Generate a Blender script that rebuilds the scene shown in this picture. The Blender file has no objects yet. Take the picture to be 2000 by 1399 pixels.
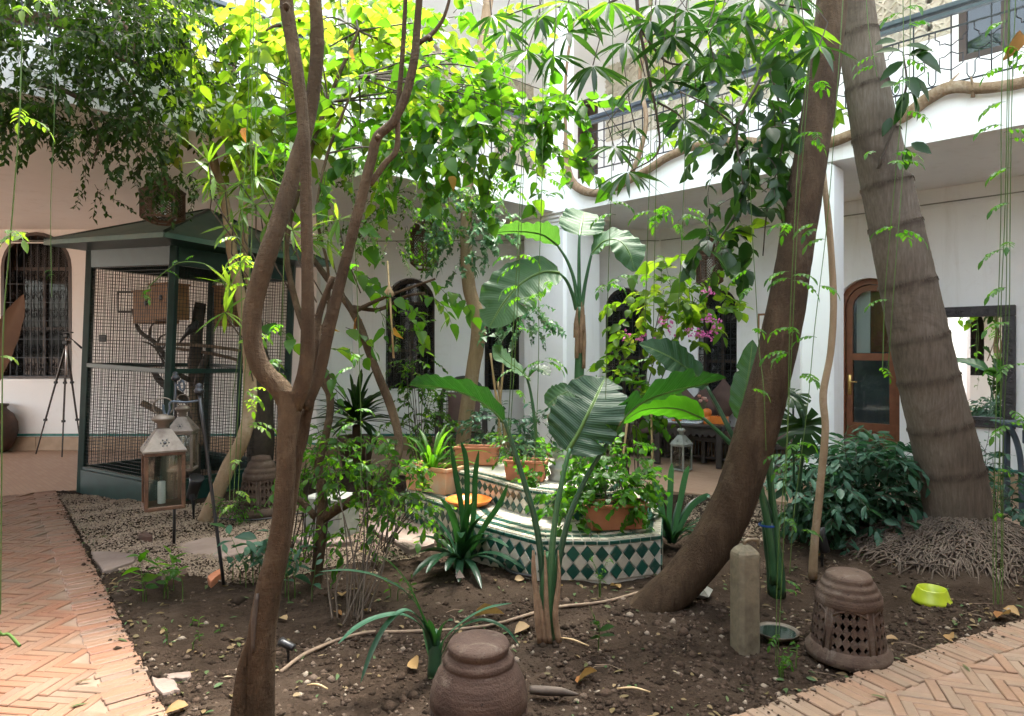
import bpy, math, random
import numpy as np
from mathutils import Vector, Matrix
from mathutils.geometry import tessellate_polygon

# ---------------------------------------------------------------- camera, sky, sun, exposure
SC = bpy.context.scene
COL = SC.collection
F, HX, HY, EYE = 1300.0, 1000.0, 685.0, 1.55        # focal length in photo pixels, principal point, eye height
cam_d = bpy.data.cameras.new('camera')
cam_d.sensor_width = 36.0
cam_d.lens = F / 2000.0 * 36.0
cam_d.shift_y = -(699.5 - HY) / 2000.0
cam_d.clip_start = 0.05
cam_d.clip_end = 400.0
cam = bpy.data.objects.new('camera', cam_d)
COL.objects.link(cam)
cam.location = (0, 0, EYE)
cam.rotation_euler = (math.radians(90), 0, 0)
SC.camera = cam

SUN_ELEV, SUN_AZ = 72.0, 25.0          # degrees; azimuth from +Y (away from the camera) towards +X
world = bpy.data.worlds.new('World')
SC.world = world
world.use_nodes = True
wt = world.node_tree
wt.nodes.clear()
w_out = wt.nodes.new('ShaderNodeOutputWorld')
w_bg = wt.nodes.new('ShaderNodeBackground')
w_sky = wt.nodes.new('ShaderNodeTexSky')
w_sky.sky_type = 'NISHITA'
w_sky.sun_disc = False
w_sky.sun_elevation = math.radians(SUN_ELEV)
w_sky.sun_rotation = math.radians(SUN_AZ)
w_sky.dust_density = 4.0
w_sky.air_density = 1.4
w_hsv = wt.nodes.new('ShaderNodeHueSaturation')
w_hsv.inputs['Saturation'].default_value = 0.5
w_bg.inputs['Strength'].default_value = 0.15
wt.links.new(w_sky.outputs[0], w_hsv.inputs['Color'])
wt.links.new(w_hsv.outputs[0], w_bg.inputs['Color'])
wt.links.new(w_bg.outputs[0], w_out.inputs['Surface'])

sun_d = bpy.data.lights.new('sun', 'SUN')
sun_d.energy = 1.15
sun_d.angle = math.radians(14)
sun_d.color = (1.0, 0.95, 0.86)
sun = bpy.data.objects.new('sun', sun_d)
COL.objects.link(sun)
_e, _a = math.radians(SUN_ELEV), math.radians(SUN_AZ)
_sv = Vector((math.sin(_a) * math.cos(_e), math.cos(_a) * math.cos(_e), math.sin(_e)))
sun.rotation_euler = _sv.to_track_quat('Z', 'Y').to_euler()

SC.view_settings.view_transform = 'Standard'
SC.view_settings.look = 'None'
SC.view_settings.exposure = 3.62
SC.view_settings.gamma = 1.0
SC.view_settings.use_curve_mapping = False
SC.render.engine = 'CYCLES'
SC.cycles.use_denoising = True
SC.cycles.max_bounces = 10
SC.cycles.diffuse_bounces = 5
SC.cycles.transmission_bounces = 6
SC.cycles.transparent_max_bounces = 12
SC.cycles.caustics_reflective = False
SC.cycles.caustics_refractive = False

# ---------------------------------------------------------------- helpers
RNG = np.random.default_rng(11)
random.seed(5)
SQ = math.sqrt(0.5)


def at(px, py, Y):
    """photo pixel and distance -> world point"""
    return Vector(((px - HX) / F * Y, Y, EYE - (py - HY) / F * Y))


def G(px, py, z=0.0):
    """photo pixel on a level surface of height z -> world point"""
    Y = F * (EYE - z) / (py - HY)
    return Vector(((px - HX) / F * Y, Y, z))


def V3(a):
    return np.array([a[0], a[1], a[2]], float)


def nrm(a):
    a = np.asarray(a, float)
    return a / np.maximum(np.linalg.norm(a, axis=-1, keepdims=True), 1e-9)


def catmull(P, R, per=6):
    P = np.asarray(P, float); R = np.asarray(R, float)
    if len(P) < 3:
        t = np.linspace(0, 1, per + 1)[:, None]
        return P[0] * (1 - t) + P[-1] * t, R[0] * (1 - t[:, 0]) + R[-1] * t[:, 0]
    Q = np.vstack([2 * P[0] - P[1], P, 2 * P[-1] - P[-2]])
    o, r = [], []
    for i in range(1, len(Q) - 2):
        p0, p1, p2, p3 = Q[i - 1], Q[i], Q[i + 1], Q[i + 2]
        for k in range(per):
            t = k / per
            o.append(.5 * ((2 * p1) + (-p0 + p2) * t + (2 * p0 - 5 * p1 + 4 * p2 - p3) * t * t + (-p0 + 3 * p1 - 3 * p2 + p3) * t ** 3))
            r.append(R[i - 1] * (1 - t) + R[i] * t)
    o.append(P[-1]); r.append(R[-1])
    return np.array(o), np.array(r)


def frames(P):
    T = nrm(np.gradient(P, axis=0))
    a = np.array([0, 0, 1.0]) if abs(T[0][2]) < .8 else np.array([1.0, 0, 0])
    u = nrm(np.cross(T[0], a)); U = [u]
    for i in range(1, len(P)):
        u = U[-1] - T[i] * np.dot(U[-1], T[i])
        U.append(nrm(u))
    U = np.array(U)
    return T, U, np.cross(T, U)


class MB:
    def __init__(s):
        s.v, s.q, s.t, s.n, s.tint, s.c = [], [], [], [], [], 0
        s.at2 = []

    def add(s, v, quads=None, tris=None, ngons=None, tint=0.5, a2=0.0):
        v = np.asarray(v, float).reshape(-1, 3)
        b = s.c
        s.v.append(v); s.c += len(v)
        s.tint.append(np.broadcast_to(np.asarray(tint, float), (len(v),)))
        s.at2.append(np.broadcast_to(np.asarray(a2, float), (len(v),)))
        if quads is not None and len(quads): s.q.append(np.asarray(quads, int) + b)
        if tris is not None and len(tris): s.t.append(np.asarray(tris, int) + b)
        for g in ngons or []: s.n.append([i + b for i in g])
        return s

    def box(s, c, size, ax=None, bev=0.0, tint=.5):
        """box with centre c, full size, ax = rows of 3 unit axes; bev = chamfer"""
        h = np.asarray(size, float) / 2
        A = np.eye(3) if ax is None else np.asarray(ax, float)
        c = V3(c)
        if bev <= 0:
            sg = np.array([(x, y, z) for x in (-1, 1) for y in (-1, 1) for z in (-1, 1)], float)
            v = c + (sg * h) @ A
            return s.add(v, [(0, 1, 3, 2), (4, 6, 7, 5), (0, 4, 5, 1), (2, 3, 7, 6), (0, 2, 6, 4), (1, 5, 7, 3)], tint=tint)
        b = min(bev, h.min() * .9)
        vs, idx = [], {}
        for x in (-1, 1):
            for y in (-1, 1):
                for z in (-1, 1):
                    for k in range(3):
                        p = np.array([x, y, z], float) * (h - b)
                        p[k] = (x, y, z)[k] * h[k]
                        idx[(x, y, z, k)] = len(vs); vs.append(p)
        fq, ft = [], []
        for k in range(3):
            o = [i for i in range(3) if i != k]
            for sgn in (-1, 1):
                f = []
                for a_, b_ in ((-1, -1), (1, -1), (1, 1), (-1, 1)):
                    q = [0, 0, 0]; q[k] = sgn; q[o[0]] = a_; q[o[1]] = b_
                    f.append(idx[(*q, k)])
                fq.append(f)
            for a_ in (-1, 1):
                for b_ in (-1, 1):
                    q1 = [0, 0, 0]; q1[k] = -1; q1[o[0]] = a_; q1[o[1]] = b_
                    q2 = list(q1); q2[k] = 1
                    fq.append([idx[(*q1, o[0])], idx[(*q2, o[0])], idx[(*q2, o[1])], idx[(*q1, o[1])]])
        for x in (-1, 1):
            for y in (-1, 1):
                for z in (-1, 1):
                    ft.append([idx[(x, y, z, k)] for k in range(3)])
        vs = np.array(vs)

        def fix(f):
            p = vs[f]; n = np.cross(p[1] - p[0], p[2] - p[0])
            return f if np.dot(n, p.mean(0)) > 0 else f[::-1]
        return s.add(c + vs @ A, [fix(f) for f in fq], [fix(f) for f in ft], tint=tint)

    def bar(s, a, b, w, d=None, tint=.5, bev=0):
        """square bar from a to b"""
        a, b = V3(a), V3(b); t = b - a; L = np.linalg.norm(t)
        if L < 1e-6: return s
        t = t / L
        ref = np.array([0, 0, 1.0]) if abs(t[2]) < .9 else np.array([0, 1.0, 0])
        u = nrm(np.cross(t, ref)); w2 = np.cross(u, t)
        return s.box((a + b) / 2, (L, w, d or w), [t, u, w2], bev=bev, tint=tint)

    def tube(s, P, R, n=8, per=0, cap=True, bump=0.0, freq=9.0, tint=.5, flat=None):
        P = np.asarray([V3(p) for p in P]); R = np.broadcast_to(np.asarray(R, float), (len(P),)).copy()
        if per: P, R = catmull(P, R, per)
        T, U, W = frames(P)
        th = np.linspace(0, 2 * math.pi, n, endpoint=False)
        rad = R[:, None] * np.ones(n)
        if bump:
            L = np.cumsum(np.r_[0, np.linalg.norm(np.diff(P, axis=0), axis=1)])
            ph = RNG.uniform(0, 6, 6)
            rad = rad * (1 + bump * (np.sin(L[:, None] * freq + 2 * th + ph[0]) * .5 + np.sin(L[:, None] * freq * 2.3 - 3 * th + ph[1]) * .3
                                     + np.sin(L[:, None] * freq * .4 + th + ph[2]) * .5 + .25 * np.sin(5 * th + ph[3] + L[:, None] * freq * .7)
                                     + .16 * np.sin(L[:, None] * freq * 6.1 + 3 * th + ph[4]) + .13 * np.sin(L[:, None] * freq * 9.7 - 5 * th + ph[5]) + RNG.normal(0, .025, (len(P), n))))
        v = P[:, None] + rad[..., None] * (np.cos(th)[None, :, None] * U[:, None] + np.sin(th)[None, :, None] * W[:, None])
        m = len(P)
        i = np.arange(m - 1)[:, None] * n; j = np.arange(n)[None]
        q = np.stack([i + j, i + (j + 1) % n, i + n + (j + 1) % n, i + n + j], -1).reshape(-1, 4)
        ng = [list(range(n))[::-1], [(m - 1) * n + k for k in range(n)]] if cap else None
        return s.add(v.reshape(-1, 3), q, ngons=ng, tint=tint)

    def lathe(s, c, prof, n=32, tint=.5, cap=False, sx=1.0, wob=0.0):
        prof = np.asarray(prof, float); th = np.linspace(0, 2 * math.pi, n, endpoint=False)
        rr = prof[:, 0][:, None] * (1 + wob * np.sin(3 * th)[None])
        v = np.stack([rr * np.cos(th) * sx, rr * np.sin(th), np.repeat(prof[:, 1][:, None], n, 1)], -1) + V3(c)
        m = len(prof); i = np.arange(m - 1)[:, None] * n; j = np.arange(n)[None]
        q = np.stack([i + j, i + (j + 1) % n, i + n + (j + 1) % n, i + n + j], -1).reshape(-1, 4)
        ng = [list(range(n))[::-1], [(m - 1) * n + k for k in range(n)]] if cap else None
        return s.add(v.reshape(-1, 3), q, ngons=ng, tint=tint)

    def prism(s, poly, z0, z1, top=True, bottom=True, tint=.5):
        p = np.asarray(poly, float); n = len(p)
        v = np.vstack([np.c_[p, np.full(n, z0)], np.c_[p, np.full(n, z1)]])
        q = [(k, (k + 1) % n, n + (k + 1) % n, n + k) for k in range(n)]
        tr = []
        tt = tessellate_polygon([[Vector((x, y, 0)) for x, y in p]])
        for a in tt:
            if top: tr.append([n + k for k in a])
            if bottom: tr.append(list(a)[::-1])
        return s.add(v, q, tr, tint=tint)

    def grid(s, Vg, tint=.5, a2=0.0):
        """Vg: (m,n,3) array"""
        m, n = Vg.shape[:2]
        i = np.arange(m - 1)[:, None] * n; j = np.arange(n - 1)[None]
        q = np.stack([i + j, i + j + 1, i + n + j + 1, i + n + j], -1).reshape(-1, 4)
        return s.add(Vg.reshape(-1, 3), q, tint=np.broadcast_to(tint, (m, n)).reshape(-1), a2=np.broadcast_to(a2, (m, n)).reshape(-1))

    def mesh(s, name, smooth=True, org=(0, 0, 0)):
        me = bpy.data.meshes.new(name)
        v = np.vstack(s.v) - V3(org)
        loops, start, c = [], [], 0
        if s.t:
            t = np.vstack(s.t); loops.append(t.ravel()); start.append(c + 3 * np.arange(len(t))); c += t.size
        if s.q:
            q = np.vstack(s.q); loops.append(q.ravel()); start.append(c + 4 * np.arange(len(q))); c += q.size
        for g in s.n:
            loops.append(np.array(g)); start.append(np.array([c])); c += len(g)
        loops = np.concatenate(loops); start = np.concatenate(start)
        me.vertices.add(len(v)); me.vertices.foreach_set('co', v.ravel().astype(np.float32))
        me.loops.add(len(loops)); me.loops.foreach_set('vertex_index', loops.astype(np.int32))
        me.polygons.add(len(start)); me.polygons.foreach_set('loop_start', start.astype(np.int32))
        me.polygons.foreach_set('use_smooth', np.full(len(start), bool(smooth)))
        for nm, src in (('tint', s.tint), ('across', s.at2)):
            a = me.attributes.new(nm, 'FLOAT', 'POINT'); a.data.foreach_set('value', np.concatenate(src).astype(np.float32))
        me.update(calc_edges=True); me.validate()
        return me

    def build(s, name, mat, parent=None, smooth=True, kind=None, loc=None):
        org = ORG.get(parent.name, Vector((0, 0, 0))) if parent else Vector(loc if loc is not None else (0, 0, 0))
        me = s.mesh(name, smooth, org)
        me.materials.append(mat)
        o = bpy.data.objects.new(name, me); COL.objects.link(o)
        if parent: o.parent = parent
        else: o.location = org
        ORG[o.name] = Vector(org)
        if kind: o['kind'] = kind
        return o


ORG = {}


def thing(name, label, cat, loc=(0, 0, 0), group=None):
    o = bpy.data.objects.new(name, None); COL.objects.link(o)
    o.location = loc; o.empty_display_size = .1
    ORG[o.name] = Vector(loc)
    return tag(o, label, cat, group)


def tag(o, label, cat, group=None):
    o['label'] = label; o['category'] = cat
    if group: o['group'] = group
    return o


def share(src, name, parent, M):
    """another object on the same mesh, matrix M (world) under an unrotated parent"""
    o = bpy.data.objects.new(name, src); COL.objects.link(o); o.parent = parent
    o.matrix_local = Matrix.Translation(-ORG.get(parent.name, Vector((0, 0, 0)))) @ M
    return o


# ---------------------------------------------------------------- materials
class NT:
    def __init__(s, name):
        s.m = bpy.data.materials.new(name); s.m.use_nodes = True; s.t = s.m.node_tree; s.t.nodes.clear()
        s.out = s.t.nodes.new('ShaderNodeOutputMaterial')

    def n(s, ty, **k):
        o = s.t.nodes.new('ShaderNode' + ty)
        for a, b in k.items():
            if a.startswith('_'): setattr(o, a[1:], b)
            else:
                key = a.replace('__', ' ')
                sock = o.inputs[int(key[1:])] if key[0] == 'i' and key[1:].isdigit() else o.inputs[key]
                if hasattr(b, 'links') or isinstance(b, bpy.types.NodeSocket): s.t.links.new(b, sock)
                else: sock.default_value = b
        return o

    def ramp(s, fac, stops):
        o = s.t.nodes.new('ShaderNodeValToRGB'); e = o.color_ramp.elements
        while len(e) < len(stops): e.new(.5)
        for k, (p, c) in enumerate(stops):
            e[k].position = p; e[k].color = (*c, 1) if len(c) == 3 else c
        s.t.links.new(fac, o.inputs[0]); return o.outputs[0]

    def noise(s, scale, detail=4, rough=.55, vec=None, dist=0):
        k = dict(Scale=scale, Detail=detail, Roughness=rough, Distortion=dist)
        if vec is not None: k['Vector'] = vec
        return s.n('TexNoise', **k).outputs[0]

    def mixc(s, fac, a, b, mode='MIX'):
        o = s.t.nodes.new('ShaderNodeMix'); o.data_type = 'RGBA'; o.blend_type = mode
        for sock, val in ((o.inputs[0], fac), (o.inputs[6], a), (o.inputs[7], b)):
            if isinstance(val, bpy.types.NodeSocket): s.t.links.new(val, sock)
            else: sock.default_value = val if isinstance(val, (int, float)) else (*val, 1)
        return o.outputs[2]

    def math(s, op, a, b=0.0):
        o = s.t.nodes.new('ShaderNodeMath'); o.operation = op
        for sock, val in ((o.inputs[0], a), (o.inputs[1], b)):
            if isinstance(val, bpy.types.NodeSocket): s.t.links.new(val, sock)
            else: sock.default_value = val
        return o.outputs[0]

    def bump(s, h, strength=.4, dist=.01):
        return s.n('Bump', Strength=strength, Distance=dist, Height=h).outputs[0]

    def obj(s): return s.n('TexCoord').outputs['Object']
    def attr(s, nm): return s.n('Attribute', _attribute_name=nm).outputs['Fac']
    def orand(s): return s.n('ObjectInfo').outputs['Random']

    def done(s, sh):
        s.t.links.new(sh, s.out.inputs['Surface']); return s.m

    def bsdf(s, col, rough=.6, nor=None, **k):
        o = s.n('BsdfPrincipled')
        for nm, val in (('Base Color', col), ('Roughness', rough), ('Normal', nor)) + tuple(k.items()):
            if val is None: continue
            nm = nm.replace('__', ' ')
            if isinstance(val, bpy.types.NodeSocket): s.t.links.new(val, o.inputs[nm])
            else: o.inputs[nm].default_value = (*val, 1) if isinstance(val, (tuple, list)) and len(val) == 3 else val
        return o.outputs[0]


def m_var(name, ca, cb, scale=8, rough=.6, bump=.3, bscale=40, bdist=.004, metal=0.0, cc=None, spec=.5, detail=5):
    t = NT(name); v = t.obj()
    n1 = t.noise(scale, detail, .6, v)
    stops = [(.32, ca), (.68, cb)] if cc is None else [(.28, ca), (.5, cb), (.72, cc)]
    c = t.ramp(n1, stops)
    nb = t.noise(bscale, 4, .6, v)
    return t.done(t.bsdf(c, rough, t.bump(nb, bump, bdist), Metallic=metal, Specular__IOR__Level=spec))


def m_leaf(name, stops, trans, fac=.45, rough=.42, veins=0.0, spec=.22):
    """two-sided leaf: glossy skin + light shining through; per-leaf tint drives the colour"""
    t = NT(name)
    tn = t.attr('tint')
    c = t.ramp(tn, stops)
    v = t.obj()
    c = t.mixc(t.math('MULTIPLY', t.noise(60, 2, .5, v), .45), c, (stops[0][1][0] * .6, stops[0][1][1] * .6, stops[0][1][2] * .6))
    tc = t.ramp(tn, trans)
    nor = None
    if veins:
        ac = t.attr('across')
        nor = t.bump(ac, veins, .01)
    p = t.bsdf(c, rough, nor, Specular__IOR__Level=spec)
    tr = t.n('BsdfTranslucent', Color=tc).outputs[0]
    return t.done(t.n('MixShader', i0=fac, i1=p, i2=tr).outputs[0])


M = {}
# walls: lime plaster, slightly uneven
t = NT('white_plaster'); v = t.obj()
c = t.ramp(t.noise(1.3, 5, .6, v), [(.3, (.80, .80, .795)), (.7, (.86, .86, .855))])
c = t.mixc(t.math('MULTIPLY', t.noise(.45, 6, .7, v), .22), c, (.70, .68, .64))
c = t.mixc(t.ramp(t.noise(2.6, 7, .75, v, 1.2), [(.56, (0, 0, 0)), (.74, (.30, .30, .30))]), c, (.60, .57, .51))
mw = t.n('Mapping', Vector=v, Scale=(3.2, 3.2, .22)).outputs[0]
c = t.mixc(t.ramp(t.noise(2.0, 6, .7, mw, .4), [(.56, (0, 0, 0)), (.72, (.28, .28, .28))]), c, (.56, .53, .47))
M['wall'] = t.done(t.bsdf(c, .85, t.bump(t.noise(55, 6, .65, v), .22, .006), Specular__IOR__Level=.2))
M['base_tile'] = m_var('tan_base_tile', (.30, .20, .12), (.42, .29, .19), 5, .55, .25, 30)
M['green_band'] = m_var('green_glazed_band', (.02, .13, .11), (.05, .22, .18), 9, .25, .1, 30)
t = NT('carved_plaster'); v = t.obj()
c = t.ramp(t.noise(6, 5, .6, v), [(.3, (.50, .45, .35)), (.7, (.64, .59, .49))])
M['carved'] = t.done(t.bsdf(c, .85, t.bump(t.noise(70, 5, .6, v), .35, .01)))
M['dark_wood'] = m_var('dark_brown_wood', (.030, .018, .012), (.06, .035, .022), 6, .45, .3, 25, .003)
M['black_wood'] = m_var('blackened_wood', (.022, .018, .017), (.045, .036, .034), 7, .45, .3, 30, .003)
M['door_wood'] = m_var('red_brown_door_wood', (.13, .042, .018), (.21, .075, .033), 7, .38, .25, 30, .002)
M['iron'] = m_var('wrought_iron', (.012, .013, .016), (.03, .032, .038), 20, .5, .2, 60, .002, metal=.3)
M['rail_blue'] = m_var('blue_grey_painted_rail', (.035, .048, .065), (.06, .08, .10), 10, .4, .15, 50)
M['mirror_frame'] = m_var('carved_dark_frame', (.022, .018, .02), (.05, .042, .046), 14, .4, .9, 45, .012)
M['cage_green'] = m_var('dark_green_paint', (.004, .017, .013), (.008, .034, .026), 6, .35, .15, 40)
M['roof_green'] = m_var('weathered_green_roof', (.05, .12, .105), (.085, .165, .14), 3, .5, .2, 30, cc=(.14, .18, .145))
M['wire'] = m_var('galvanised_wire', (.012, .013, .012), (.03, .03, .027), 20, .5, 0, 10, metal=.4)
M['box_wood'] = m_var('nest_box_pine', (.20, .095, .035), (.32, .155, .06), 10, .6, .3, 30)
M['stick'] = m_var('dry_branch_wood', (.11, .075, .05), (.20, .14, .09), 12, .8, .5, 60)
M['deadwood'] = m_var('dark_dead_branch', (.035, .025, .018), (.07, .05, .035), 12, .8, .5, 60)
M['tripod'] = m_var('bronze_grey_tube', (.03, .024, .022), (.06, .05, .045), 30, .4, .05, 60, metal=.5)
M['black_plastic'] = m_var('black_plastic', (.012, .012, .013), (.022, .022, .024), 20, .4, .1, 60)
M['clay_dark'] = m_var('dark_fired_clay', (.05, .03, .022), (.11, .06, .042), 5, .6, .35, 50)
M['pot_clay'] = m_var('lantern_pot_clay', (.055, .034, .024), (.095, .06, .042), 5, .75, .45, 70, cc=(.13, .095, .07))
M['pot_glaze'] = m_var('worn_brown_pot', (.035, .018, .014), (.065, .035, .026), 4, .5, .3, 60, cc=(.11, .078, .058))
M['terracotta'] = m_var('terracotta', (.33, .115, .055), (.46, .18, .09), 6, .75, .25, 60)
M['terracotta_old'] = m_var('weathered_terracotta', (.42, .17, .08), (.58, .29, .16), 4, .8, .35, 40, cc=(.50, .38, .27))
M['orange_glaze'] = m_var('orange_glaze', (.55, .14, .025), (.72, .22, .045), 6, .2, .05, 30)
M['tin'] = m_var('rusted_tin', (.095, .078, .06), (.15, .125, .10), 7, .55, .5, 40, metal=.45, cc=(.06, .034, .02))
M['rust'] = m_var('rusty_brown_metal', (.06, .03, .017), (.13, .068, .038), 16, .6, .35, 60, metal=.35)
M['grey_tin'] = m_var('grey_green_tin', (.20, .22, .20), (.33, .35, .31), 9, .5, .25, 50, metal=.35)
M['stone'] = m_var('pinkish_flagstone', (.145, .103, .083), (.205, .155, .128), 3, .85, .5, 30, .01)
M['greystone'] = m_var('grey_concrete', (.20, .21, .19), (.32, .32, .29), 4, .85, .4, 30, .01)
M['post_stone'] = m_var('mossy_concrete_post', (.085, .07, .045), (.15, .125, .08), 7, .85, .55, 40, .008, cc=(.05, .042, .025))
M['lime'] = m_var('lime_plastic', (.24, .30, .008), (.31, .37, .014), 9, .4, .15, 40)
M['brass'] = m_var('brass', (.55, .36, .12), (.66, .46, .18), 12, .3, .1, 50, metal=.9)
M['old_brass'] = m_var('tarnished_tap', (.12, .09, .06), (.22, .17, .11), 18, .5, .3, 60, metal=.6)
M['steel'] = m_var('steel', (.55, .56, .57), (.65, .66, .67), 12, .22, .05, 50, metal=.9)
M['brown_cloth'] = m_var('brown_velvet', (.075, .042, .035), (.12, .07, .058), 4, .8, .4, 90, .004)
M['white_ceramic'] = m_var('white_ceramic', (.75, .74, .7), (.82, .81, .78), 4, .25, .05, 30)
M['white_wax'] = m_var('white_wax', (.74, .73, .68), (.82, .81, .77), 8, .5, .1, 30)
M['blue_plastic'] = m_var('blue_plastic', (.01, .05, .22), (.02, .08, .30), 8, .4, .05, 30)
M['bird'] = m_var('black_feathers', (.008, .008, .009), (.02, .02, .02), 20, .5, .3, 60)
M['water'] = m_var('dark_water', (.015, .025, .02), (.02, .03, .025), 2, .05, .1, 8)
M['interior'] = m_var('room_shade_colour', (.006, .005, .004), (.012, .010, .008), 1, .9, .05, 5)  # shade of an unlit room put into the colour
M['room_blue'] = m_var('blue_room_shade', (.05, .065, .085), (.08, .10, .12), 1, .9, .05, 5)  # dimness of an unlit room put into a bluish colour
def m_pot(name, ca, cb, cc, bloom):
    """fired clay: throwing rings, uneven firing, lime bloom and soil splashes"""
    t = NT(name); v = t.obj()
    c = t.ramp(t.noise(5, 6, .65, v, .6), [(.3, ca), (.5, cb), (.7, cc)])
    c = t.mixc(t.ramp(t.noise(11, 7, .75, v, .8), [(.54, (0, 0, 0)), (.68, (.65, .65, .65))]), c, bloom)
    c = t.mixc(t.ramp(t.noise(30, 4, .7, v), [(.62, (0, 0, 0)), (.70, (.8, .8, .8))]), c, (ca[0] * .4, ca[1] * .4, ca[2] * .4))
    mz = t.n('Mapping', Vector=v, Scale=(.15, .15, 7)).outputs[0]
    h = t.math('ADD', t.math('MULTIPLY', t.noise(12, 3, .5, mz), .9), t.math('ADD', t.noise(45, 6, .7, v), t.noise(130, 3, .6, v)))
    return t.done(t.bsdf(c, .8, t.bump(h, .6, .0045), Specular__IOR__Level=.25))
M['pot_clay'] = m_pot('lantern_pot_clay', (.036, .022, .015), (.066, .042, .029), (.098, .069, .05), (.13, .108, .086))
M['pot_glaze'] = m_pot('worn_brown_pot', (.022, .0125, .009), (.042, .0245, .0175), (.070, .047, .034), (.105, .087, .07))
# bark
def m_bark(name, ca, cb, cc, sc=9, st=.8, dist=.012):
    t = NT(name); v = t.obj()
    mp = t.n('Mapping', Vector=v, Scale=(1, 1, .22)).outputs[0]
    n1 = t.noise(sc, 6, .65, mp, .4)
    n0 = t.noise(2.4, 4, .6, v)
    c = t.ramp(t.math('ADD', t.math('MULTIPLY', n1, .6), t.math('MULTIPLY', n0, .4)), [(.33, ca), (.5, cb), (.66, cc)])
    pt = t.ramp(t.noise(3.2, 6, .7, v, 1.0), [(.52, (0, 0, 0)), (.66, (.55, .55, .55))])
    c = t.mixc(pt, c, (cc[0] * 1.25, cc[1] * 1.35, cc[2] * 1.5))
    ml = t.n('Mapping', Vector=v, Scale=(.8, .8, 3)).outputs[0]
    ln = t.noise(13, 5, .7, ml, 1.4)
    c = t.mixc(t.ramp(ln, [(.60, (0, 0, 0)), (.74, (.5, .5, .5))]), c, (ca[0] * .55, ca[1] * .55, ca[2] * .55))
    h = t.math('ADD', t.math('ADD', t.math('MULTIPLY', t.noise(sc * 2.2, 7, .7, mp, .8), 1.6), t.math('MULTIPLY', t.noise(70, 5, .65, v), .45)), t.math('MULTIPLY', ln, .5))
    return t.done(t.bsdf(c, .85, t.bump(h, st, dist), Specular__IOR__Level=.2))
M['bark'] = m_bark('smooth_brown_bark', (.032, .019, .010), (.066, .041, .022), (.115, .077, .043), 9, 1.0, .02)
M['bark2'] = m_bark('red_brown_bark', (.027, .0155, .008), (.053, .032, .017), (.088, .058, .033), 14, 1.0, .02)
M['bark_pale'] = m_bark('pale_tan_bark', (.17, .115, .065), (.27, .19, .115), (.35, .26, .17))
M['vine_wood'] = m_bark('rough_climber_bark', (.16, .10, .06), (.27, .18, .11), (.38, .28, .19), 16, 1.0, .02)
# palm trunk: vertical fibres
t = NT('palm_trunk_fibre'); v = t.obj()
mp = t.n('Mapping', Vector=v, Scale=(1, 1, .11)).outputs[0]
n1 = t.noise(62, 7, .7, mp)
n0 = t.noise(1.8, 5, .6, v)
c = t.ramp(t.math('ADD', t.math('MULTIPLY', n1, .55), t.math('MULTIPLY', n0, .45)), [(.33, (.055, .042, .031)), (.5, (.105, .083, .062)), (.68, (.165, .138, .11))])
st_ = t.ramp(t.noise(1.1, 6, .7, v, 1.5), [(.5, (0, 0, 0)), (.64, (.7, .7, .7))])
c = t.mixc(st_, c, (.05, .036, .026))
c = t.mixc(t.attr('tint'), c, (.03, .019, .012))
M['palm'] = t.done(t.bsdf(c, .85, t.bump(n1, .7, .012), Specular__IOR__Level=.2))
M['roots'] = m_var('dry_root_fibre', (.038, .026, .018), (.08, .057, .04), 9, .9, .5, 80, cc=(.14, .105, .078))
M['cane'] = m_var('dry_bamboo', (.30, .205, .10), (.42, .30, .155), 14, .6, .2, 50)
M['stem'] = m_leaf('green_stem', [(0, (.05, .10, .02)), (1, (.09, .16, .035))], [(0, (.1, .2, .03)), (1, (.12, .25, .04))], .1)
M['twig'] = m_var('thin_twig', (.03, .02, .012), (.055, .038, .022), 20, .8, .3, 60)
# glass (thin pane: fresnel reflection over clear)
t = NT('window_glass')
fr = t.n('Fresnel', IOR=1.5).outputs[0]
gl = t.n('BsdfGlossy', Color=(1, 1, 1, 1), Roughness=.03).outputs[0]
tr = t.n('BsdfTransparent', Color=(.80, .84, .83, 1)).outputs[0]
M['glass'] = t.done(t.n('MixShader', i0=t.math('MULTIPLY', fr, .65), i1=tr, i2=gl).outputs[0])
t = NT('mirror_glass')
M['mirror'] = t.done(t.n('BsdfGlossy', Color=(.82, .84, .83, 1), Roughness=.01).outputs[0])
# brick pavers: colour per brick
def m_brick(name, stops, rough=.55, spec=.45):
    t = NT(name); v = t.n('NewGeometry').outputs['Position']
    r = t.math('FRACT', t.math('ADD', t.attr('tint'), t.orand()))
    c = t.ramp(r, stops)
    c = t.mixc(t.math('MULTIPLY', t.noise(9, 6, .7, v), .7), c, (.205, .112, .068))
    c = t.mixc(t.ramp(t.noise(1.1, 5, .6, v), [(.40, (0, 0, 0)), (.72, (.6, .6, .6))]), c, (.17, .125, .085))
    ro = t.ramp(t.noise(5, 4, .6, v), [(.3, (.32,) * 3), (.7, (.62,) * 3)])
    return t.done(t.bsdf(c, ro, t.bump(t.noise(60, 5, .65, v), .35, .005), Specular__IOR__Level=spec))
M['brick'] = m_brick('worn_terracotta_brick', [(0, (0.162, 0.061, 0.032)), (.15, (0.191, 0.081, 0.045)), (.3, (0.158, 0.088, 0.057)), (.45, (0.194, 0.109, 0.067)), (.58, (0.175, 0.068, 0.037)),
                                              (.7, (0.167, 0.111, 0.077)), (.82, (0.167, 0.063, 0.034)), (.93, (0.095, 0.081, 0.065)), (1, (0.175, 0.096, 0.063))])
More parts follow.
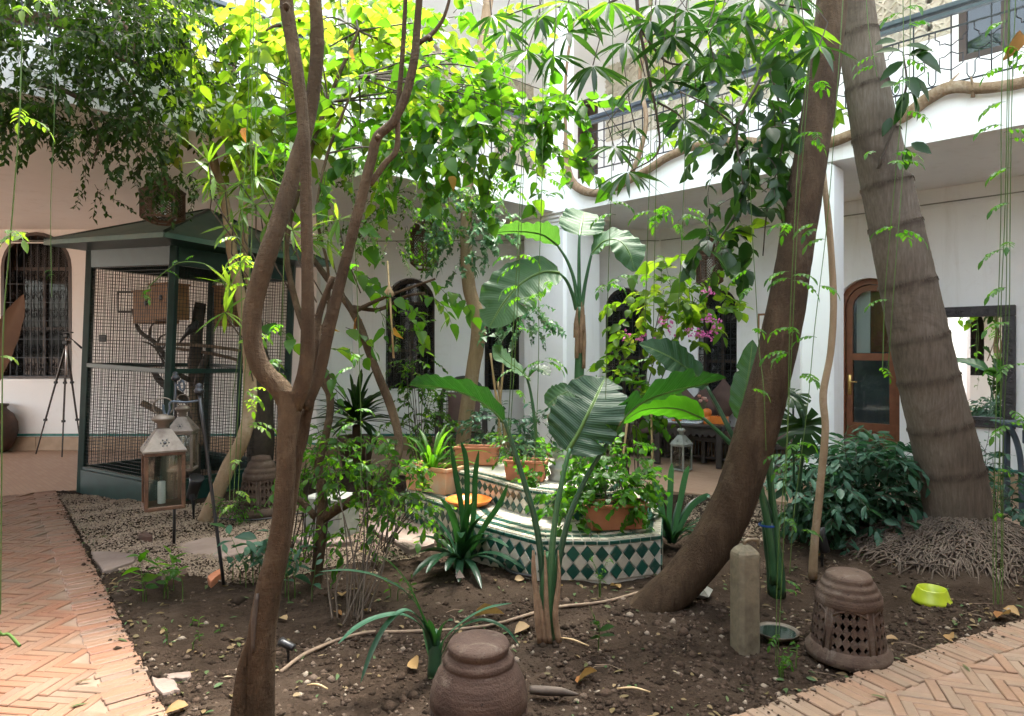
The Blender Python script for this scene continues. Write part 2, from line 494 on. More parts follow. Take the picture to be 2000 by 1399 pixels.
M['brick_grey'] = m_brick('greyed_tan_brick', [(0, (0.140, 0.090, 0.054)), (.2, (0.167, 0.122, 0.083)), (.4, (0.126, 0.104, 0.075)), (.55, (0.184, 0.122, 0.077)), (.7, (0.158, 0.088, 0.052)), (.85, (0.176, 0.140, 0.101)), (1, (0.135, 0.108, 0.077))])
M['grout'] = m_var('sandy_grout', (.15, .098, .066), (.20, .135, .094), 12, .95, .4, 60)
t = NT('terrace_tile'); v = t.n('NewGeometry').outputs['Position']
rot = t.n('Mapping', Vector=v, Rotation=(0, 0, math.radians(45))).outputs[0]
bt = t.n('TexBrick', Vector=rot, Scale=1.0, Mortar__Size=.004, Brick__Width=.2, Row__Height=.05, Color1=(.33, .195, .125, 1), Color2=(.38, .25, .17, 1), Mortar=(.27, .185, .13, 1))
c = t.mixc(t.math('MULTIPLY', t.noise(3, 5, .6, v), .5), bt.outputs[0], (.35, .235, .165))
M['terrace'] = t.done(t.bsdf(c, .5, t.bump(t.noise(20, 4, .6, v), .2, .006)))
# soil
t = NT('dark_garden_soil'); v = t.n('NewGeometry').outputs['Position']
n1 = t.noise(7, 8, .7, v); n2 = t.noise(60, 5, .7, v); n3 = t.noise(1.1, 4, .6, v)
c = t.ramp(t.math('ADD', t.math('MULTIPLY', n1, .5), t.math('MULTIPLY', n2, .5)), [(.36, (.013, .008, .005)), (.5, (.030, .0195, .0125)), (.62, (.055, .037, .025)), (.74, (.105, .076, .053))])
c = t.mixc(t.math('MULTIPLY', n3, .35), c, (.055, .038, .027))
c = t.mixc(t.ramp(t.noise(2.2, 6, .65, v, .8), [(.48, (0, 0, 0)), (.62, (.75, .75, .75))]), c, (.062, .044, .031))
M['soil'] = t.done(t.bsdf(c, .95, t.bump(t.math('ADD', n2, t.noise(140, 4, .7, v)), .9, .018), Specular__IOR__Level=.1))
t = NT('soil_clod'); v = t.n('NewGeometry').outputs['Position']
c = t.ramp(t.attr('tint'), [(0, (.022, .015, .010)), (.75, (.055, .037, .026)), (.93, (.11, .082, .062)), (1, (.24, .20, .155))])
M['clod'] = t.done(t.bsdf(c, .95, t.bump(t.noise(120, 4, .7, v), .7, .01), Specular__IOR__Level=.1))
t = NT('tan_gravel'); v = t.n('NewGeometry').outputs['Position']
c = t.ramp(t.attr('tint'), [(0, (.13, .09, .06)), (.3, (.19, .138, .098)), (.6, (.235, .175, .125)), (.9, (.285, .22, .16)), (1, (.14, .088, .058))])
M['gravel'] = t.done(t.bsdf(c, .85, t.bump(t.noise(120, 3, .6, v), .4, .006)))
# glazed tiles
def m_glaze(name, ca, cb):
    t = NT(name); v = t.n('NewGeometry').outputs['Position']
    r = t.orand()
    c = t.mixc(t.math('ADD', t.math('MULTIPLY', r, .6), t.math('MULTIPLY', t.noise(12, 4, .6, v), .4)), ca, cb)
    c = t.mixc(t.ramp(t.noise(16, 5, .7, v), [(.55, (0, 0, 0)), (.8, (.5, .5, .5))]), c, (.22, .18, .13))
    return t.done(t.bsdf(c, .28, t.bump(t.noise(18, 3, .5, v), .22, .01), Specular__IOR__Level=.5))
M['tile_green'] = m_glaze('green_glazed_tile', (.004, .036, .027), (.011, .075, .052))
M['tile_white'] = m_glaze('cream_glazed_tile', (.33, .30, .235), (.44, .405, .33))
M['tile_bed'] = m_var('tile_mortar', (.40, .37, .31), (.52, .48, .41), 9, .8, .3, 40)
t = NT('blue_white_cloth'); v = t.obj()
vo = t.n('TexVoronoi', Vector=v, Scale=38.0, _feature='F1')
c = t.ramp(vo.outputs['Distance'], [(.25, (.05, .09, .17)), (.36, (.62, .66, .68))])
M['cloth_blue'] = t.done(t.bsdf(c, .8))
# leaves
M['leaf_bright'] = m_leaf('backlight_tinted_leaf', [(0, (.025, .065, .008)), (.5, (.05, .115, .012)), (1, (.09, .16, .022))],  # backlight partly put into brighter, yellower colours
                          [(0, (.10, .25, .008)), (.45, (.22, .42, .012)), (.85, (.36, .54, .025)), (1, (.42, .47, .05))], .55, .45)
M['leaf_mid'] = m_leaf('mid_green_leaf', [(0, (.014, .050, .006)), (1, (.034, .10, .011))], [(0, (.05, .19, .006)), (.7, (.15, .38, .012)), (1, (.30, .50, .025))], .48, .45)
M['leaf_dark'] = m_leaf('dark_glossy_leaf', [(0, (.008, .026, .007)), (1, (.022, .055, .014))], [(0, (.02, .08, .008)), (1, (.07, .18, .015))], .34, .36)
M['leaf_fine'] = m_leaf('fine_dark_leaf', [(0, (.007, .018, .003)), (1, (.020, .040, .007))], [(0, (.02, .06, .004)), (1, (.08, .16, .012))], .32, .6, spec=.1)
M['leaf_blue'] = m_leaf('blue_green_leaf', [(0, (.020, .062, .036)), (.6, (.045, .112, .07)), (1, (.09, .18, .12))], [(0, (.03, .14, .04)), (1, (.10, .27, .08))], .25, .40)
M['leaf_vine'] = m_leaf('fresh_vine_leaf', [(0, (.02, .075, .007)), (1, (.045, .13, .012))], [(0, (.06, .25, .007)), (1, (.18, .45, .014))], .45, .42)
M['leaf_lime'] = m_leaf('young_lime_leaf', [(0, (.04, .10, .01)), (1, (.09, .16, .02))], [(0, (.18, .38, .012)), (1, (.36, .52, .035))], .5, .42)
M['leaf_ivy'] = m_leaf('variegated_ivy', [(0, (.03, .10, .035)), (.6, (.07, .17, .08)), (1, (.34, .42, .30))], [(0, (.05, .2, .04)), (1, (.25, .4, .2))], .3, .4)
M['leaf_strap'] = m_leaf('strap_leaf', [(0, (.007, .027, .014)), (1, (.018, .058, .03))], [(0, (.02, .09, .012)), (1, (.05, .18, .025))], .18, .32)
M['leaf_yellow'] = m_leaf('yellowing_leaf', [(0, (.30, .20, .03)), (.5, (.42, .16, .03)), (1, (.24, .10, .03))], [(0, (.5, .35, .05)), (1, (.5, .2, .03))], .35, .5)
M['leaf_dry'] = m_leaf('dry_fallen_leaf', [(0, (.20, .12, .05)), (.35, (.26, .165, .065)), (.6, (.20, .08, .022)), (1, (.29, .21, .115))], [(0, (.3, .2, .06)), (1, (.4, .25, .08))], .2, .6)
M['leaf_litter'] = m_leaf('small_litter_leaf', [(0, (.03, .07, .02)), (.3, (.06, .10, .035)), (.42, (.10, .07, .03)), (.75, (.15, .095, .045)), (.95, (.22, .15, .08)), (1, (.34, .28, .19))], [(0, (.05, .15, .02)), (1, (.3, .2, .1))], .2, .6)
M['pink'] = m_leaf('magenta_blossom', [(0, (.50, .07, .30)), (1, (.68, .20, .48))], [(0, (.6, .1, .35)), (1, (.75, .3, .55))], .4, .5)
M['rose'] = m_leaf('pale_rose', [(0, (.72, .28, .26)), (1, (.78, .55, .46))], [(0, (.7, .3, .25)), (1, (.8, .5, .4))], .3, .5)
# big ribbed leaves: side veins from the along / across attributes
def m_blade(name, ca, cb, tr, fac=.3, rough=.42):
    t = NT(name)
    al, ac = t.attr('tint'), t.attr('across')
    aa = t.math('ABSOLUTE', ac)
    ph = t.math('ADD', t.math('MULTIPLY', al, 250.0), t.math('MULTIPLY', aa, -26.0))
    w = t.math('MULTIPLY_ADD', t.math('SINE', ph), .5)
    w.node.inputs[2].default_value = .5
    w2 = t.math('MULTIPLY_ADD', t.math('SINE', t.math('MULTIPLY', ph, .23)), .5); w2.node.inputs[2].default_value = .5
    v = t.obj()
    c = t.mixc(t.math('MULTIPLY', t.math('ADD', w, w2), .5), ca, cb)
    c = t.mixc(t.math('MULTIPLY', t.noise(7, 5, .6, v), .35), c, (ca[0] * 1.6, ca[1] * 1.5, ca[2] * 1.8))
    rib = t.math('LESS_THAN', aa, .05)
    c = t.mixc(rib, c, (.16, .26, .08))
    br = t.math('ADD', aa, t.math('MULTIPLY', t.noise(13, 5, .7, v), .30))
    c = t.mixc(t.ramp(br, [(.60, (0, 0, 0)), (.66, (.85, .85, .85))]) if False else t.math('GREATER_THAN', br, 1.165), c, (.14, .085, .035))
    c = t.mixc(t.ramp(t.noise(26, 5, .7, v), [(.56, (0, 0, 0)), (.75, (.35, .35, .35))]), c, (.16, .17, .12))
    nor = t.bump(t.math('ADD', t.math('MULTIPLY', w, .4), w2), .55, .006)
    p = t.bsdf(c, rough, nor, Specular__IOR__Level=.32)
    tl = t.n('BsdfTranslucent', Color=(*tr, 1)).outputs[0]
    return t.done(t.n('MixShader', i0=fac, i1=p, i2=tl).outputs[0])
M['blade'] = m_blade('banana_leaf', (.007, .028, .011), (.016, .052, .02), (.03, .14, .01))
M['blade_light'] = m_blade('pale_banana_leaf', (.026, .068, .026), (.052, .11, .05), (.08, .22, .022), .35, .55)
M['blade_bright'] = m_blade('bright_leaf_underside', (.02, .075, .008), (.035, .11, .012), (.10, .36, .012), .55, .4)  # brighter green for a leaf underside
# ================================================================ GROUND
def struct(o):
    o['kind'] = 'structure'; return o


def inpoly(x, y, poly):
    p = np.asarray(poly, float); x = np.asarray(x); y = np.asarray(y)
    r = np.zeros(x.shape, bool); j = len(p) - 1
    for i in range(len(p)):
        c = ((p[i, 1] > y) != (p[j, 1] > y)) & (x < (p[j, 0] - p[i, 0]) * (y - p[i, 1]) / (p[j, 1] - p[i, 1] + 1e-12) + p[i, 0])
        r ^= c; j = i
    return r


# a base sheet under everything, out to the horizon
struct(MB().add([(-150, -150, -.14), (150, -150, -.14), (150, 150, -.14), (-150, 150, -.14)], [(0, 1, 2, 3)]).build('ground', M['grout'], smooth=False))

E0, E1 = G(108, 958), G(330, 1399)                # left path meets the bed along this line
lp_d = nrm(V3(E0 - E1))                           # direction away from the camera
lp_n = np.array([-lp_d[1], lp_d[0], 0.0])         # towards the path (left)
if lp_n[0] > 0: lp_n = -lp_n
R0, R1 = G(1420, 1399), G(2000, 1205)             # right path meets the bed along this line
rp_d = nrm(V3(R1 - R0)); rp_n = np.array([rp_d[1], -rp_d[0], 0.0])
if rp_n[1] > 0: rp_n = -rp_n
BED_FAR = G(108, 958)

# terrace (far floor) ring behind the bed, flat tiled floor
bed_poly = [(-1.45 - .9, 2.82 + 1.14), tuple(V3(E0)[:2]), (-4.2, 7.7), (-3.3, 8.4), (-1.6, 8.5), (1.6, 7.75), (3.0, 6.35), (4.55, 5.55), (5.2, 5.0)]
def xy(v): return (v[0], v[1])
near_l = V3(E1) - lp_d * 2.2
near_r = V3(R0) - rp_d * 2.2
# corner where both path edges meet, in front of the camera's feet
_A = np.array([lp_d[:2], -rp_d[:2]]).T
_s = np.linalg.solve(_A, V3(R0)[:2] - V3(E1)[:2])
CORNER = V3(E1) + lp_d * _s[0]
far_r = V3(R1) + rp_d * 1.9
BED = [xy(CORNER), xy(E0), (-4.75, 7.55), (-3.4, 8.35), (-1.7, 8.5), (.4, 8.2), (1.9, 7.35), (3.1, 6.75), (4.6, 5.75), xy(far_r)]
BED = BED[:-1] + [xy(far_r)]

# soil bed: displaced sheet
def soil_h(x, y):
    h = .022 * np.sin(x * 2.1 + .7) * np.sin(y * 1.7 + 1.1) + .012 * np.sin(x * 5.3 + y * 3.1) + .009 * np.sin(x * 9.7 - y * 7.9 + 2)
    h = h + .35 * np.exp(-((x - 3.42) ** 2 + (y - 5.0) ** 2) / .42)            # mound at the palm's foot
    h = h + .05 * np.exp(-((x + 1.05) ** 2 + (y - 2.75) ** 2) / .1) + .05 * np.exp(-((x - .95) ** 2 + (y - 4.0) ** 2) / .12)
    return h - .03

st = .035
xs = np.arange(-5.4, 5.6, st); ys = np.arange(1.2, 8.7, st)
X, Y = np.meshgrid(xs, ys, indexing='ij')
Z = soil_h(X, Y) + RNG.normal(0, .0045, X.shape)
Z = (Z + np.roll(Z, 1, 0) + np.roll(Z, 1, 1) + Z * 2) / 5
m, n = X.shape
cx, cy = (X[:-1, :-1] + st / 2), (Y[:-1, :-1] + st / 2)
keep = inpoly(cx, cy, BED)
i, j = np.nonzero(keep)
q = np.stack([i * n + j, (i + 1) * n + j, (i + 1) * n + j + 1, i * n + j + 1], -1)
soil = MB().add(np.stack([X, Y, Z], -1).reshape(-1, 3), q).build('garden_bed_ground', M['soil'])
struct(soil); soil['label'] = 'bare dark brown earth of the planting bed'


def blobs(pos, r, seed=1, flat=.6):
    """small faceted stones: (N,3) centres, (N,) radii -> verts, tris"""
    rg = np.random.default_rng(seed)
    base = np.array([(1, 0, 0), (-1, 0, 0), (0, 1, 0), (0, -1, 0), (0, 0, 1), (0, 0, -1)], float)
    tri = np.array([(0, 2, 4), (2, 1, 4), (1, 3, 4), (3, 0, 4), (2, 0, 5), (1, 2, 5), (3, 1, 5), (0, 3, 5)])
    N = len(pos)
    sc = rg.uniform(.6, 1.25, (N, 6, 1)) * np.array([1, 1, flat])
    a = rg.uniform(0, 6.28, N); ca, sa = np.cos(a), np.sin(a)
    p = base[None] * sc
    x = p[..., 0] * ca[:, None] - p[..., 1] * sa[:, None]; y = p[..., 0] * sa[:, None] + p[..., 1] * ca[:, None]
    p = np.stack([x, y, p[..., 2]], -1) * r[:, None, None] + pos[:, None]
    f = (tri[None] + 6 * np.arange(N)[:, None, None]).reshape(-1, 3)
    return p.reshape(-1, 3), f, np.repeat(rg.uniform(0, 1, N), 6)


def scatter(poly, N, seed=2):
    rg = np.random.default_rng(seed); p = np.asarray(poly); lo, hi = p.min(0), p.max(0)
    o = np.zeros((0, 2))
    while len(o) < N:
        c = rg.uniform(lo, hi, (N * 2, 2)); o = np.vstack([o, c[inpoly(c[:, 0], c[:, 1], poly)]])
    return o[:N]


def on_soil(x, y): return soil_h(np.asarray(x, float), np.asarray(y, float))


# clods and grit over the soil, denser close to the camera
near = [xy(CORNER), xy(V3(E1) + lp_d * 3.0), (-.5, 6.3), (2.6, 6.2), xy(far_r)]
p = np.vstack([scatter(near, 6500, 3), scatter([xy(CORNER), (-1.9, 3.4), (0, 4.2), (2.9, 4.1), xy(R1)], 8500, 4)])
v, f, ti = blobs(np.c_[p, on_soil(p[:, 0], p[:, 1])], np.random.default_rng(1).gamma(1.6, .0050, len(p)) + .0018, 5, .7)
o = MB().add(v, tris=f, tint=ti).build('soil_crumbs', M['clod'], smooth=True, kind='stuff'); o['label'] = 'loose crumbs of dark earth strewn over the bed'; o['category'] = 'soil'
# gravel by the aviary and the fountain
gpoly = [xy(G(*q)) for q in ((112, 962), (200, 955), (330, 985), (420, 972), (600, 985), (700, 985), (800, 1000), (860, 1045), (820, 1080), (700, 1095), (580, 1120), (440, 1130), (320, 1120), (235, 1110), (170, 1060))]
p = np.vstack([scatter(gpoly, 30000, 7)])
v, f, ti = blobs(np.c_[p, on_soil(p[:, 0], p[:, 1]) + .008], np.random.default_rng(2).uniform(.0055, .0115, len(p)), 8, .65)
o = MB().add(v, tris=f, tint=ti).build('gravel', M['gravel'], smooth=False, kind='stuff'); o['label'] = 'tan gravel spread in front of the aviary'; o['category'] = 'gravel'
gp2 = [xy(G(*q)) for q in ((1340, 960), (1500, 950), (1560, 1000), (1500, 1060), (1400, 1060), (1330, 1010))]
p = scatter(gp2, 2600, 17)
v, f, ti = blobs(np.c_[p, on_soil(p[:, 0], p[:, 1]) + .006], np.random.default_rng(3).uniform(.006, .013, len(p)), 9, .6)
o = MB().add(v, tris=f, tint=ti).build('gravel', M['gravel'], smooth=False, kind='stuff'); o['label'] = 'tan gravel behind the leaning tree trunk'; o['category'] = 'gravel'

# terrace floor, everything that is not bed or path (lies just under them)
tz = -.012
TER = [(-14, 7.0), (-14, 11), (13, 11), (13, 1.5), (6.4, 4.4), xy(far_r - rp_n * .05 - rp_d * .03), (4.58, 5.72), (3.1, 6.72), (1.9, 7.32), (.4, 8.2), (-1.7, 8.5), (-3.4, 8.35), (-4.75, 7.55), xy(E0), xy(V3(E0) + lp_n * 12)]
struct(MB().prism(TER, -.1, tz, bottom=False).build('terrace_pavement', M['terrace'], smooth=False))


# brick paths: herringbone field with a soldier course along the bed
def herring(poly, org, ang, L=.205, W=.0505, gap=.004, k=4):
    """centres, angle of every brick whose centre falls in poly"""
    c, s_ = math.cos(ang), math.sin(ang); out = []
    p = np.asarray(poly) - np.asarray(org)[None]
    loc = np.stack([p[:, 0] * c + p[:, 1] * s_, -p[:, 0] * s_ + p[:, 1] * c], -1) / W
    lo, hi = np.floor(loc.min(0)).astype(int) - 4, np.ceil(loc.max(0)).astype(int) + 4
    gx, gy = np.meshgrid(np.arange(lo[0], hi[0]), np.arange(lo[1], hi[1]), indexing='ij')
    mm = (gx - gy) % (2 * k)
    for sel, dx, dy, a in ((mm == 0, k / 2, .5, 0), (mm == 2 * k - 1, .5, k / 2, math.pi / 2)):
        x = (gx[sel] + dx) * W; y = (gy[sel] + dy) * W
        wx = x * c - y * s_ + org[0]; wy = x * s_ + y * c + org[1]
        ok = inpoly(wx, wy, poly)
        out.append(np.c_[wx[ok], wy[ok], np.full(ok.sum(), ang + a)])
    return np.vstack(out)


def lay_bricks(path, mat, items, L, W, H=.05, seed=3, top=0.0):
    """items: (N,3) x, y, angle. The 300 that show largest are objects; the rest one part"""
    rg = np.random.default_rng(seed)
    items = np.asarray(items)
    d = np.hypot(items[:, 0], items[:, 1])
    px = HX + items[:, 0] / items[:, 1] * F; py = HY + EYE / items[:, 1] * F
    vis = (px > -40) & (px < 2040) & (py < 1440) & (items[:, 1] > .5)
    order = np.argsort(np.where(vis, d, d + 100))
    proto = MB().box((0, 0, -H / 2), (L - .0035, W - .0035, H), bev=.004).mesh('brick', smooth=False)
    proto.materials.append(mat)
    proto.attributes['tint'].data.foreach_set('value', np.zeros(len(proto.vertices), np.float32))
    jit = rg.normal(0, 1, (len(items), 4))
    rest = MB(); ax0 = np.eye(3)
    for rank, kx in enumerate(order):
        x, y, a = items[kx]; z = top + .0022 * jit[kx, 0]
        tilt = jit[kx, 1:3] * .006; a += .006 * jit[kx, 3]
        if rank < 300:
            mt = Matrix.Translation((x, y, z)) @ Matrix.Rotation(a, 4, 'Z') @ Matrix.Rotation(tilt[0], 4, 'X') @ Matrix.Rotation(tilt[1] * .4, 4, 'Y')
            share(proto, 'brick', path, mt)
        else:
            if d[kx] > 11 or (not vis[kx] and d[kx] > 5): continue
            c, s_ = math.cos(a), math.sin(a)
            rest.box((x, y, z - .01), (L - .0035, W - .0035, .02), [[c, s_, tilt[1]], [-s_, c, tilt[0]], [0, 0, 1]], tint=rg.uniform())
    if rest.v: rest.build('bricks', mat, path, smooth=False, kind='stuff')


def path(name, edge_pt, d, nn, s0, s1, width, mat, bord=.2, seed=3, label=''):
    """paved strip beside the bed: edge line edge_pt + s*d, extending width along nn"""
    a, b = edge_pt + d * s0, edge_pt + d * s1
    poly = [xy(a), xy(b), xy(b + nn * width), xy(a + nn * width)]
    base = struct(MB().prism(poly, -.09, -.008, bottom=False).build(name, M['grout'], smooth=False)); base['label'] = label
    W = .0505; items = []
    ns = int((s1 - s0) / W)
    aa = math.atan2(nn[1], nn[0])
    rj = np.random.default_rng(seed)
    for k in range(ns):
        p = edge_pt + d * (s0 + (k + .5) * W) + nn * (bord / 2 + rj.normal(0, .005))
        items.append((p[0], p[1], aa))
    fp = [xy(a + nn * bord), xy(b + nn * bord), xy(b + nn * width), xy(a + nn * width)]
    h = herring(fp, xy(a), math.atan2(d[1], d[0]) + math.pi / 4)
    lay_bricks(base, mat, np.vstack([np.array(items), h]), .202, W, seed=seed)
    return base


Lc = float(np.dot(CORNER - V3(E1), lp_d))
path('brick_path', V3(E1), lp_d, lp_n, Lc - .2, float(np.dot(V3(E0 - E1), lp_d)) + .02, 2.6, M['brick'], label='worn orange herringbone brick path along the bed on the aviary side')
Rc = float(np.dot(CORNER - V3(R0), rp_d))
path('brick_path', V3(R0), rp_d, rp_n, Rc + .28, 4.6, 1.9, M['brick_grey'], seed=8, label='greyish tan herringbone brick path beside the terracotta lattice pot')

# ================================================================ BUILDING
RIAD = thing('riad_building', 'white plastered courtyard house with galleries, arched windows and a wooden door', 'building', (0, 10.4, 0))
AX = np.array([SQ, -SQ, 0]); AN = np.array([-SQ, -SQ, 0])        # right wall: along (towards camera), facing normal
CR = 12.77                                                      # right wall plane  x + y = CR
YL = 10.44                                                      # left wall plane   y = YL
C0 = np.array([CR - YL, YL, 0.0])                               # inner corner
KX = np.array([.69, 9.2, 0.0])                                  # gallery corner
SOF, TOPS = 3.45, 3.87                                          # gallery slab


def rw(px):
    """distance along the right wall for a photo column"""
    k = (px - HX) / F; y = CR / (1 + k); return (k * y - C0[0]) / SQ


def arch(x0, x1, z0, z1, rise=None, n=14, horseshoe=0.0):
    """closed loop of an arched opening, counter-clockwise"""
    w = x1 - x0; r = w / 2; rise = r if rise is None else rise
    pts = [(x0, z0), (x1, z0), (x1, z1 - rise)]
    for k in range(1, n):
        a = math.pi * k / n
        pts.append((x0 + r + r * math.cos(a), z1 - rise + rise * math.sin(a)))
    pts.append((x0, z1 - rise))
    return pts


def wall_holes(name, org, along, normal, length, z0, z1, holes, thick, mat, parent=RIAD):
    org, along, normal = V3(org), V3(along), V3(normal)
    loops = [[(0, z0), (length, z0), (length, z1), (0, z1)]] + holes
    tri = tessellate_polygon([[Vector((a, b, 0)) for a, b in lp] for lp in loops])
    flat = [p for lp in loops for p in lp]
    P = lambda a, b, d: org + along * a + np.array([0, 0, b]) - normal * d
    mb = MB().add([P(a, b, 0) for a, b in flat], tris=[list(x) for x in tri])
    for lp in holes:
        n = len(lp)
        vv = [P(a, b, 0) for a, b in lp] + [P(a, b, thick) for a, b in lp]
        mb.add(vv, [(k, (k + 1) % n, n + (k + 1) % n, n + k) for k in range(n)])
    # outer skin behind, so no light leaks
    mb.add([P(0, z0, thick + .25), P(length, z0, thick + .25), P(length, z1, thick + .25), P(0, z1, thick + .25)], [(0, 1, 2, 3)])
    return mb.build(name, mat, parent, smooth=False)


def arch_frame(mb, org, along, normal, lp, w, d0, d1):
    """flat border of width w running inside loop lp from depth d0 to d1"""
    org, along, normal = V3(org), V3(along), V3(normal)
    c = np.mean(np.array(lp), 0); n = len(lp)
    L = np.array(lp)
    tang = np.roll(L, -1, 0) - np.roll(L, 1, 0); tang /= np.linalg.norm(tang, axis=1)[:, None]
    nn = np.stack([-tang[:, 1], tang[:, 0]], -1)
    s = np.sign(((c - L) * nn).sum(1)).mean(); nn = nn * (1 if s > 0 else -1)
    I = L + nn * w
    P = lambda a, d: org + along * a[0] + np.array([0, 0, a[1]]) - normal * d
    v = [P(a, d0) for a in L] + [P(a, d0) for a in I] + [P(a, d1) for a in I] + [P(a, d1) for a in L]
    q = []
    for k in range(n):
        k2 = (k + 1) % n
        q += [(k, k2, n + k2, n + k), (n + k, n + k2, 2 * n + k2, 2 * n + k), (2 * n + k, 2 * n + k2, 3 * n + k2, 3 * n + k)]
    mb.add(v, q)


def window(name, org, along, normal, x0, x1, z0, z1, depth, parent=RIAD, style='scroll', back='interior', bars=.11, lining=False):
    """arched window with timber frame, panes and an iron grille"""
    org, along, normal = V3(org), V3(along), V3(normal)
    P = lambda a, b, d: org + along * a + np.array([0, 0, b]) - normal * d
    lp = arch(x0, x1, z0, z1); xm = (x0 + x1) / 2; r = (x1 - x0) / 2; zs = z1 - r
    mb = MB(); arch_frame(mb, org, along, normal, lp, .055, depth * .55, depth * .8)
    ax = [along, normal, [0, 0, 1]]
    mb.box(P(xm, (z0 + zs) / 2, depth * .68), (.05, .05, zs - z0), ax)
    for zz in (zs, z0 + (zs - z0) * .45):
        mb.box(P(xm, zz, depth * .69), (2 * r, .045, .05), ax)
    w = mb.build(name, M['dark_wood'], parent, smooth=False)
    # pane
    tri = tessellate_polygon([[Vector((a, b, 0)) for a, b in lp]])
    MB().add([P(a, b, depth * .74) for a, b in lp], tris=[list(t_) for t_ in tri]).build('pane', M['glass'], w, smooth=False)
    MB().box(P(xm, (z0 + z1) / 2, depth + .03), (2 * r + .5, .05, z1 - z0 + .4), ax).build('dark_room_panel', M[back], w, smooth=False)  # near-black panel stands for the room's shade
    # grille: uprights, cross bars, fan in the arch, scrolls
    g = MB(); dg = depth * .12
    nb = max(3, int(round(2 * r / bars)))
    for k in range(nb + 1):
        a = x0 + .012 + (2 * r - .024) * k / nb
        zt = zs + math.sqrt(max(0, r * r - (a - xm) ** 2)) * .98
        g.bar(P(a, z0 + .01, dg), P(a, zt if style != 'fan' else zs, dg), .011)
    for zz in np.arange(z0 + .03, zs + .02, (zs - z0) / 6.0):
        g.bar(P(x0 + .005, zz, dg - .008), P(x1 - .005, zz, dg - .008), .012)
    for k in range(1, 12):
        a = math.pi * k / 12
        if style == 'fan':
            g.bar(P(xm + .12 * r * math.cos(a), zs + .12 * r * math.sin(a), dg), P(xm + .97 * r * math.cos(a), zs + .97 * r * math.sin(a), dg), .010)
    def scroll(cx_, cz_, rr, turn=1.6, sgn=1, a0=0.0):
        pts = []
        for k in range(13):
            t_ = k / 12; a = a0 + sgn * turn * 2 * math.pi * t_; q_ = rr * (1 - .72 * t_)
            pts.append(P(cx_ + q_ * math.cos(a), cz_ + q_ * math.sin(a), dg - .012))
        g.tube(pts, .0055, 4)
    if style == 'fan':
        for k in range(7):
            a = math.pi * (k + .5) / 7
            scroll(xm + .8 * r * math.cos(a), zs + .8 * r * math.sin(a), .16 * r, 1.4, 1 if k < 3.5 else -1, a)
    step = (2 * r) / nb
    for zz in np.arange(z0 + .09, zs - .04, (zs - z0) / 6.0):
        for k in range(nb):
            scroll(x0 + step * (k + .5), zz + .03, step * .42, 1.3, 1 if k % 2 else -1, random.uniform(0, 6))
            scroll(x0 + step * (k + .5), zz + .11, step * .36, 1.3, -1 if k % 2 else 1, random.uniform(0, 6))
    g.build('grille', M['iron'], w, smooth=False)
    if lining:
        ln = MB(); arch_frame(ln, org, along, normal, lp, .05, -.006, depth * .54); ln.build('reveal_lining', M['dark_wood'], w, smooth=False)
    MB().box(P(xm, z0 + .003, depth * .35), (2 * r - .004, depth * .7, .03), ax).build('sill', M['wall'], w, smooth=False)
    return w


def lx(px, Y=YL): return (px - HX) / F * Y
LW0 = -13.0
W1 = (lx(2) - LW0, lx(140) - LW0, 1.12, 3.41)
W2 = (lx(753) - LW0, lx(849) - LW0, .93, 2.69)
W3 = (lx(946) - LW0, lx(1014) - LW0, .91, 2.60)
W4 = (lx(1183) - LW0, lx(1264) - LW0, .80, 2.54)
holes = [arch(*w) for w in (W1, W2, W3, W4)]
lorg, lal, lno = (LW0, YL, 0), (1, 0, 0), (0, -1, 0)
wall_holes('wall', lorg, lal, lno, C0[0] - LW0, -.1, SOF + .02, holes, .30, M['wall'])
for w, st_ in ((W1, 'scroll'), (W2, 'scroll'), (W3, 'scroll'), (W4, 'fan')):
    window('window', lorg, lal, lno, *w, .30, style=st_, lining=w is W1)
D0, D1 = rw(1634), rw(1757)
W5 = (rw(1363), rw(1439), .76, 2.47)
RL = 9.6
rh = [arch(D0, D1, .002, 2.46), arch(*W5)]
rorg = tuple(C0)
wall_holes('wall', rorg, AX, AN, RL, -.1, SOF + .02, rh, .30, M['wall'])
window('window', rorg, AX, AN, *W5, .30, style='fan')


def PR(a, z, d=0.0): return C0 + AX * a + np.array([0, 0, z]) + AN * d       # point on the right wall, d in front
RA = [AX, AN, [0, 0, 1]]
# door
dm = (D0 + D1) / 2; dw = D1 - D0; dr = dw / 2; zs = 2.46 - dr
mb = MB(); arch_frame(mb, C0, AX, AN, arch(D0, D1, .002, 2.46), .07, .10, .20)
door = mb.build('door', M['door_wood'], RIAD, smooth=False)
mb = MB(); x0, x1 = D0 + .075, D1 - .075
arch_frame(mb, C0, AX, AN, arch(x0, x1, .01, 2.46 - .075), .075, .135, .18)
mb.box(PR(dm, 1.47, -.157), (x1 - x0, .042, .09), RA); mb.box(PR(dm, .58, -.157), (x1 - x0, .042, .10), RA); mb.box(PR(dm, .10, -.157), (x1 - x0, .042, .16), RA)
leaf = mb.build('door_leaf', M['door_wood'], door, smooth=False)
MB().box(PR(dm, .345, -.165), (x1 - x0 - .14, .02, .36), RA, bev=.008).box(PR(dm, .345, -.152), (x1 - x0 - .22, .02, .26), RA, bev=.008).build('lower_panel', M['door_wood'], door, smooth=False)
for zc, hh in ((1.03, .80), (1.9, .78)):
    MB().box(PR(dm, zc, -.16), (x1 - x0 - .12, .006, hh), RA).build('pane', M['glass'], door, smooth=False)
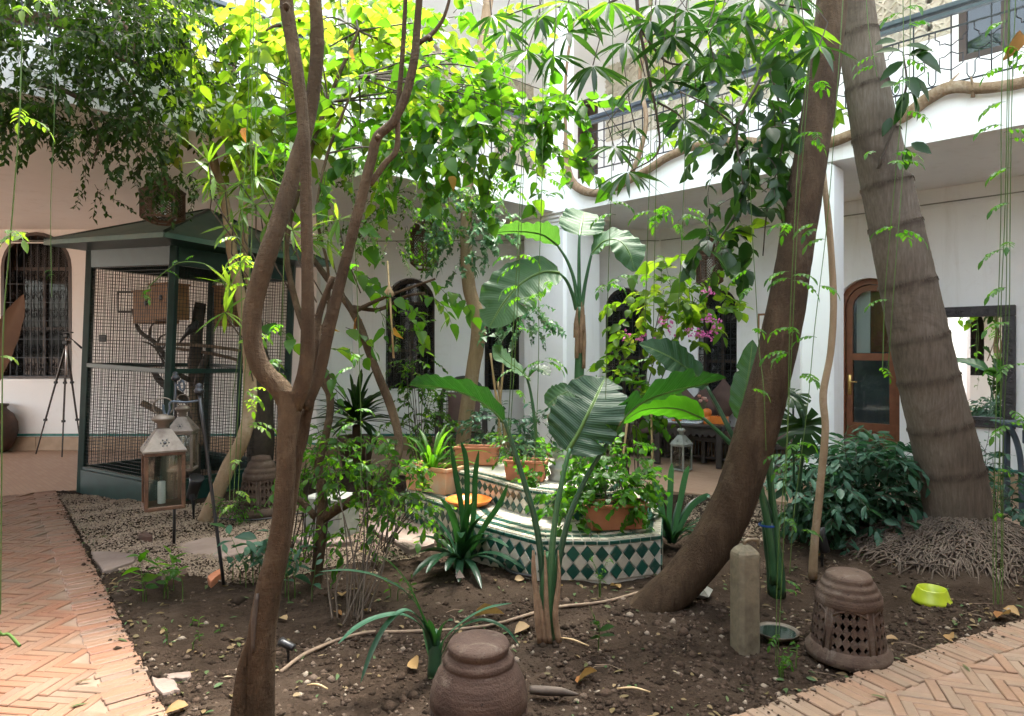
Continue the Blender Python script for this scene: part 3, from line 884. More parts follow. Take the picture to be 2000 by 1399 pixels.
# shutters behind the upper pane and a dim panel standing for the unlit room
MB().box(PR(dm + .1, 1.95, -.24), (.26, .02, .84), RA, bev=.005).box(PR(dm + .1, 1.95, -.225), (.16, .02, .7), RA, bev=.006).build('inner_shutter', M['door_wood'], door, smooth=False)
MB().box(PR(dm - .12, 1.95, -.25), (.16, .01, .86), RA).build('inner_shutter', M['wall'], door, smooth=False)
MB().box(PR(dm, 1.2, -.5), (1.0, .02, 2.5), RA).build('dark_room_panel', M['room_blue'], door, smooth=False)  # dim panel coloured as the unlit room
h = MB().box(PR(D0 + .115, 1.11, -.125), (.045, .012, .26), RA, bev=.005)
h.tube([PR(D0 + .115, 1.15, -.12), PR(D0 + .115, 1.15, -.075), PR(D0 + .135, 1.15, -.07), PR(D0 + .22, 1.15, -.07)], .009, 8)
h.tube([PR(D0 + .115, 1.04, -.12), PR(D0 + .115, 1.04, -.105)], .012, 8)
h.build('handle', M['brass'], door)
# base tiles and green band along the walls
def base_run(p0, along, normal, s0, s1, skip=(), h=.22):
    seg = []; a = s0
    for k0, k1 in sorted(skip): seg.append((a, k0)); a = k1
    seg.append((a, s1))
    p0, along, normal = V3(p0), V3(along), V3(normal); ax = [along, normal, [0, 0, 1]]
    for q0, q1 in seg:
        L = q1 - q0; nt = max(1, int(round(L / .42)))
        for k in range(nt):
            c_ = p0 + along * (q0 + L * (k + .5) / nt) + normal * .011
            MB().box((c_[0], c_[1], h / 2 - .02), (L / nt - .004, .022, h), ax, bev=.003).build('base_tile', M['base_tile'], RIAD, smooth=False)
        c_ = p0 + along * (q0 + q1) / 2 + normal * .014
        MB().box((c_[0], c_[1], h + .01), (L, .03, .035), ax, bev=.004).build('green_band', M['green_band'], RIAD, smooth=False)
base_run(lorg, lal, lno, 3.0, C0[0] - LW0 - .02)
base_run(rorg, AX, AN, .02, 6.6, [(D0 - .03, D1 + .03)])

# gallery slab over the terrace, corner pillar, columns
slab = [(KX[0], KX[1]), (7.4, KX[0] + KX[1] - 7.4), (10.4, CR - 10.4), (C0[0] + .12, C0[1] + .12), (-13, YL + .12), (-13, -13 + KX[1] - KX[0])]
MB().prism(slab, SOF, TOPS).build('gallery_slab', M['wall'], RIAD, smooth=False)
# proud edge moulding on the slab face
def edge_strip(a, b, z, w, hgt, nm, mat):
    a, b = V3(a), V3(b); MB().bar((a[0], a[1], z), (b[0], b[1], z), w, hgt).build(nm, mat, RIAD, smooth=False)
def pillar(c, half, ang, z0, z1, nm='column', base=True, flare=True):
    ca, sa = math.cos(ang), math.sin(ang); ax = [[ca, sa, 0], [-sa, ca, 0], [0, 0, 1]]
    mb = MB().box((c[0], c[1], (z0 + z1) / 2), (2 * half, 2 * half, z1 - z0), ax, bev=.035)
    if flare:
        for k in range(5):
            e = half + .012 + .022 * k * k / 4
            mb.box((c[0], c[1], z1 - .21 + .05 * k), (2 * e, 2 * e, .052), ax, bev=.012)
    o = mb.build(nm, M['wall'], RIAD, smooth=False)
    if base:
        MB().box((c[0], c[1], .10), (2 * half + .03, 2 * half + .03, .24), ax, bev=.006).build('base_tile', M['base_tile'], RIAD, smooth=False)
        MB().box((c[0], c[1], .232), (2 * half + .042, 2 * half + .042, .03), ax, bev=.006).build('green_band', M['green_band'], RIAD, smooth=False)
    return o
pillar((.72, 9.62), .40, math.pi / 4, -.05, SOF)
pillar((3.22, 6.92), .17, math.pi / 4, -.05, SOF, flare=False)
pillar((-3.02, 2.22), .24, math.pi / 4, -.05, SOF, flare=False)  # added out of view to brighten the mirror's reflection
pillar((-2.72, 9.75), .29, math.pi / 4, -.05, SOF, flare=False)
pillar((KX[0], KX[1] + .28), .15, math.pi / 4, TOPS, 6.42, flare=False, base=False)
pillar((3.20, 6.96), .13, math.pi / 4, TOPS, 6.42, flare=False, base=False)
pillar((-1.95, 6.82), .13, math.pi / 4, TOPS, 6.42, flare=False, base=False)
# upper storey
UL = KX[0] - KX[1] - 2.9                                        # left upper wall plane  x - y = UL
UC = np.array([(CR + UL) / 2, (CR - UL) / 2, 0.0])              # upper inner corner
AL = np.array([-SQ, -SQ, 0]); ALN = np.array([SQ, -SQ, 0])      # left upper wall: along towards the camera, normal
def PU(a, z, d=0.0): return UC + AX * a + np.array([0, 0, z]) + AN * d
def PV(a, z, d=0.0): return UC + AL * a + np.array([0, 0, z]) + ALN * d
def ru(px):
    k = (px - HX) / F; y = CR / (1 + k); return (k * y - UC[0]) / SQ
def rv(px):
    k = (px - HX) / F; y = UL / (k - 1); return (UC[0] - k * y) / SQ
uw0, uw1 = ru(1872), ru(2060)
ud = (ru(1128), ru(1168))
wall_holes('upper_wall', UC, AX, AN, 12.0, TOPS - .1, 6.5, [[(uw0, 4.86), (uw1, 4.86), (uw1, 6.25), (uw0, 6.25)], [(ud[0], TOPS), (ud[1], TOPS), (ud[1], 5.9), (ud[0], 5.9)]], .2, M['wall'])
vd = (rv(1100) + .02, rv(1075)) if rv(1075) > rv(1100) else (rv(1075), rv(1100))
vd = (max(.12, min(vd)), max(vd) + .35)
wall_holes('upper_wall', UC, AL, ALN, 14.0, TOPS - .1, 6.5, [[(vd[0], TOPS), (vd[1], TOPS), (vd[1], 5.7), (vd[0], 5.7)]], .2, M['wall'])
for PP, (a0, a1), z1_, ax in ((PU, ud, 5.9, RA), (PV, vd, 5.7, [AL, ALN, [0, 0, 1]])):
    mb = MB()
    for a_ in (a0 + .04, a1 - .04): mb.box(PP(a_, (TOPS + z1_) / 2, -.06), (.08, .1, z1_ - TOPS - .004), ax)
    mb.box(PP((a0 + a1) / 2, z1_ - .05, -.06), (a1 - a0 - .165, .09, .09), ax)
    d_ = mb.build('upper_door', M['dark_wood'], RIAD, smooth=False)
    MB().box(PP((a0 + a1) / 2, (TOPS + z1_) / 2, -.12), (a1 - a0 - .17, .04, z1_ - TOPS - .1), ax).build('door_panel', M['dark_wood'], d_, smooth=False)
# upper window with timber frame
mb = MB()
for a_ in np.linspace(uw0 + .035, uw1 - .035, 3): mb.box(PU(a_, 5.55, -.05), (.07, .09, 1.38), RA)
for z_ in (4.9, 6.2): mb.box(PU((uw0 + uw1) / 2, z_, -.05), (uw1 - uw0 - .01, .075, .07), RA)
uw = mb.build('upper_window', M['dark_wood'], RIAD, smooth=False)
for k in range(2):
    a0, a1 = np.linspace(uw0 + .035, uw1 - .035, 3)[k:k + 2]
    MB().box(PU((a0 + a1) / 2, 5.55, -.06), (a1 - a0 - .07, .006, 1.3), RA).build('pane', M['glass'], uw, smooth=False)
MB().box(PU((uw0 + uw1) / 2, 5.55, -.35), (uw1 - uw0 + .4, .02, 1.7), RA).build('dim_room_backing', M['room_blue'], uw, smooth=False)  # dim panel, the unlit room's shade in its colour
# roof over the gallery, out of view, added to shade the upper walls
roof = [(KX[0], KX[1]), (7.4, KX[0] + KX[1] - 7.4), (11.5, CR + .6 - 11.5), (UC[0], UC[1] + .85), (-10, -10 - UL + .85), (-10, -10 + KX[1] - KX[0])]
MB().prism(roof, 6.42, 6.75).build('gallery_roof', M['wall'], RIAD, smooth=False)


# carved plaster panels: strip lattice over a recessed ground
def lattice(PP, a0, a1, z0, z1, ax, sp=.115, wd=.020):
    mb = MB().box(PP((a0 + a1) / 2, (z0 + z1) / 2, .012), (a1 - a0, .024, z1 - z0), ax)
    W, H = a1 - a0, z1 - z0
    k = 0
    for th, s_ in ((0, sp * 1.41), (90, sp * 1.41), (45, sp), (135, sp)):
        c_, s2 = math.cos(math.radians(th)), math.sin(math.radians(th)); R_ = math.hypot(W, H); k += 1
        for o_ in np.arange(-R_ / 2, R_ / 2, s_):
            # line: centre + o*(−s,c) ± t*(c,s), clipped to the rectangle
            ts = [-1e9, 1e9]
            for p_, d_, h_ in ((-o_ * s2, c_, W / 2), (o_ * c_, s2, H / 2)):
                if abs(d_) < 1e-6:
                    if abs(p_) > h_: ts = [1, 0]
                else:
                    q0, q1 = sorted(((-h_ - p_) / d_, (h_ - p_) / d_)); ts = [max(ts[0], q0), min(ts[1], q1)]
            if ts[1] - ts[0] < .05: continue
            e = [(-o_ * s2 + t_ * c_, o_ * c_ + t_ * s2) for t_ in ts]
            pa, pb = [PP((a0 + a1) / 2 + x_, (z0 + z1) / 2 + z_, .030 + .003 * k) for x_, z_ in e]
            t3 = nrm(pb - pa); nn = V3(ax[1])
            mb.box((pa + pb) / 2, (np.linalg.norm(pb - pa), .018, wd), [t3, nn, np.cross(t3, nn)])
    # star bosses
    for x_ in np.arange(-W / 2 + sp, W / 2, sp * 2.83):
        for z_ in np.arange(-H / 2 + sp, H / 2, sp * 2.83):
            p_ = PP((a0 + a1) / 2 + x_, (z0 + z1) / 2 + z_, .045)
            for th in (0, 45):
                c_, s2 = math.cos(math.radians(th)), math.sin(math.radians(th))
                A_, N_ = V3(ax[0]), V3(ax[1]); U_ = np.array([0, 0, 1.0])
                mb.box(p_, (.085, .02, .085), [A_ * c_ + U_ * s2, N_, -A_ * s2 + U_ * c_])
    return mb.build('carved_panel', M['carved'], RIAD, smooth=False)
lattice(PU, ru(1185), ru(1345), 5.05, 6.3, RA)
lattice(PU, ru(1400), ru(1560), 5.05, 6.3, RA)
lattice(PU, ru(1680), uw0 - .06, 5.22, 6.35, RA)
LA = [AL, ALN, [0, 0, 1]]
lattice(PV, vd[1] + .15, vd[1] + 1.05, 4.75, 6.2, LA)
lattice(PV, vd[1] + 1.9, vd[1] + 3.1, 4.75, 6.2, LA)
# shallow ledge line under the soffit
edge = MB()
for a, b in ((PR(.05, 3.24, .012), PR(8.5, 3.24, .012)), (np.array([LW0, YL - .012, 3.24]), np.array([C0[0] - .05, YL - .012, 3.24]))):
    edge.bar(a, b, .02, .02)
edge.build('wall_ledge', M['wall'], RIAD, smooth=False)
# thin cable along the wall
edge = MB().tube([PR(.03, 3.27, .03), PR(1.5, 3.26, .03), PR(4.5, 3.27, .03), PR(8, 3.26, .03)], .008, 5, per=4)
edge.tube([(LW0 + 3, YL - .03, 3.27), (-3, YL - .03, 3.26), (0, YL - .03, 3.275), (C0[0] - .03, YL - .03, 3.27)], .008, 5, per=4)
edge.build('wall_cable', M['greystone'], RIAD)


# railing on the gallery edges
def railing(p0, along, L, inset, nm='railing'):
    along = V3(along); inset = V3(inset)
    p0 = V3(p0) + inset
    P = lambda s_, z_: np.array([p0[0], p0[1], 0]) + along * s_ + np.array([0, 0, z_])
    mb = MB().bar(P(0, 4.66), P(L, 4.66), .09, .055, bev=.012).bar(P(0, 4.60), P(L, 4.60), .05, .03)
    r = mb.build(nm, M['rail_blue'], RIAD, smooth=False)
    MB().bar(P(0, 4.47), P(L, 4.47), .014, .014).bar(P(0, 3.97), P(L, 3.97), .014, .014).build('rail_bar', M['iron'], r, smooth=False)
    b1 = MB().bar((0, 0, 3.97), (0, 0, 4.58), .011).mesh('baluster', False, )
    b1.materials.append(M['iron'])
    ln = math.atan2(along[1], along[0]); sp = .30
    # patterned baluster: stepped key with loops top and bottom
    pb = MB()
    for sg in (-1, 1):
        pts = [(.025 * sg, 4.47), (.025 * sg, 4.40), (.06 * sg, 4.37), (.06 * sg, 4.34), (.10 * sg, 4.34), (.145 * sg, 4.31)]
        pts2 = [(.145 * sg, 4.25), (.10 * sg, 4.22), (.06 * sg, 4.22), (.06 * sg, 4.19), (.06 * sg, 4.13), (.10 * sg, 4.11), (.145 * sg, 4.09)]
        for pp in (pts, pts2): pb.tube([(a, 0, b) for a, b in pp], .0055, 4)
    pb.tube([(-.03, 0, 4.12), (-.03, 0, 4.02), (-.018, 0, 3.99), (0, 0, 3.98), (.018, 0, 3.99), (.03, 0, 4.02), (.03, 0, 4.12), (.06, 0, 4.15)], .0055, 4)
    pb.tube([(0, 0, 3.89), (0, 0, 3.98)], .006, 4)
    b2 = pb.mesh('baluster', False); b2.materials.append(M['iron'])
    k = 0; s_ = .12
    while s_ < L - .1:
        q = P(s_, 0); share(b1 if k % 2 == 0 else b2, 'baluster', r, Matrix.Translation(q) @ Matrix.Rotation(ln, 4, 'Z'))
        s_ += sp / 2; k += 1
    return r
railing(KX + AX * .25, AX, 7.2, -AN * .07)
railing(KX + AL * .25, AL, 7.0, -ALN * .07)

# the gallery sides behind the viewer: unseen slab and walls, placed to block high sky (the viewer stands at their inner corner)
RE1, RE2 = .6, -.8                                            # opening ends at x - y = RE1 and x + y = RE2
rc = np.array([(RE1 + RE2) / 2, (RE2 - RE1) / 2])               # inner corner of the opening
wc = np.array([(RE1 + 3 + RE2 - 3) / 2, (RE2 - 3 - RE1 - 3) / 2])
far1 = np.array([5.2, 5.2 - RE1]); far2 = np.array([-4.63, RE2 + 4.63])
fw1 = np.array([8.0, 8.0 - RE1 - 3]); fw2 = np.array([-7.5, RE2 - 3 + 7.5])
rear = [tuple(rc), tuple(far1), tuple(fw1), tuple(wc), tuple(fw2), tuple(far2)]
MB().prism(rear, SOF, TOPS).build('gallery_slab', M['wall'], RIAD, smooth=False)
for p_, q_ in ((fw2, wc), (wc, fw1)):
    a, b = np.array([*p_, 0.0]), np.array([*q_, 0.0]); d_ = nrm(b - a); nn_ = np.array([-d_[1], d_[0], 0]); L_ = float(np.linalg.norm(b - a))
    if np.dot(nn_, np.array([0, 5.0, 0]) - a) < 0: nn_ = -nn_
    hs = [arch(x_, x_ + 1.0, .9, 2.7) for x_ in np.arange(1.0, L_ - 1.5, 2.4)]
    wall_holes('wall', a, d_, nn_, L_, -.1, SOF + .02, hs, .3, M['wall'])
    for lp in hs:
        tri = tessellate_polygon([[Vector((x_, z_, 0)) for x_, z_ in lp]])
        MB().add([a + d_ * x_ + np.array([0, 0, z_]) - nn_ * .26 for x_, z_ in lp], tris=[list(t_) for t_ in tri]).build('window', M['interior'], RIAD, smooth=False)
struct(MB().prism([(-13, -12), (13, -12), (13, 1.5), (6.4, 4.4)] + [xy(V3(R0) + rp_d * 4.5 + rp_n * 1.88), xy(V3(R0) + rp_d * (Rc + .3) + rp_n * 1.88), xy(V3(E1) + lp_d * (Lc - .18) + lp_n * 2.58), xy(V3(E0) + lp_n * 2.58), (-14, 7.0)], -.1, -.014, bottom=False).build('terrace_pavement', M['terrace'], smooth=False))

rs = np.random.default_rng(77)
sp1 = V3(E1) + lp_d * rs.uniform(Lc, 5.6, (900, 1)) + lp_n * (np.abs(rs.normal(0, .045, (900, 1))) - .02)
sp2 = V3(R0) + rp_d * rs.uniform(Rc + .3, 3.5, (800, 1)) + rp_n * (np.abs(rs.normal(0, .05, (800, 1))) - .02)
p = np.vstack([sp1, sp2]); p[:, 2] = .003
v, f, ti = blobs(p, rs.gamma(1.5, .0028, len(p)) + .001, 15, .6)
o = MB().add(v, tris=f, tint=ti).build('soil_crumbs', M['clod'], kind='stuff'); o['label'] = 'crumbs of earth spilled onto the brick path edges'; o['category'] = 'soil'
# ================================================================ FOUNTAIN
FT = thing('tiled_fountain', 'two-tier fountain basin faced with green and cream diamond tiles, planters on it', 'fountain', (.2, 5.6, 0))
outer = [(1.04, 4.66), (.66, 4.52), (.17, 4.53), (-.05, 4.74), (-.32, 5.02), (-.44, 5.42), (-.72, 5.78), (-.98, 6.15), (-1.02, 6.7), (-.6, 7.2), (.2, 7.35), (.95, 6.85), (1.25, 6.0), (1.16, 5.15)]
inner = [(-.46, 5.95), (-.25, 5.72), (.09, 5.24), (.45, 5.02), (.82, 5.10), (.98, 5.5), (.95, 6.3), (.35, 6.8), (-.35, 6.6), (-.56, 6.2)]
ZS, ZI = .27, .47
MB().prism(outer, -.06, ZS - .012).build('seat_core', M['tile_bed'], FT, smooth=False)
MB().prism(inner, ZS - .03, ZI - .012).build('basin_core', M['tile_bed'], FT, smooth=False)
tile_cache = {}


def tile_mesh(kind, w, h, mat):
    key = (kind, round(w, 3), round(h, 3), mat)
    if key not in tile_cache:
        e, t_ = .0035, .010
        if kind == 'd': pts = [(0, -h / 2 + e), (w / 2 - e, 0), (0, h / 2 - e), (-w / 2 + e, 0)]
        elif kind == 'u': pts = [(-w / 2 + e, e), (w / 2 - e, e), (0, h / 2 - e)]
        elif kind == 'n': pts = [(-w / 2 + e, -e), (0, -h / 2 + e), (w / 2 - e, -e)]
        else: pts = [(-w / 2 + e, -h / 2 + e), (w / 2 - e, -h / 2 + e), (w / 2 - e, h / 2 - e), (-w / 2 + e, h / 2 - e)]
        p = np.array(pts); n = len(p); c = p.mean(0)
        v = np.vstack([np.c_[p, np.zeros(n)], np.c_[p, np.full(n, t_ * .7)], np.c_[c + (p - c) * .93, np.full(n, t_)]])
        q = [(a + k, a + (k + 1) % n, a + n + (k + 1) % n, a + n + k) for a in (0, n) for k in range(n)]
        me = MB().add(v, q, ngons=[list(range(2 * n, 3 * n))]).mesh('tile', False)
        me.materials.append(M[mat]); tile_cache[key] = me
    return tile_cache[key]


TILES = []
def tile_face(a, b, z0, z1, ctr, cols_w=.098, rows=None, band=.03):
    """diamond tiles on the upright face between plan points a, b"""
    a, b = np.array([*a, 0.0]), np.array([*b, 0.0]); t_ = b - a; L = np.linalg.norm(t_); t_ /= L
    n_ = np.array([t_[1], -t_[0], 0.0])
    if np.dot(n_[:2], (a + b)[:2] / 2 - np.array(ctr)) < 0: n_ = -n_
    if np.dot(n_, (a + b) / 2) > .25 * np.linalg.norm((a + b) / 2): return       # turned away from the viewer
    nc = max(1, int(round(L / cols_w))); w = L / nc
    H = z1 - band - z0; nr = rows or max(1, int(round(H / (w * 1.25)))); h = H / nr
    nz = np.array([0, 0, 1.0])
    mt = Matrix(((t_[0], 0, n_[0], 0), (t_[1], 0, n_[1], 0), (0, 1, 0, 0), (0, 0, 0, 1)))
    def put(kind, mat, s_, z_, w_=w, h_=h):
        p = a + t_ * s_ + nz * z_ - n_ * .0005
        TILES.append((tile_mesh(kind, w_, h_, mat), Matrix.Translation(p) @ mt))
    for r in range(nr):
        for c in range(nc):
            put('d', 'tile_green', (c + .5) * w, z0 + (r + .5) * h)
        for c in range(1, nc):
            if r < nr - 1: put('d', 'tile_white', c * w, z0 + (r + 1) * h)
            if r == 0: put('u', 'tile_white', c * w, z0)
            if r == nr - 1: put('n', 'tile_white', c * w, z0 + nr * h)
    for k in range(max(1, int(L / .075))):
        nn_ = max(1, int(L / .075)); ww = L / nn_
        put('r', 'tile_green', (k + .5) * ww, z1 - band / 2, ww, band)


def top_ring(poly, z, ctr, mat_a, mat_b, wd=.055, dep=2):
    p = np.array(poly); n = len(p); ctr = np.array(ctr)
    for k in range(n):
        a, b = p[k], p[(k + 1) % n]; t_ = b - a; L = np.linalg.norm(t_); t_ = t_ / L
        i_ = np.array([-t_[1], t_[0]]);
        if np.dot(i_, ctr - (a + b) / 2) < 0: i_ = -i_
        if (a + b)[1] / 2 > 6.4: continue
        m_ = max(1, int(L / wd)); w = L / m_
        for d_ in range(dep):
            for c in range(m_):
                q = a + t_ * ((c + .5) * w) + i_ * (wd * (d_ + .5))
                mt = Matrix(((t_[0], i_[0], 0, q[0]), (t_[1], i_[1], 0, q[1]), (0, 0, 1, z - .0125), (0, 0, 0, 1)))
                TILES.append((tile_mesh('r', w, wd, mat_a if d_ % 2 == 0 else mat_b), mt))


oc, ic = (.1, 5.9), (.25, 5.9)
for k in range(len(outer)): tile_face(outer[k], outer[(k + 1) % len(outer)], -.01, ZS - .012, oc)
for k in range(len(inner)): tile_face(inner[k], inner[(k + 1) % len(inner)], ZS - .012, ZI - .012, ic, .085, 2, .025)
top_ring(outer, ZS, oc, 'tile_white', 'tile_green', .055, 5); top_ring(inner, ZI, ic, 'tile_white', 'tile_green', .05, 3)
TILES.sort(key=lambda x: -(max(x[0].vertices[0].co.length, x[0].vertices[1].co.length)) / x[1].translation.length)
print('tiles', len(TILES))
rest = {}
for k, (me, mt) in enumerate(TILES):
    nm = 'tile'
    if k < 600 and me.materials[0].name.startswith('green' if k < 0 else ('green', 'cream')): share(me, 'green_tile' if me.materials[0].name.startswith('green') else 'cream_tile', FT, mt)
    else:
        mb = rest.setdefault(me.materials[0].name, MB())
        vv = np.array([mt @ v_.co for v_ in me.vertices]); 
        for p_ in me.polygons: pass
        mb.add(vv, ngons=[list(p_.vertices) for p_ in me.polygons])
for nm, mb in rest.items(): mb.build('small_tiles', bpy.data.materials[nm], FT, smooth=False, kind='stuff')
# seat paving: plain cream sheet between the rings
# carved stone jet at the centre
mb = MB().lathe((.42, 5.62, ZI - .01), [(.11, 0), (.12, .02), (.09, .05), (.10, .09), (.115, .11), (.08, .13), (.06, .17), (.075, .20), (.085, .215), (.05, .235), (.04, .29), (.05, .34), (.058, .36), (.03, .365), (.001, .365)], 20)
MB_jet = mb.build('fountain_jet', M['greystone'], FT)

# ================================================================ TROUGHS, SAUCER, POTS
def trough(name, label, c, L, W, H, ang, mat, z, cat='planter', taper=.9, group=None):
    t0 = thing(name, label, cat, (c[0], c[1], z), group)
    ca, sa = math.cos(ang), math.sin(ang)
    def ring(l, w, zz): return [np.array([c[0] + ca * x - sa * y, c[1] + sa * x + ca * y, z + zz]) for x, y in ((-l / 2, -w / 2), (l / 2, -w / 2), (l / 2, w / 2), (-l / 2, w / 2))]
    rs = [ring(L * taper, W * taper, 0), ring(L * .97, W * .95, H * .86), ring(L * 1.02, W * 1.06, H * .865), ring(L * 1.02, W * 1.06, H), ring(L * .95, W * .88, H), ring(L * .9, W * .8, H * .75)]
    v = np.vstack(rs); q = []
    for k in range(5):
        for j_ in range(4): q.append((4 * k + j_, 4 * k + (j_ + 1) % 4, 4 * k + 4 + (j_ + 1) % 4, 4 * k + 4 + j_))
    b = MB().add(v, q + [(3, 2, 1, 0)]).build('body', mat, t0, smooth=False)
    bm_ = b.modifiers.new('bevel', 'BEVEL'); bm_.width = .006; bm_.segments = 2; bm_.limit_method = 'ANGLE'
    MB().add(np.vstack([ring(L * .93, W * .85, H * .86)]), [(0, 1, 2, 3)]).build('soil', M['soil'], t0, smooth=False)
    return t0


trough('terracotta_trough', 'weathered pale terracotta trough with arching grassy plant on fountain step', (-.72, 6.1), .52, .24, .235, math.radians(-35), M['terracotta_old'], ZS)
trough('terracotta_trough', 'smooth red-brown terracotta trough in front of the pale upright trunk', (-.33, 6.35), .42, .18, .17, math.radians(-8), M['terracotta'], ZI)
trough('terracotta_trough', 'rounded terracotta trough of small leafy plants beside the carved jet', (.12, 5.58), .36, .17, .17, math.radians(-14), M['terracotta'], ZI, taper=.86)
trough('terracotta_trough', 'terracotta trough overflowing with trailing leaves on the front step', (.74, 4.82), .46, .2, .185, math.radians(8), M['terracotta'], ZS, taper=.8)
sc_ = MB().lathe((-.36, 5.52, ZS), [(.001, .006), (.12, .006), (.155, .035), (.185, .055), (.195, .052), (.17, .02), (.13, 0), (.001, 0)], 36).build('saucer', M['orange_glaze'], loc=(-.36, 5.52, ZS))
tag(sc_, 'shallow orange glazed saucer on the fountain step', 'saucer')


def lattice_pot(name, label, c, rb, rt, zb, zt, top_prof, mat, rows=4, cols=30, arches=True, foot=True):
    """upturned clay lantern: pierced diamond wall, stepped dome"""
    t0 = thing(name, label, 'clay lantern', c, 'pierced clay pot lanterns')
    mb = MB(); n = cols
    th = np.linspace(0, 2 * math.pi, n + 1)
    zz = np.linspace(zb, zt, rows + 1)
    P = lambda a, z: np.array([c[0] + (rb + (rt - rb) * (z - zb) / (zt - zb)) * math.cos(a), c[1] + (rb + (rt - rb) * (z - zb) / (zt - zb)) * math.sin(a), c[2] + z])
    for i in range(n):
        for j in range(rows):
            a0, a1, z0, z1 = th[i], th[i + 1], zz[j], zz[j + 1]; am, zm = (a0 + a1) / 2, (z0 + z1) / 2
            solid = (i % 6 == 5)
            cor = [P(a0, z0), P(a1, z0), P(a1, z1), P(a0, z1)]
            if solid: mb.add(cor, [(0, 1, 2, 3)]); continue
            f = .80 if (i % 6) in (1, 2, 3) else .68
            if j == rows - 1 and (i % 6) in (0, 4): f = .4
            d_ = [P(am, zm - f * (z1 - z0) / 2), P(am + f * (a1 - a0) / 2, zm), P(am, zm + f * (z1 - z0) / 2), P(am - f * (a1 - a0) / 2, zm)]
            mb.add(cor + d_, tris=[(0, 1, 4), (1, 5, 4), (1, 2, 5), (2, 6, 5), (2, 3, 6), (3, 7, 6), (3, 0, 7), (0, 4, 7)])
    o = mb.build('pierced_wall', mat, t0, smooth=False)
    s_ = o.modifiers.new('thick', 'SOLIDIFY'); s_.thickness = .014; s_.offset = -1
    MB().lathe(c, top_prof, 44, wob=.006).build('dome', mat, t0)
    if foot: MB().lathe(c, [(rb - .016, zb + .002), (rb + .004, zb + .004), (rb + .008, zb - .012), (rb + .026, zb - .03), (rb + .028, .008), (rb + .02, 0), (rb - .02, 0), (rb - .018, zb)], 44, wob=.006).build('foot_ring', mat, t0)
    # raised ribs framing the pierced panels
    rb_ = MB()
    for k in range(n // 6):
        am = th[6 * k + 5] + (th[1] - th[0]) / 2
        for da in (-.5, .5):
            a = am + da * (th[1] - th[0])
            rb_.tube([P(a, zb) * 1, P(a, (zb + zt) / 2), P(a, zt)], .006, 5)
        # arch over the panel
        a0 = th[(6 * k + 6) % n] if 6 * k + 6 < n else 2 * math.pi
        pts = [P(a0 + (th[1] - th[0]) * 5 * u, zt - (zt - zb) * (.0 + .16 * (2 * u - 1) ** 2)) for u in np.linspace(0, 1, 9)]
        rb_.tube(pts, .006, 5)
    rb_.build('panel_rib', mat, t0)
    return t0


c1 = G(935, 1475); c1 = (c1[0], c1[1], -.03)
lattice_pot('clay_lantern_pot', 'large domed reddish clay pot lantern in the foreground, cut off below', c1, .178, .182, .075, .23,
            [(.182, .228), (.188, .24), (.186, .275), (.176, .315), (.158, .355), (.138, .385), (.134, .392), (.138, .398), (.128, .412), (.116, .425), (.112, .430), (.116, .437), (.119, .452), (.112, .466), (.08, .474), (.001, .478)],
            M['pot_glaze'], 3, 30)
c2 = G(1657, 1272); c2 = (c2[0], c2[1], -.02)
lattice_pot('clay_lantern_pot', 'brown clay lattice lantern with stepped top beside the brick path', c2, .178, .152, .07, .275,
            [(.156, .273), (.160, .285), (.158, .318), (.150, .328), (.152, .334), (.142, .352), (.132, .360), (.134, .366), (.124, .384), (.112, .392), (.114, .398), (.108, .415), (.100, .424), (.07, .428), (.001, .430)],
            M['pot_clay'], 4, 30)
c3 = (-2.42, 6.42, -.02)
lattice_pot('clay_lantern_pot', 'pale clay lattice lantern behind the forked trunk near the aviary', c3, .20, .165, .08, .34,
            [(.166, .338), (.172, .35), (.168, .39), (.155, .40), (.158, .408), (.145, .44), (.130, .45), (.132, .458), (.115, .50), (.095, .51), (.097, .518), (.085, .55), (.04, .56), (.001, .562)],
            M['pot_clay'], 4, 30)

# ================================================================ AVIARY
CG = thing('aviary_cage', 'tall dark green aviary with wire mesh and pitched green roof', 'aviary', (-3.85, 7.75, 0))
CA, CB, CC = np.array([-4.83, 7.47, 0]), np.array([-3.56, 6.82, 0]), np.array([-2.80, 8.16, 0])
CD = CA + CC - CB
TILT = math.radians(2.3); PIV = CB
def tl(p):
    p = V3(p); dx, dz = p[0] - PIV[0], p[2] - PIV[2]
    return np.array([PIV[0] + dx * math.cos(TILT) + dz * math.sin(TILT), p[1], PIV[2] - dx * math.sin(TILT) + dz * math.cos(TILT)])
ZB, ZM, ZT = .17, 1.34, 2.62
corners = [CA, CB, CC, CD]
up = lambda p, z: tl((p[0], p[1], z))
for p in corners: MB().bar(up(p, -.12), up(p, ZT + .05), .075, bev=.006).build('post', M['cage_green'], CG, smooth=False)
for k in range(4):
    a, b = corners[k], corners[(k + 1) % 4]
    MB().bar(up(a, .02), up(b, .02), .06, .30, bev=.004).build('base_board', M['cage_green'], CG, smooth=False)
    for z_, w_ in ((ZB + .02, .035), (ZM, .05), (ZT - .06, .26)):
        MB().bar(up(a, z_), up(b, z_), .045, w_, bev=.004).build('rail', M['cage_green'], CG, smooth=False)
    # wire mesh
    for z0, z1 in ((ZB + .035, ZM - .02), (ZM + .02, ZT - .18)):
        wm = MB(); L = np.linalg.norm(b - a); t_ = (b - a) / L; sp = .038
        for s_ in np.arange(.04, L - .03, sp): wm.bar(up(a + t_ * s_, z0), up(a + t_ * s_, z1), .004)
        for z_ in np.arange(z0, z1, sp): wm.bar(up(a + t_ * .03, z_), up(b - t_ * .03, z_), .004)
        wm.build('wire_mesh', M['wire'], CG, smooth=False)
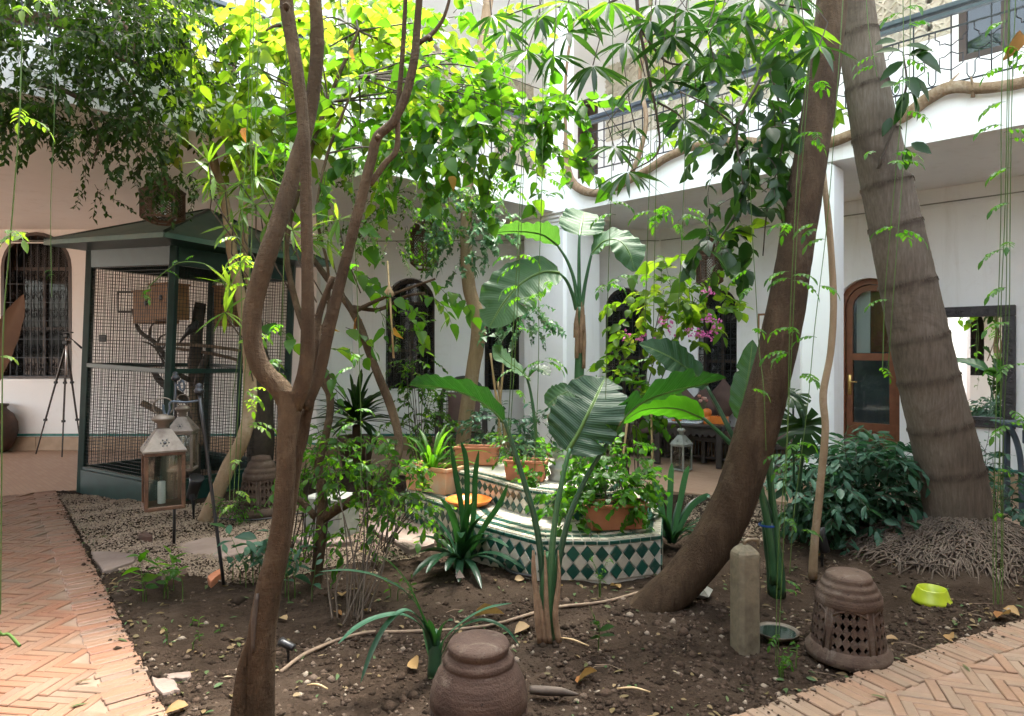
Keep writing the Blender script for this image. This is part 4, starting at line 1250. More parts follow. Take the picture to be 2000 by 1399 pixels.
# middle door stile on the right-hand face
mdl = CB * .45 + CC * .55
MB().bar(up(mdl, ZB), up(mdl, ZT - .1), .04, bev=.004).build('door_stile', M['cage_green'], CG, smooth=False)
cc = (CA + CB + CC + CD) / 4; EV = 1.42; ZE = 2.70
ev = [cc + (p - cc) * EV for p in corners]
apex = tl((cc[0] + .12, cc[1], 3.2))
for k in range(4):
    a, b = up(ev[k], ZE), up(ev[(k + 1) % 4], ZE)
    nrm_ = nrm(np.cross(b - a, apex - a)); nrm_ = nrm_ if nrm_[2] > 0 else -nrm_
    th_ = .02
    v = [a, b, apex, a - nrm_ * th_, b - nrm_ * th_, apex - nrm_ * th_]
    MB().add(v, [(0, 1, 4, 3)], [(0, 1, 2), (3, 5, 4)]).build('roof_panel', M['roof_green'], CG, smooth=False)
    MB().tube([a, a * .5 + apex * .5, apex], .018, 6).build('ridge_cap', M['cage_green'], CG)
    MB().bar(a - [0, 0, .03], b - [0, 0, .03], .02, .045).build('fascia', M['roof_green'], CG, smooth=False)
    MB().add([up(corners[k], ZT), up(corners[(k + 1) % 4], ZT), b - [0, 0, .05], a - [0, 0, .05]], [(0, 1, 2, 3)]).build('soffit', M['cage_green'], CG, smooth=False)
# hung inside: nest boxes, perches, a post, a bird
def inside(u, w_, z): return up(CA + (CB - CA) * u + (CD - CA) * w_, z)
cax = [nrm(CB - CA), nrm(CD - CA), [0, 0, 1]]
for (u, w_, z, sz, lab) in ((.26, .35, 2.02, (.40, .30, .36), 'large orange pine nest box high in the aviary, nearest the wall window'), (.58, .25, 2.07, (.30, .26, .38), 'smaller nest box in front, overlapping the large one'),
                            (.86, .55, 2.06, (.24, .24, .44), 'tall narrow nest box behind the aviary front post')):
    p = inside(u, w_, z)
    nb = thing('nest_box', lab, 'nest box', tuple(p), 'nest boxes in the aviary')
    MB().box(p, sz, cax, bev=.004).build('body', M['box_wood'], nb, smooth=False)
    MB().box(p + [0, 0, sz[2] / 2 + .012], (sz[0] + .03, sz[1] + .03, .02), cax, bev=.004).build('lid', M['box_wood'], nb, smooth=False)
    hp = p - V3(cax[1]) * (sz[1] / 2 + .003) + V3(cax[0]) * .04 + np.array([0, 0, .05])
    MB().tube([hp, hp - V3(cax[1]) * .004], .032, 16).build('hole_shade_disc', M['black_plastic'], nb)  # dark disc, the hole's shade put into its colour
def single(mb, name, mat, label, cat, loc, group=None, smooth=True):
    return tag(mb.build(name, mat, loc=tuple(loc), smooth=smooth), label, cat, group)
mb = MB()
mb.tube([inside(.55, .5, .0), inside(.57, .5, .8), inside(.54, .5, 1.6), inside(.58, .5, 2.1)], [.10, .085, .075, .06], 9, per=4, bump=.12)
mb.tube([inside(.56, .5, .75), inside(.75, .4, 1.25), inside(.82, .4, 1.5)], [.06, .05, .035], 7, per=4, bump=.1)
mb.tube([inside(.56, .5, .9), inside(.38, .35, 1.15), inside(.33, .3, 1.3)], [.05, .04, .03], 7, per=4, bump=.1)
single(mb, 'dead_tree_stump', M['deadwood'], 'thick dark dead trunk standing inside the aviary', 'trunk', inside(.55, .5, 0))
mb = MB()
mb.tube([inside(.04, .3, 2.0), inside(.10, .32, 1.75), inside(.28, .35, 1.6), inside(.45, .4, 1.3), inside(.55, .45, 1.2)], [.018, .022, .026, .03, .03], 7, per=4, bump=.1)
for u0, z0, u1, z1 in ((.2, 1.66, .36, 1.86), (.3, 1.58, .5, 1.72), (.34, 1.52, .22, 1.62), (.38, 1.42, .5, 1.6), (.42, 1.36, .38, 1.55)):
    mb.tube([inside(u0, .34, z0), inside((u0 + u1) / 2, .3, (z0 + z1) / 2 + .03), inside(u1, .28, z1)], [.014, .012, .007], 5, per=3)
single(mb, 'perch_branch', M['deadwood'], 'curved twiggy dark branch at the left inside the aviary', 'branch', inside(.3, .3, 1.5), 'branches in the aviary')
mb = MB()
for z0, z1, w_ in ((1.60, 1.58, .3), (1.56, 1.42, .45)):
    mb.tube([inside(.35, w_, z0), inside(.7, w_ + .1, (z0 + z1) / 2 + .02), inside(.98, w_ + .2, z1), inside(1.0, .75, z1 - .05)], [.018, .022, .02, .014], 6, per=4, bump=.1)
single(mb, 'perch_branch', M['stick'], 'long level brown perches crossing the middle of the aviary', 'branch', inside(.6, .4, 1.5), 'branches in the aviary')
mb = MB()
mb.tube([inside(.45, .15, .95), inside(.62, .3, .75), inside(.8, .4, .55)], [.035, .04, .05], 7, per=4, bump=.12)
mb.tube([inside(.8, .3, 1.15), inside(.78, .35, .8), inside(.82, .4, .5)], [.03, .035, .04], 7, per=4, bump=.12)
single(mb, 'dead_branch', M['stick'], 'short forked stump leaning low inside the aviary', 'branch', inside(.6, .3, .6), 'branches in the aviary')
mb = MB()
mb.tube([inside(.97, .8, .2), inside(.96, .75, 1.3), inside(.98, .6, 2.2)], [.15, .16, .10], 9, per=4, bump=.1)
single(mb, 'bark_trunk_section', M['deadwood'], 'dark bark-covered trunk section at the back of the aviary', 'trunk', inside(.97, .8, .2))
bp = tl(at(362, 642, 7.35) - Vector((0, 0, .0)))
mb = MB().tube([bp + [-.075, .0, -.085], bp + [-.05, 0, -.05], bp + [0, 0, 0], bp + [.03, 0, .045], bp + [.045, 0, .075], bp + [.07, 0, .078]], [.012, .03, .052, .036, .032, .006], 10, per=4)
mb.tube([bp + [-.05, 0, -.05], bp + [-.10, .01, -.10], bp + [-.14, .01, -.16]], [.02, .018, .008], 6, per=3)
mb.tube([bp + [.0, 0, -.04], bp + [.005, 0, -.075]], .005, 4)
single(mb, 'bird', M['bird'], 'small black bird perched inside the aviary', 'bird', bp)

# ================================================================ LANTERNS ON HOOKS
def tin_lantern(name, label, p, w, H, ang, mt_roof, mt_frame, group, ring=True, glassh=None, candle=True):
    """square lantern, p = base centre; w side, H glass body height"""
    t0 = thing(name, label, 'lantern', tuple(p), group); p = V3(p)
    ca, sa = math.cos(ang), math.sin(ang); ax = [[ca, sa, 0], [-sa, ca, 0], [0, 0, 1]]
    L = lambda x, y, z: p + np.array([ca * x - sa * y, sa * x + ca * y, z])
    h = w / 2; fw = w * .10
    MB().box(L(0, 0, .012), (w, w, .024), ax, bev=.004).build('base_frame', mt_frame, t0, smooth=False)
    MB().box(L(0, 0, H - .01), (w, w, .022), ax, bev=.004).build('top_frame', mt_frame, t0, smooth=False)
    for x, y in ((-1, -1), (1, -1), (1, 1), (-1, 1)):
        MB().box(L(x * (h - fw / 2), y * (h - fw / 2), H / 2), (fw, fw, H - .045), ax, bev=.003).build('corner_post', mt_frame, t0, smooth=False)
    for k, (x, y) in enumerate(((0, -1), (1, 0), (0, 1), (-1, 0))):
        MB().box(L(x * (h - fw / 2), y * (h - fw / 2), H / 2), (w - 2 * fw if x == 0 else .003, w - 2 * fw if y == 0 else .003, H - .05), ax).build('pane', M['glass'], t0, smooth=False)
    # pyramid roof; dark discs put the shade of pierced rosettes into colour
    rh = w * .62; rt = w * .17
    ro = MB(); e = h * 1.06
    b4 = [(-e, -e), (e, -e), (e, e), (-e, e)]
    ro.add([L(x, y, H) for x, y in b4] + [L(x, y, H + .012) for x, y in b4] + [L(x * rt / e, y * rt / e, H + rh) for x, y in b4],
           [(k, (k + 1) % 4, 4 + (k + 1) % 4, 4 + k) for k in range(4)] + [(4 + k, 4 + (k + 1) % 4, 8 + (k + 1) % 4, 8 + k) for k in range(4)] + [(3, 2, 1, 0)])
    r_ = ro.build('roof', mt_roof, t0, smooth=False)
    hol = MB()
    for k in range(4):
        x, y = ((0, -1), (1, 0), (0, 1), (-1, 0))[k]
        f = .36; d_ = (e + (rt - e) * f) + .0015
        nz_ = nrm(np.array([x * rh, y * rh, e - rt])); nw = np.array([ca * nz_[0] - sa * nz_[1], sa * nz_[0] + ca * nz_[1], nz_[2]])
        cpt = L(x * d_, y * d_, H + .012 + (rh - .012) * f)
        tx = nrm(np.array([-sa * x - ca * y, ca * x - sa * y, 0.0])); ty = np.cross(nw, tx)
        for q in range(7):
            o_ = np.zeros(3) if q == 6 else w * .1 * (tx * math.cos(q * 1.047) + ty * math.sin(q * 1.047))
            hol.tube([cpt + o_, cpt + o_ + nw * .002], w * (.045 if q == 6 else .02), 8)
    hol.build('rosette_shade', M['black_plastic'], r_)
    MB().lathe(L(0, 0, H + rh), [(rt * .9, -.01), (rt * .9, .03), (rt * 1.7, .055), (rt * 1.75, .07), (rt * .9, .09), (.001, .095)], 20).build('cap', mt_roof, t0)
    if ring:
        rr = w * .25; zc = H + rh + .09 + rr * .85
        MB().tube([L(rr * math.cos(a), 0, zc + rr * math.sin(a)) for a in np.linspace(-1.15, 4.29, 22)], w * .022, 6).build('ring', mt_roof, t0)
    if candle:
        MB().lathe(L(-.01, .01, .024), [(.024, 0), (.024, H * .38), (.018, H * .39), (.001, H * .385)], 12).build('candle', M['white_wax'], t0)
    return t0, L, H + rh + .09 + w * .25 * 1.8


YL1 = 4.43
lp1 = at(319, 990, YL1)
tin_lantern('hook_lantern', 'rusty glass lantern with pierced tin roof, the larger and nearer of two on hooks', lp1, .24, .375, math.radians(33), M['tin'], M['rust'], 'lanterns on shepherd hooks')
YL2 = 5.34
lp2 = at(357, 918, YL2)
tin_lantern('hook_lantern', 'smaller tin lantern hanging behind, close to the aviary front post', lp2, .19, .31, math.radians(12), M['tin'], M['tin'], 'lanterns on shepherd hooks', candle=False)
def hook(label, base, top, tipx, Y, lz):
    t0 = thing('shepherd_hook', label, 'hook pole', tuple(base), 'shepherd hooks')
    MB().tube([base, V3(base) * .5 + V3(top) * .5, top], .012, 8, per=3).build('pole', M['black_plastic'], t0)
    MB().lathe(V3(top) + [0, 0, -.01], [(.012, 0), (.03, .012), (.034, .03), (.024, .04), (.02, .05), (.022, .062), (.012, .074), (.001, .078)], 12).build('finial', M['iron'], t0)
    a = V3(top) - [0, 0, .05]
    b = np.array([tipx, Y, lz])
    MB().tube([a, a * .6 + b * .4 + [0, 0, .0], a * .12 + b * .88 + [0, 0, .015], b + [.015, 0, -.035], b + [0, 0, -.075], b + [-.022, 0, -.05], b + [-.03, 0, .0]], .008, 7, per=5).build('hook_arm', M['rail_blue'], t0)
hook('black shepherd hook pole carrying the nearer tin lantern', G(437, 1142, -.02), at(389, 768, YL1), at(327, 800, YL1)[0], YL1, 1.19)
hook('dark shepherd hook pole behind, carrying the smaller tin lantern', G(340, 1062, -.02), at(343, 742, YL2), at(357, 770, YL2)[0], YL2, 1.30)
# hanging gallery lanterns
def hang_lantern(label, p, r, H, top):
    t0 = thing('hanging_lantern', label, 'lantern', tuple(p), 'hexagonal gallery lanterns'); p = V3(p)
    hx = [(math.cos(math.pi / 6 + k * math.pi / 3), math.sin(math.pi / 6 + k * math.pi / 3)) for k in range(6)]
    lv = [(.45, 0.), (.98, .15 * H), (1., .16 * H), (1., .95 * H), (1.06, H)]
    for k in range(6):
        (x0, y0), (x1, y1) = hx[k], hx[(k + 1) % 6]
        f = MB()
        for (s0, z0), (s1, z1) in zip(lv[:-1], lv[1:]):
            f.bar(p + [r * x0 * s0, r * y0 * s0, z0], p + [r * x0 * s1, r * y0 * s1, z1], .02)
        for s0, z0 in lv: f.bar(p + [r * x0 * s0, r * y0 * s0, z0], p + [r * x1 * s0, r * y1 * s0, z0], .016)
        a, b = p + [r * x0, r * y0, 0], p + [r * x1, r * y1, 0]
        for q in range(5):
            for w_ in range(9):
                u0, u1 = q / 5, (q + 1) / 5; z0, z1 = H * (.17 + .78 * w_ / 9), H * (.17 + .78 * (w_ + 1) / 9)
                pa, pb = a + (b - a) * u0 + [0, 0, z0], a + (b - a) * u1 + [0, 0, z1]
                pc, pd = a + (b - a) * u1 + [0, 0, z0], a + (b - a) * u0 + [0, 0, z1]
                f.bar(pa, pb, .006); f.bar(pc, pd, .006)
        f.build('fretwork_side', M['rust'], t0, smooth=False)
    f = MB().lathe(p, [(r * 1.08, H), (r * .85, H * 1.12), (r * .6, H * 1.25), (r * .45, H * 1.27), (r * .42, H * 1.36), (r * .46, H * 1.40), (r * .3, H * 1.52), (.001, H * 1.58)], 12)
    f.build('dome', M['rust'], t0)
    MB().lathe(p, [(r * .9, .17 * H), (r * .9, .94 * H)], 6).build('tinted_glass', M['glass'], t0)
    MB().tube([p + [0, 0, H * 1.55], (p[0], p[1], top)], .008, 5).build('chain', M['iron'], t0)
hang_lantern('dark fretwork lantern hanging behind the aviary roof', at(318, 437, 6.25), .18, .30, SOF)
hang_lantern('hexagonal fretwork lantern hanging above the left arched window, half behind leaves', at(829, 527, 8.8), .19, .50, SOF)
hang_lantern('tall dark lantern hanging near the door side, behind dark leaves', at(1386, 560, 8.9), .17, .42, SOF)

# ================================================================ FURNITURE
MR = thing('wall_mirror', 'rectangular mirror in a wide carved black frame beside the palm trunk', 'mirror', tuple(PR(rw(1906), .69, 0)))
ma, mz0, mz1 = (rw(1828), rw(1985)), .69, 2.05; fw = .12
for (a0, a1, z0, z1) in ((ma[0], ma[1], mz1 - fw, mz1), (ma[0], ma[1], mz0, mz0 + fw), (ma[0], ma[0] + fw, mz0 + fw, mz1 - fw), (ma[1] - fw, ma[1], mz0 + fw, mz1 - fw)):
    MB().box(PR((a0 + a1) / 2, (z0 + z1) / 2, .03), (a1 - a0, .045, z1 - z0), RA, bev=.008).build('frame', M['mirror_frame'], MR, smooth=False)
cv = MB()
for k in range(60):
    a = random.uniform(ma[0] + .03, ma[1] - .03); z = random.choice([mz0 + .06, mz1 - .06]) if k % 2 else random.uniform(mz0 + .1, mz1 - .1)
    if k % 2 == 0: a = random.choice([ma[0] + .06, ma[1] - .06])
    cv.tube([PR(a + .03 * math.cos(q), z + .03 * math.sin(q), .054) for q in np.linspace(0, 5.4, 9)], .006, 4)
cv.build('carving', M['mirror_frame'], MR, kind='stuff')
MB().box(PR(sum(ma) / 2, (mz0 + mz1) / 2, .014), (ma[1] - ma[0] - 2 * fw + .01, .012, mz1 - mz0 - 2 * fw + .01), RA).build('mirror_glass', M['mirror'], MR, smooth=False)

# carved armchair under the middle window
ac = np.array([-.72, 9.55, 0]); AT = thing('carved_armchair', 'dark carved armchair with arched lattice back, behind the upright trunk', 'armchair', tuple(ac))
def AP(x, y, z): return ac + np.array([x, y, z])
hw = .33
for x in (-1, 1):
    for y, zt in ((-.28, .62), (.28, .64)): MB().box(AP(x * hw, y, zt / 2), (.055, .055, zt), bev=.006).build('leg', M['black_wood'], AT, smooth=False)
    MB().box(AP(x * hw, 0, .65), (.07, .64, .045), bev=.008).build('armrest', M['black_wood'], AT, smooth=False)
    sp = MB()
    for k in range(6): sp.lathe(AP(x * hw, -.2 + .08 * k, .40), [(.008, 0), (.014, .04), (.007, .08), (.015, .13), (.008, .18), (.008, .23)], 7)
    sp.build('arm_spindles', M['black_wood'], AT)
MB().box(AP(0, 0, .36), (.62, .58, .06), bev=.006).build('seat', M['black_wood'], AT, smooth=False)
ap = MB().box(AP(0, -.28, .20), (.58, .03, .04)).box(AP(0, -.28, .30), (.58, .03, .05))
for k in range(15): ap.lathe(AP(-.27 + .0385 * k, -.28, .04), [(.007, 0), (.012, .04), (.006, .08), (.012, .12), (.007, .16)], 6).lathe(AP(-.27 + .0385 * k, -.28, .22), [(.012, 0), (.016, .02), (.007, .05)], 6)
ap.build('spindle_apron', M['black_wood'], AT)
bk = [(-hw, .62)] + [(-hw * math.cos(a), .78 + .37 * math.sin(a)) for a in np.linspace(0, math.pi, 13)] + [(hw, .62)]
MB().tube([AP(x, .28, z) for x, z in bk], .032, 7).build('back_arch', M['black_wood'], AT)
lt = MB()
for k in range(-5, 6):
    x = k * .06; zt = .78 + .37 * math.sqrt(max(0, 1 - (x / hw) ** 2)); lt.bar(AP(x, .28, .42), AP(x, .28, zt), .012)
for k in range(12):
    z = .45 + .06 * k; xx = hw if z < .78 else hw * math.sqrt(max(0, 1 - ((z - .78) / .37) ** 2)); lt.bar(AP(-xx, .275, z), AP(xx, .275, z), .010)
lt.build('back_lattice', M['black_wood'], AT, smooth=False)


def cushion(label, p, w, th, ax, mat, group='brown cushions', diamond=False):
    """pillow: puffy square, p centre, ax rows = (width, height, thickness)"""
    n = 11; u = np.linspace(-1, 1, n); U, V_ = np.meshgrid(u, u, indexing='ij')
    puff = (np.clip(1 - U ** 2, 0, 1) ** .5) * (np.clip(1 - V_ ** 2, 0, 1) ** .5)
    pinch = 1 - .07 * (1 - np.abs(V_) ** 2), 1 - .07 * (1 - np.abs(U) ** 2)
    ax = np.asarray(ax, float)
    if diamond: ax = np.array([(ax[0] + ax[1]) * SQ, (ax[1] - ax[0]) * SQ, ax[2]])
    X_, Y_ = U * w / 2 * pinch[0], V_ * w / 2 * pinch[1]
    wr = .008 * np.sin(7 * U + 3 * V_) * puff
    mb = MB()
    for sg in (-1, 1):
        mb.grid(V3(p) + X_[..., None] * ax[0] + Y_[..., None] * ax[1] + (sg * (puff * th / 2 + wr))[..., None] * ax[2])
    o = mb.build('cushion', mat, loc=tuple(p)); return tag(o, label, 'cushion', group)


cushion('brown cushion leaning on the lattice back of the armchair', AP(0.02, .16, .70), .50, .14, [[1, 0, 0], [0, .25, .97], [0, -.97, .25]], M['brown_cloth'])
cushion('brown seat pad lying on the carved armchair', AP(0, -.02, .42), .56, .10, [[1, 0, 0], [0, 1, 0], [0, 0, 1]], M['brown_cloth'])

# banquette in the corner
BQ = thing('corner_banquette', 'low dark wooden banquette with brown padding in the corner', 'bench', tuple(PR(1.2, 0, .4)))
for a0, a1 in ((.15, 3.0),):
    MB().box(PR((a0 + a1) / 2, .33, .36), (a1 - a0, .68, .07), RA, bev=.01).build('seat', M['black_wood'], BQ, smooth=False)
    MB().box(PR((a0 + a1) / 2, .41, .36), (a1 - a0, .66, .10), RA, bev=.03).build('seat_pad', M['brown_cloth'], BQ)
    for a in np.linspace(a0 + .04, a1 - .04, 4):
        MB().box(PR(a, .15, .66), (.06, .06, .30), RA, bev=.006).build('leg', M['black_wood'], BQ, smooth=False)
    fr = MB().box(PR((a0 + a1) / 2, .08, .66), (a1 - a0, .025, .04), RA)
    for a in np.arange(a0 + .08, a1, .05): fr.lathe(PR(a, .1, .66), [(.008, 0), (.014, .05), (.007, .1), (.014, .15), (.008, .2)], 6)
    fr.build('spindle_front', M['black_wood'], BQ)
MB().box(PR(.0, .37, 0) + np.array([-.8, -.42, 0]), (1.4, .66, .1), bev=.03).build('seat_pad', M['brown_cloth'], BQ)
MB().box(PR(.0, .29, 0) + np.array([-.8, -.42, 0]), (1.4, .68, .06), bev=.01).build('seat', M['black_wood'], BQ, smooth=False)
for x in (-1.45, -.15):
    MB().box(C0 + np.array([x, -.72, .13]), (.06, .06, .26), bev=.006).build('leg', M['black_wood'], BQ, smooth=False)
for a, lab, dz in ((rw(1342), 'diamond-set brown cushion against the wall, left of the window', .0), (rw(1392), 'dark brown diamond-set cushion below the middle of the corner window', -.06),
                   (rw(1428), 'brown cushion standing on its corner, rightmost on the banquette', .04)):
    cushion(lab, PR(a, .80 + dz, .22), .46, .17, [AX, [0, 0, 1], AN], M['brown_cloth'], diamond=True)
cushion('brown cushion in the dim inner corner of the banquette', C0 + np.array([-.35, -.22, .72]), .46, .17, [[1, 0, 0], [0, 0, 1], [0, -1, 0]], M['brown_cloth'], diamond=True)
cushion('brown cushion lying half hidden behind the tea table', C0 + np.array([-.95, -.25, .66]), .46, .17, [[1, 0, 0], [0, .2, .98], [0, -.98, .2]], M['brown_cloth'])

# tea table
tcx = np.array([2.50, 9.22, 0]); tax = np.array([.89, -.455, 0]); tay = np.array([.455, .89, 0])
TB = thing('tea_table', 'low blackened wood table with carved apron in front of the banquette', 'table', tuple(tcx))
def TP(x, y, z): return tcx + tax * x + tay * y + np.array([0, 0, z])
TA = [tax, tay, [0, 0, 1]]
MB().box(TP(0, 0, .545), (.92, .70, .035), TA, bev=.006).build('table_top', M['black_wood'], TB, smooth=False)
for x in (-.41, .41):
    for y in (-.30, .30): MB().box(TP(x, y, .265), (.075, .075, .53), TA, bev=.006).build('leg', M['black_wood'], TB, smooth=False)
for y in (-.30, .30):
    ap = MB().box(TP(0, y, .48), (.74, .03, .09), TA)
    for k in range(9): ap.box(TP(-.32 + .08 * k, y, .43), (.05, .025, .05), [nrm(tax + np.array([0, 0, 1])), tay, nrm(np.array([0, 0, 1]) - tax)])
    ap.build('apron', M['black_wood'], TB, smooth=False)
for x in (-.41, .41): MB().box(TP(x, 0, .47), (.03, .52, .1), TA).build('apron', M['black_wood'], TB, smooth=False)
ZT_ = .5635
single(MB().box(TP(-.12, -.02, ZT_ + .004), (.50, .40, .008), TA, bev=.003), 'table_cloth', M['cloth_blue'], 'blue and white patterned cloth on the tea table', 'cloth', TP(-.12, -.02, ZT_), smooth=False)
z0 = ZT_ + .009
single(MB().lathe(TP(-.2, -.1, z0), [(.001, .004), (.05, .004), (.075, .018), (.078, .018), (.05, 0), (.001, 0)], 20), 'plate', M['orange_glaze'], 'small orange plate on the patterned cloth', 'plate', TP(-.2, -.1, z0))
single(MB().lathe(TP(-.12, .06, z0), [(.03, 0), (.036, .09), (.033, .09), (.028, .005), (.001, .005)], 14), 'drinking_glass', M['glass'], 'clear tea glass beside the silver teapot', 'glass', TP(-.12, .06, z0))
tp = TP(-.0, .02, z0)
t0 = thing('teapot', 'silver teapot with spout on the patterned cloth', 'teapot', tuple(tp))
MB().lathe(tp, [(.035, 0), (.062, .03), (.07, .065), (.052, .105), (.04, .12), (.042, .126)], 18).build('body', M['steel'], t0)
MB().lathe(tp + [0, 0, .124], [(.044, 0), (.03, .025), (.012, .04), (.016, .052), (.001, .062)], 14).build('lid', M['steel'], t0)
MB().tube([tp + tax * .055 + [0, 0, .05], tp + tax * .1 + [0, 0, .085], tp + tax * .115 + [0, 0, .12]], [.016, .011, .008], 7, per=3).build('spout', M['steel'], t0)
MB().tube([tp - tax * .05 + [0, 0, .10], tp - tax * .10 + [0, 0, .09], tp - tax * .095 + [0, 0, .045], tp - tax * .06 + [0, 0, .03]], .007, 6, per=3).build('handle', M['steel'], t0)
vp = TP(.22, -.12, ZT_)
single(MB().lathe(vp, [(.048, 0), (.05, .09), (.042, .10), (.058, .125), (.064, .155), (.055, .185), (.03, .20), (.02, .205)], 20), 'orange_vase', M['orange_glaze'], 'rounded orange vase at the corner of the tea table', 'vase', vp)
vb = TP(.36, -.08, ZT_)
single(MB().box(vb + [0, 0, .05], (.26, .14, .10), TA, bev=.004).box(vb + [0, 0, .101], (.23, .11, .004), TA), 'orange_box', M['orange_glaze'], 'flat orange box beside the orange vase', 'box', vb, smooth=False)
fl = TP(.12, .1, z0)
t0 = thing('rose_bunch', 'few pale pink roses standing behind the orange vase', 'flowers', tuple(fl))
for k in range(5):
    q = fl + np.array([.05 * math.cos(k * 1.3), .03 * math.sin(k * 1.3), .27 + .03 * (k % 3)])
    MB().tube([fl + [0, 0, .1], fl * .4 + q * .6, q], .0035, 5).build('stalk', M['stem'], t0)
    MB().lathe(q - [0, 0, .012], [(.004, 0), (.024, .012), (.028, .03), (.018, .045), (.012, .04), (.001, .036)], 10, tint=k / 4).build('bloom', M['rose'], t0)
MB().lathe(fl, [(.03, 0), (.035, .05), (.022, .11), (.026, .13)], 14).build('glass_vase', M['glass'], t0)
gl = G(1331, 918); gl = (gl[0], gl[1], .0)
tin_lantern('floor_lantern', 'grey tin lantern standing on the terrace before the tea table', gl, .20, .33, math.radians(40), M['grey_tin'], M['grey_tin'], None, ring=False, candle=False)

# iron and wood bench arm at the frame edge
q0 = at(1993, 830, 6.1); fx = q0[0]
ib = thing('dark_console', 'dark curved-arm console at the frame edge beside the mirror', 'console', (fx + .3, 6.2, 0))
MB().tube([at(1958, 826, 6.15), at(1972, 836, 6.15), at(1985, 862, 6.15), at(1993, 900, 6.15), at(1995, 950, 6.15), at(1996, 1012, 6.15)], .026, 7, per=5).build('front_leg', M['rail_blue'], ib)
MB().box((fx + .42, 6.2, at(0, 828, 6.2)[2]), (.95, .36, .04), bev=.01).build('console_top', M['rail_blue'], ib, smooth=False)
MB().box((fx + .42, 6.1, at(0, 848, 6.2)[2] - .01), (.80, .03, .13), bev=.01).build('apron', M['rail_blue'], ib, smooth=False)
for dx, dy in ((.85, -.1), (.85, .12), (.05, .14)): MB().bar((fx + dx, 6.2 + dy, 0), (fx + dx, 6.2 + dy, .86), .05, bev=.006).build('leg', M['rail_blue'], ib, smooth=False)

# ================================================================ TRIPOD, JAR, BROWN LEAF
ty = 9.55
def tp_(px, py): return at(px, py, ty)
t0 = thing('camera_tripod', 'slim dark camera tripod standing by the far left window', 'tripod', tuple(G(120, 890)))
hub = V3(tp_(130, 672))
feet = [G(70, 887), G(121, 893), V3((-6.2, 9.9, 0))]
feet[2] = V3(at(160, 868, 10.0)); feet[2][2] = 0
for k, ft in enumerate(feet):
    ft = V3(ft); kn = hub + (ft - hub) * .34; kn2 = hub + (ft - hub) * .68
    l_ = MB().bar(hub + (ft - hub) * .04, kn, .026, .02).bar(kn, kn2, .02, .016).bar(kn2, ft, .015, .012).build('leg', M['tripod'], t0, smooth=False)
    for q in (kn, kn2): MB().box(q, (.045, .04, .035), bev=.006).build('leg_clamp', M['black_plastic'], l_, smooth=False)
    MB().bar(hub + [0, 0, -.38], hub + (ft - hub) * .22, .008).build('brace', M['tripod'], t0, smooth=False)
MB().tube([hub + [0, 0, -.45], hub + [0, 0, .1]], .014, 8).build('centre_column', M['steel'], t0)
MB().box(hub + [0, 0, .02], (.09, .08, .06), bev=.015).box(hub + [0, 0, .12], (.07, .06, .07), bev=.015).box(hub + [.02, 0, .165], (.12, .07, .018), bev=.004).build('head', M['black_plastic'], t0, smooth=False)
MB().tube([hub + [.03, 0, .1], hub + [.10, -.02, .06], hub + [.14, -.03, .03]], .006, 6).tube([hub + [.13, -.03, .035], hub + [.25, -.05, -.06]], [.011, .015], 8).build('pan_handle', M['black_plastic'], t0)
jc = G(-6, 882)
single(MB().lathe(jc, [(.001, 0), (.14, 0), (.22, .12), (.27, .30), (.26, .45), (.20, .58), (.13, .65), (.12, .68), (.15, .70), (.15, .73), (.11, .735), (.1, .68)], 28), 'clay_jar', M['clay_dark'], 'big dark clay jar on the floor below the far left window', 'jar', jc)
# switch plate on the wall beside the aviary
single(MB().box((lx(201), YL - .012, at(0, 661, YL)[2]), (.11, .022, .11), bev=.006), 'switch_plate', M['black_plastic'], 'small black socket plate on the wall seen through the aviary', 'socket', (lx(201), YL, at(0, 661, YL)[2]), smooth=False)
fr_ = thing('wall_picture', 'small framed picture on the wall behind the aviary nest boxes', 'picture', (lx(262), YL, 1.9))
MB().box((lx(262), YL - .02, at(0, 590, YL)[2]), (.50, .03, .34), bev=.006).build('frame', M['black_wood'], fr_, smooth=False)
MB().box((lx(262), YL - .037, at(0, 590, YL)[2]), (.43, .006, .27)).build('mount', M['white_ceramic'], fr_, smooth=False)
pp_ = PR(rw(1497), 0, .02); zz_ = at(0, 632, pp_[1])[2]
fr_ = thing('wall_picture', 'small wooden picture frame on the wall, mostly behind the leaning trunk', 'picture', tuple(pp_))
MB().box((pp_[0], pp_[1], zz_), (.22, .03, .28), RA, bev=.006).build('frame', M['box_wood'], fr_, smooth=False)
MB().box(V3((pp_[0], pp_[1], zz_)) + AN * .017, (.16, .006, .22), RA).build('mount', M['white_ceramic'], fr_, smooth=False)

# ================================================================ SMALL GARDEN THINGS
# concrete post with tap
fp = G(1455, 1252); t0 = thing('tap_post', 'weathered concrete post with an old brass tap on top', 'post', tuple(fp))
oc_ = [(.062 * sx if not ch else .062 * sx * .66, .062 * sy) for sx, sy, ch in ()]
hp = .062; ch = .02
oct_ = [(-hp + ch, -hp), (hp - ch, -hp), (hp, -hp + ch), (hp, hp - ch), (hp - ch, hp), (-hp + ch, hp), (-hp, hp - ch), (-hp, -hp + ch)]
ro_ = math.radians(14); oct_ = [(x * math.cos(ro_) - y * math.sin(ro_), x * math.sin(ro_) + y * math.cos(ro_)) for x, y in oct_]
v = []
for s_, z in ((1.0, -.08), (1.0, .46), (.96, .475), (.8, .49), (.35, .515)):
    v += [(fp[0] + x * s_, fp[1] + y * s_, z) for x, y in oct_]
q = [(8 * k + j_, 8 * k + (j_ + 1) % 8, 8 * k + 8 + (j_ + 1) % 8, 8 * k + 8 + j_) for k in range(4) for j_ in range(8)]
MB().add(v, q, ngons=[list(range(32, 40))]).build('post_shaft', M['post_stone'], t0, smooth=False)
tpz = V3(fp) + [0, 0, .51]
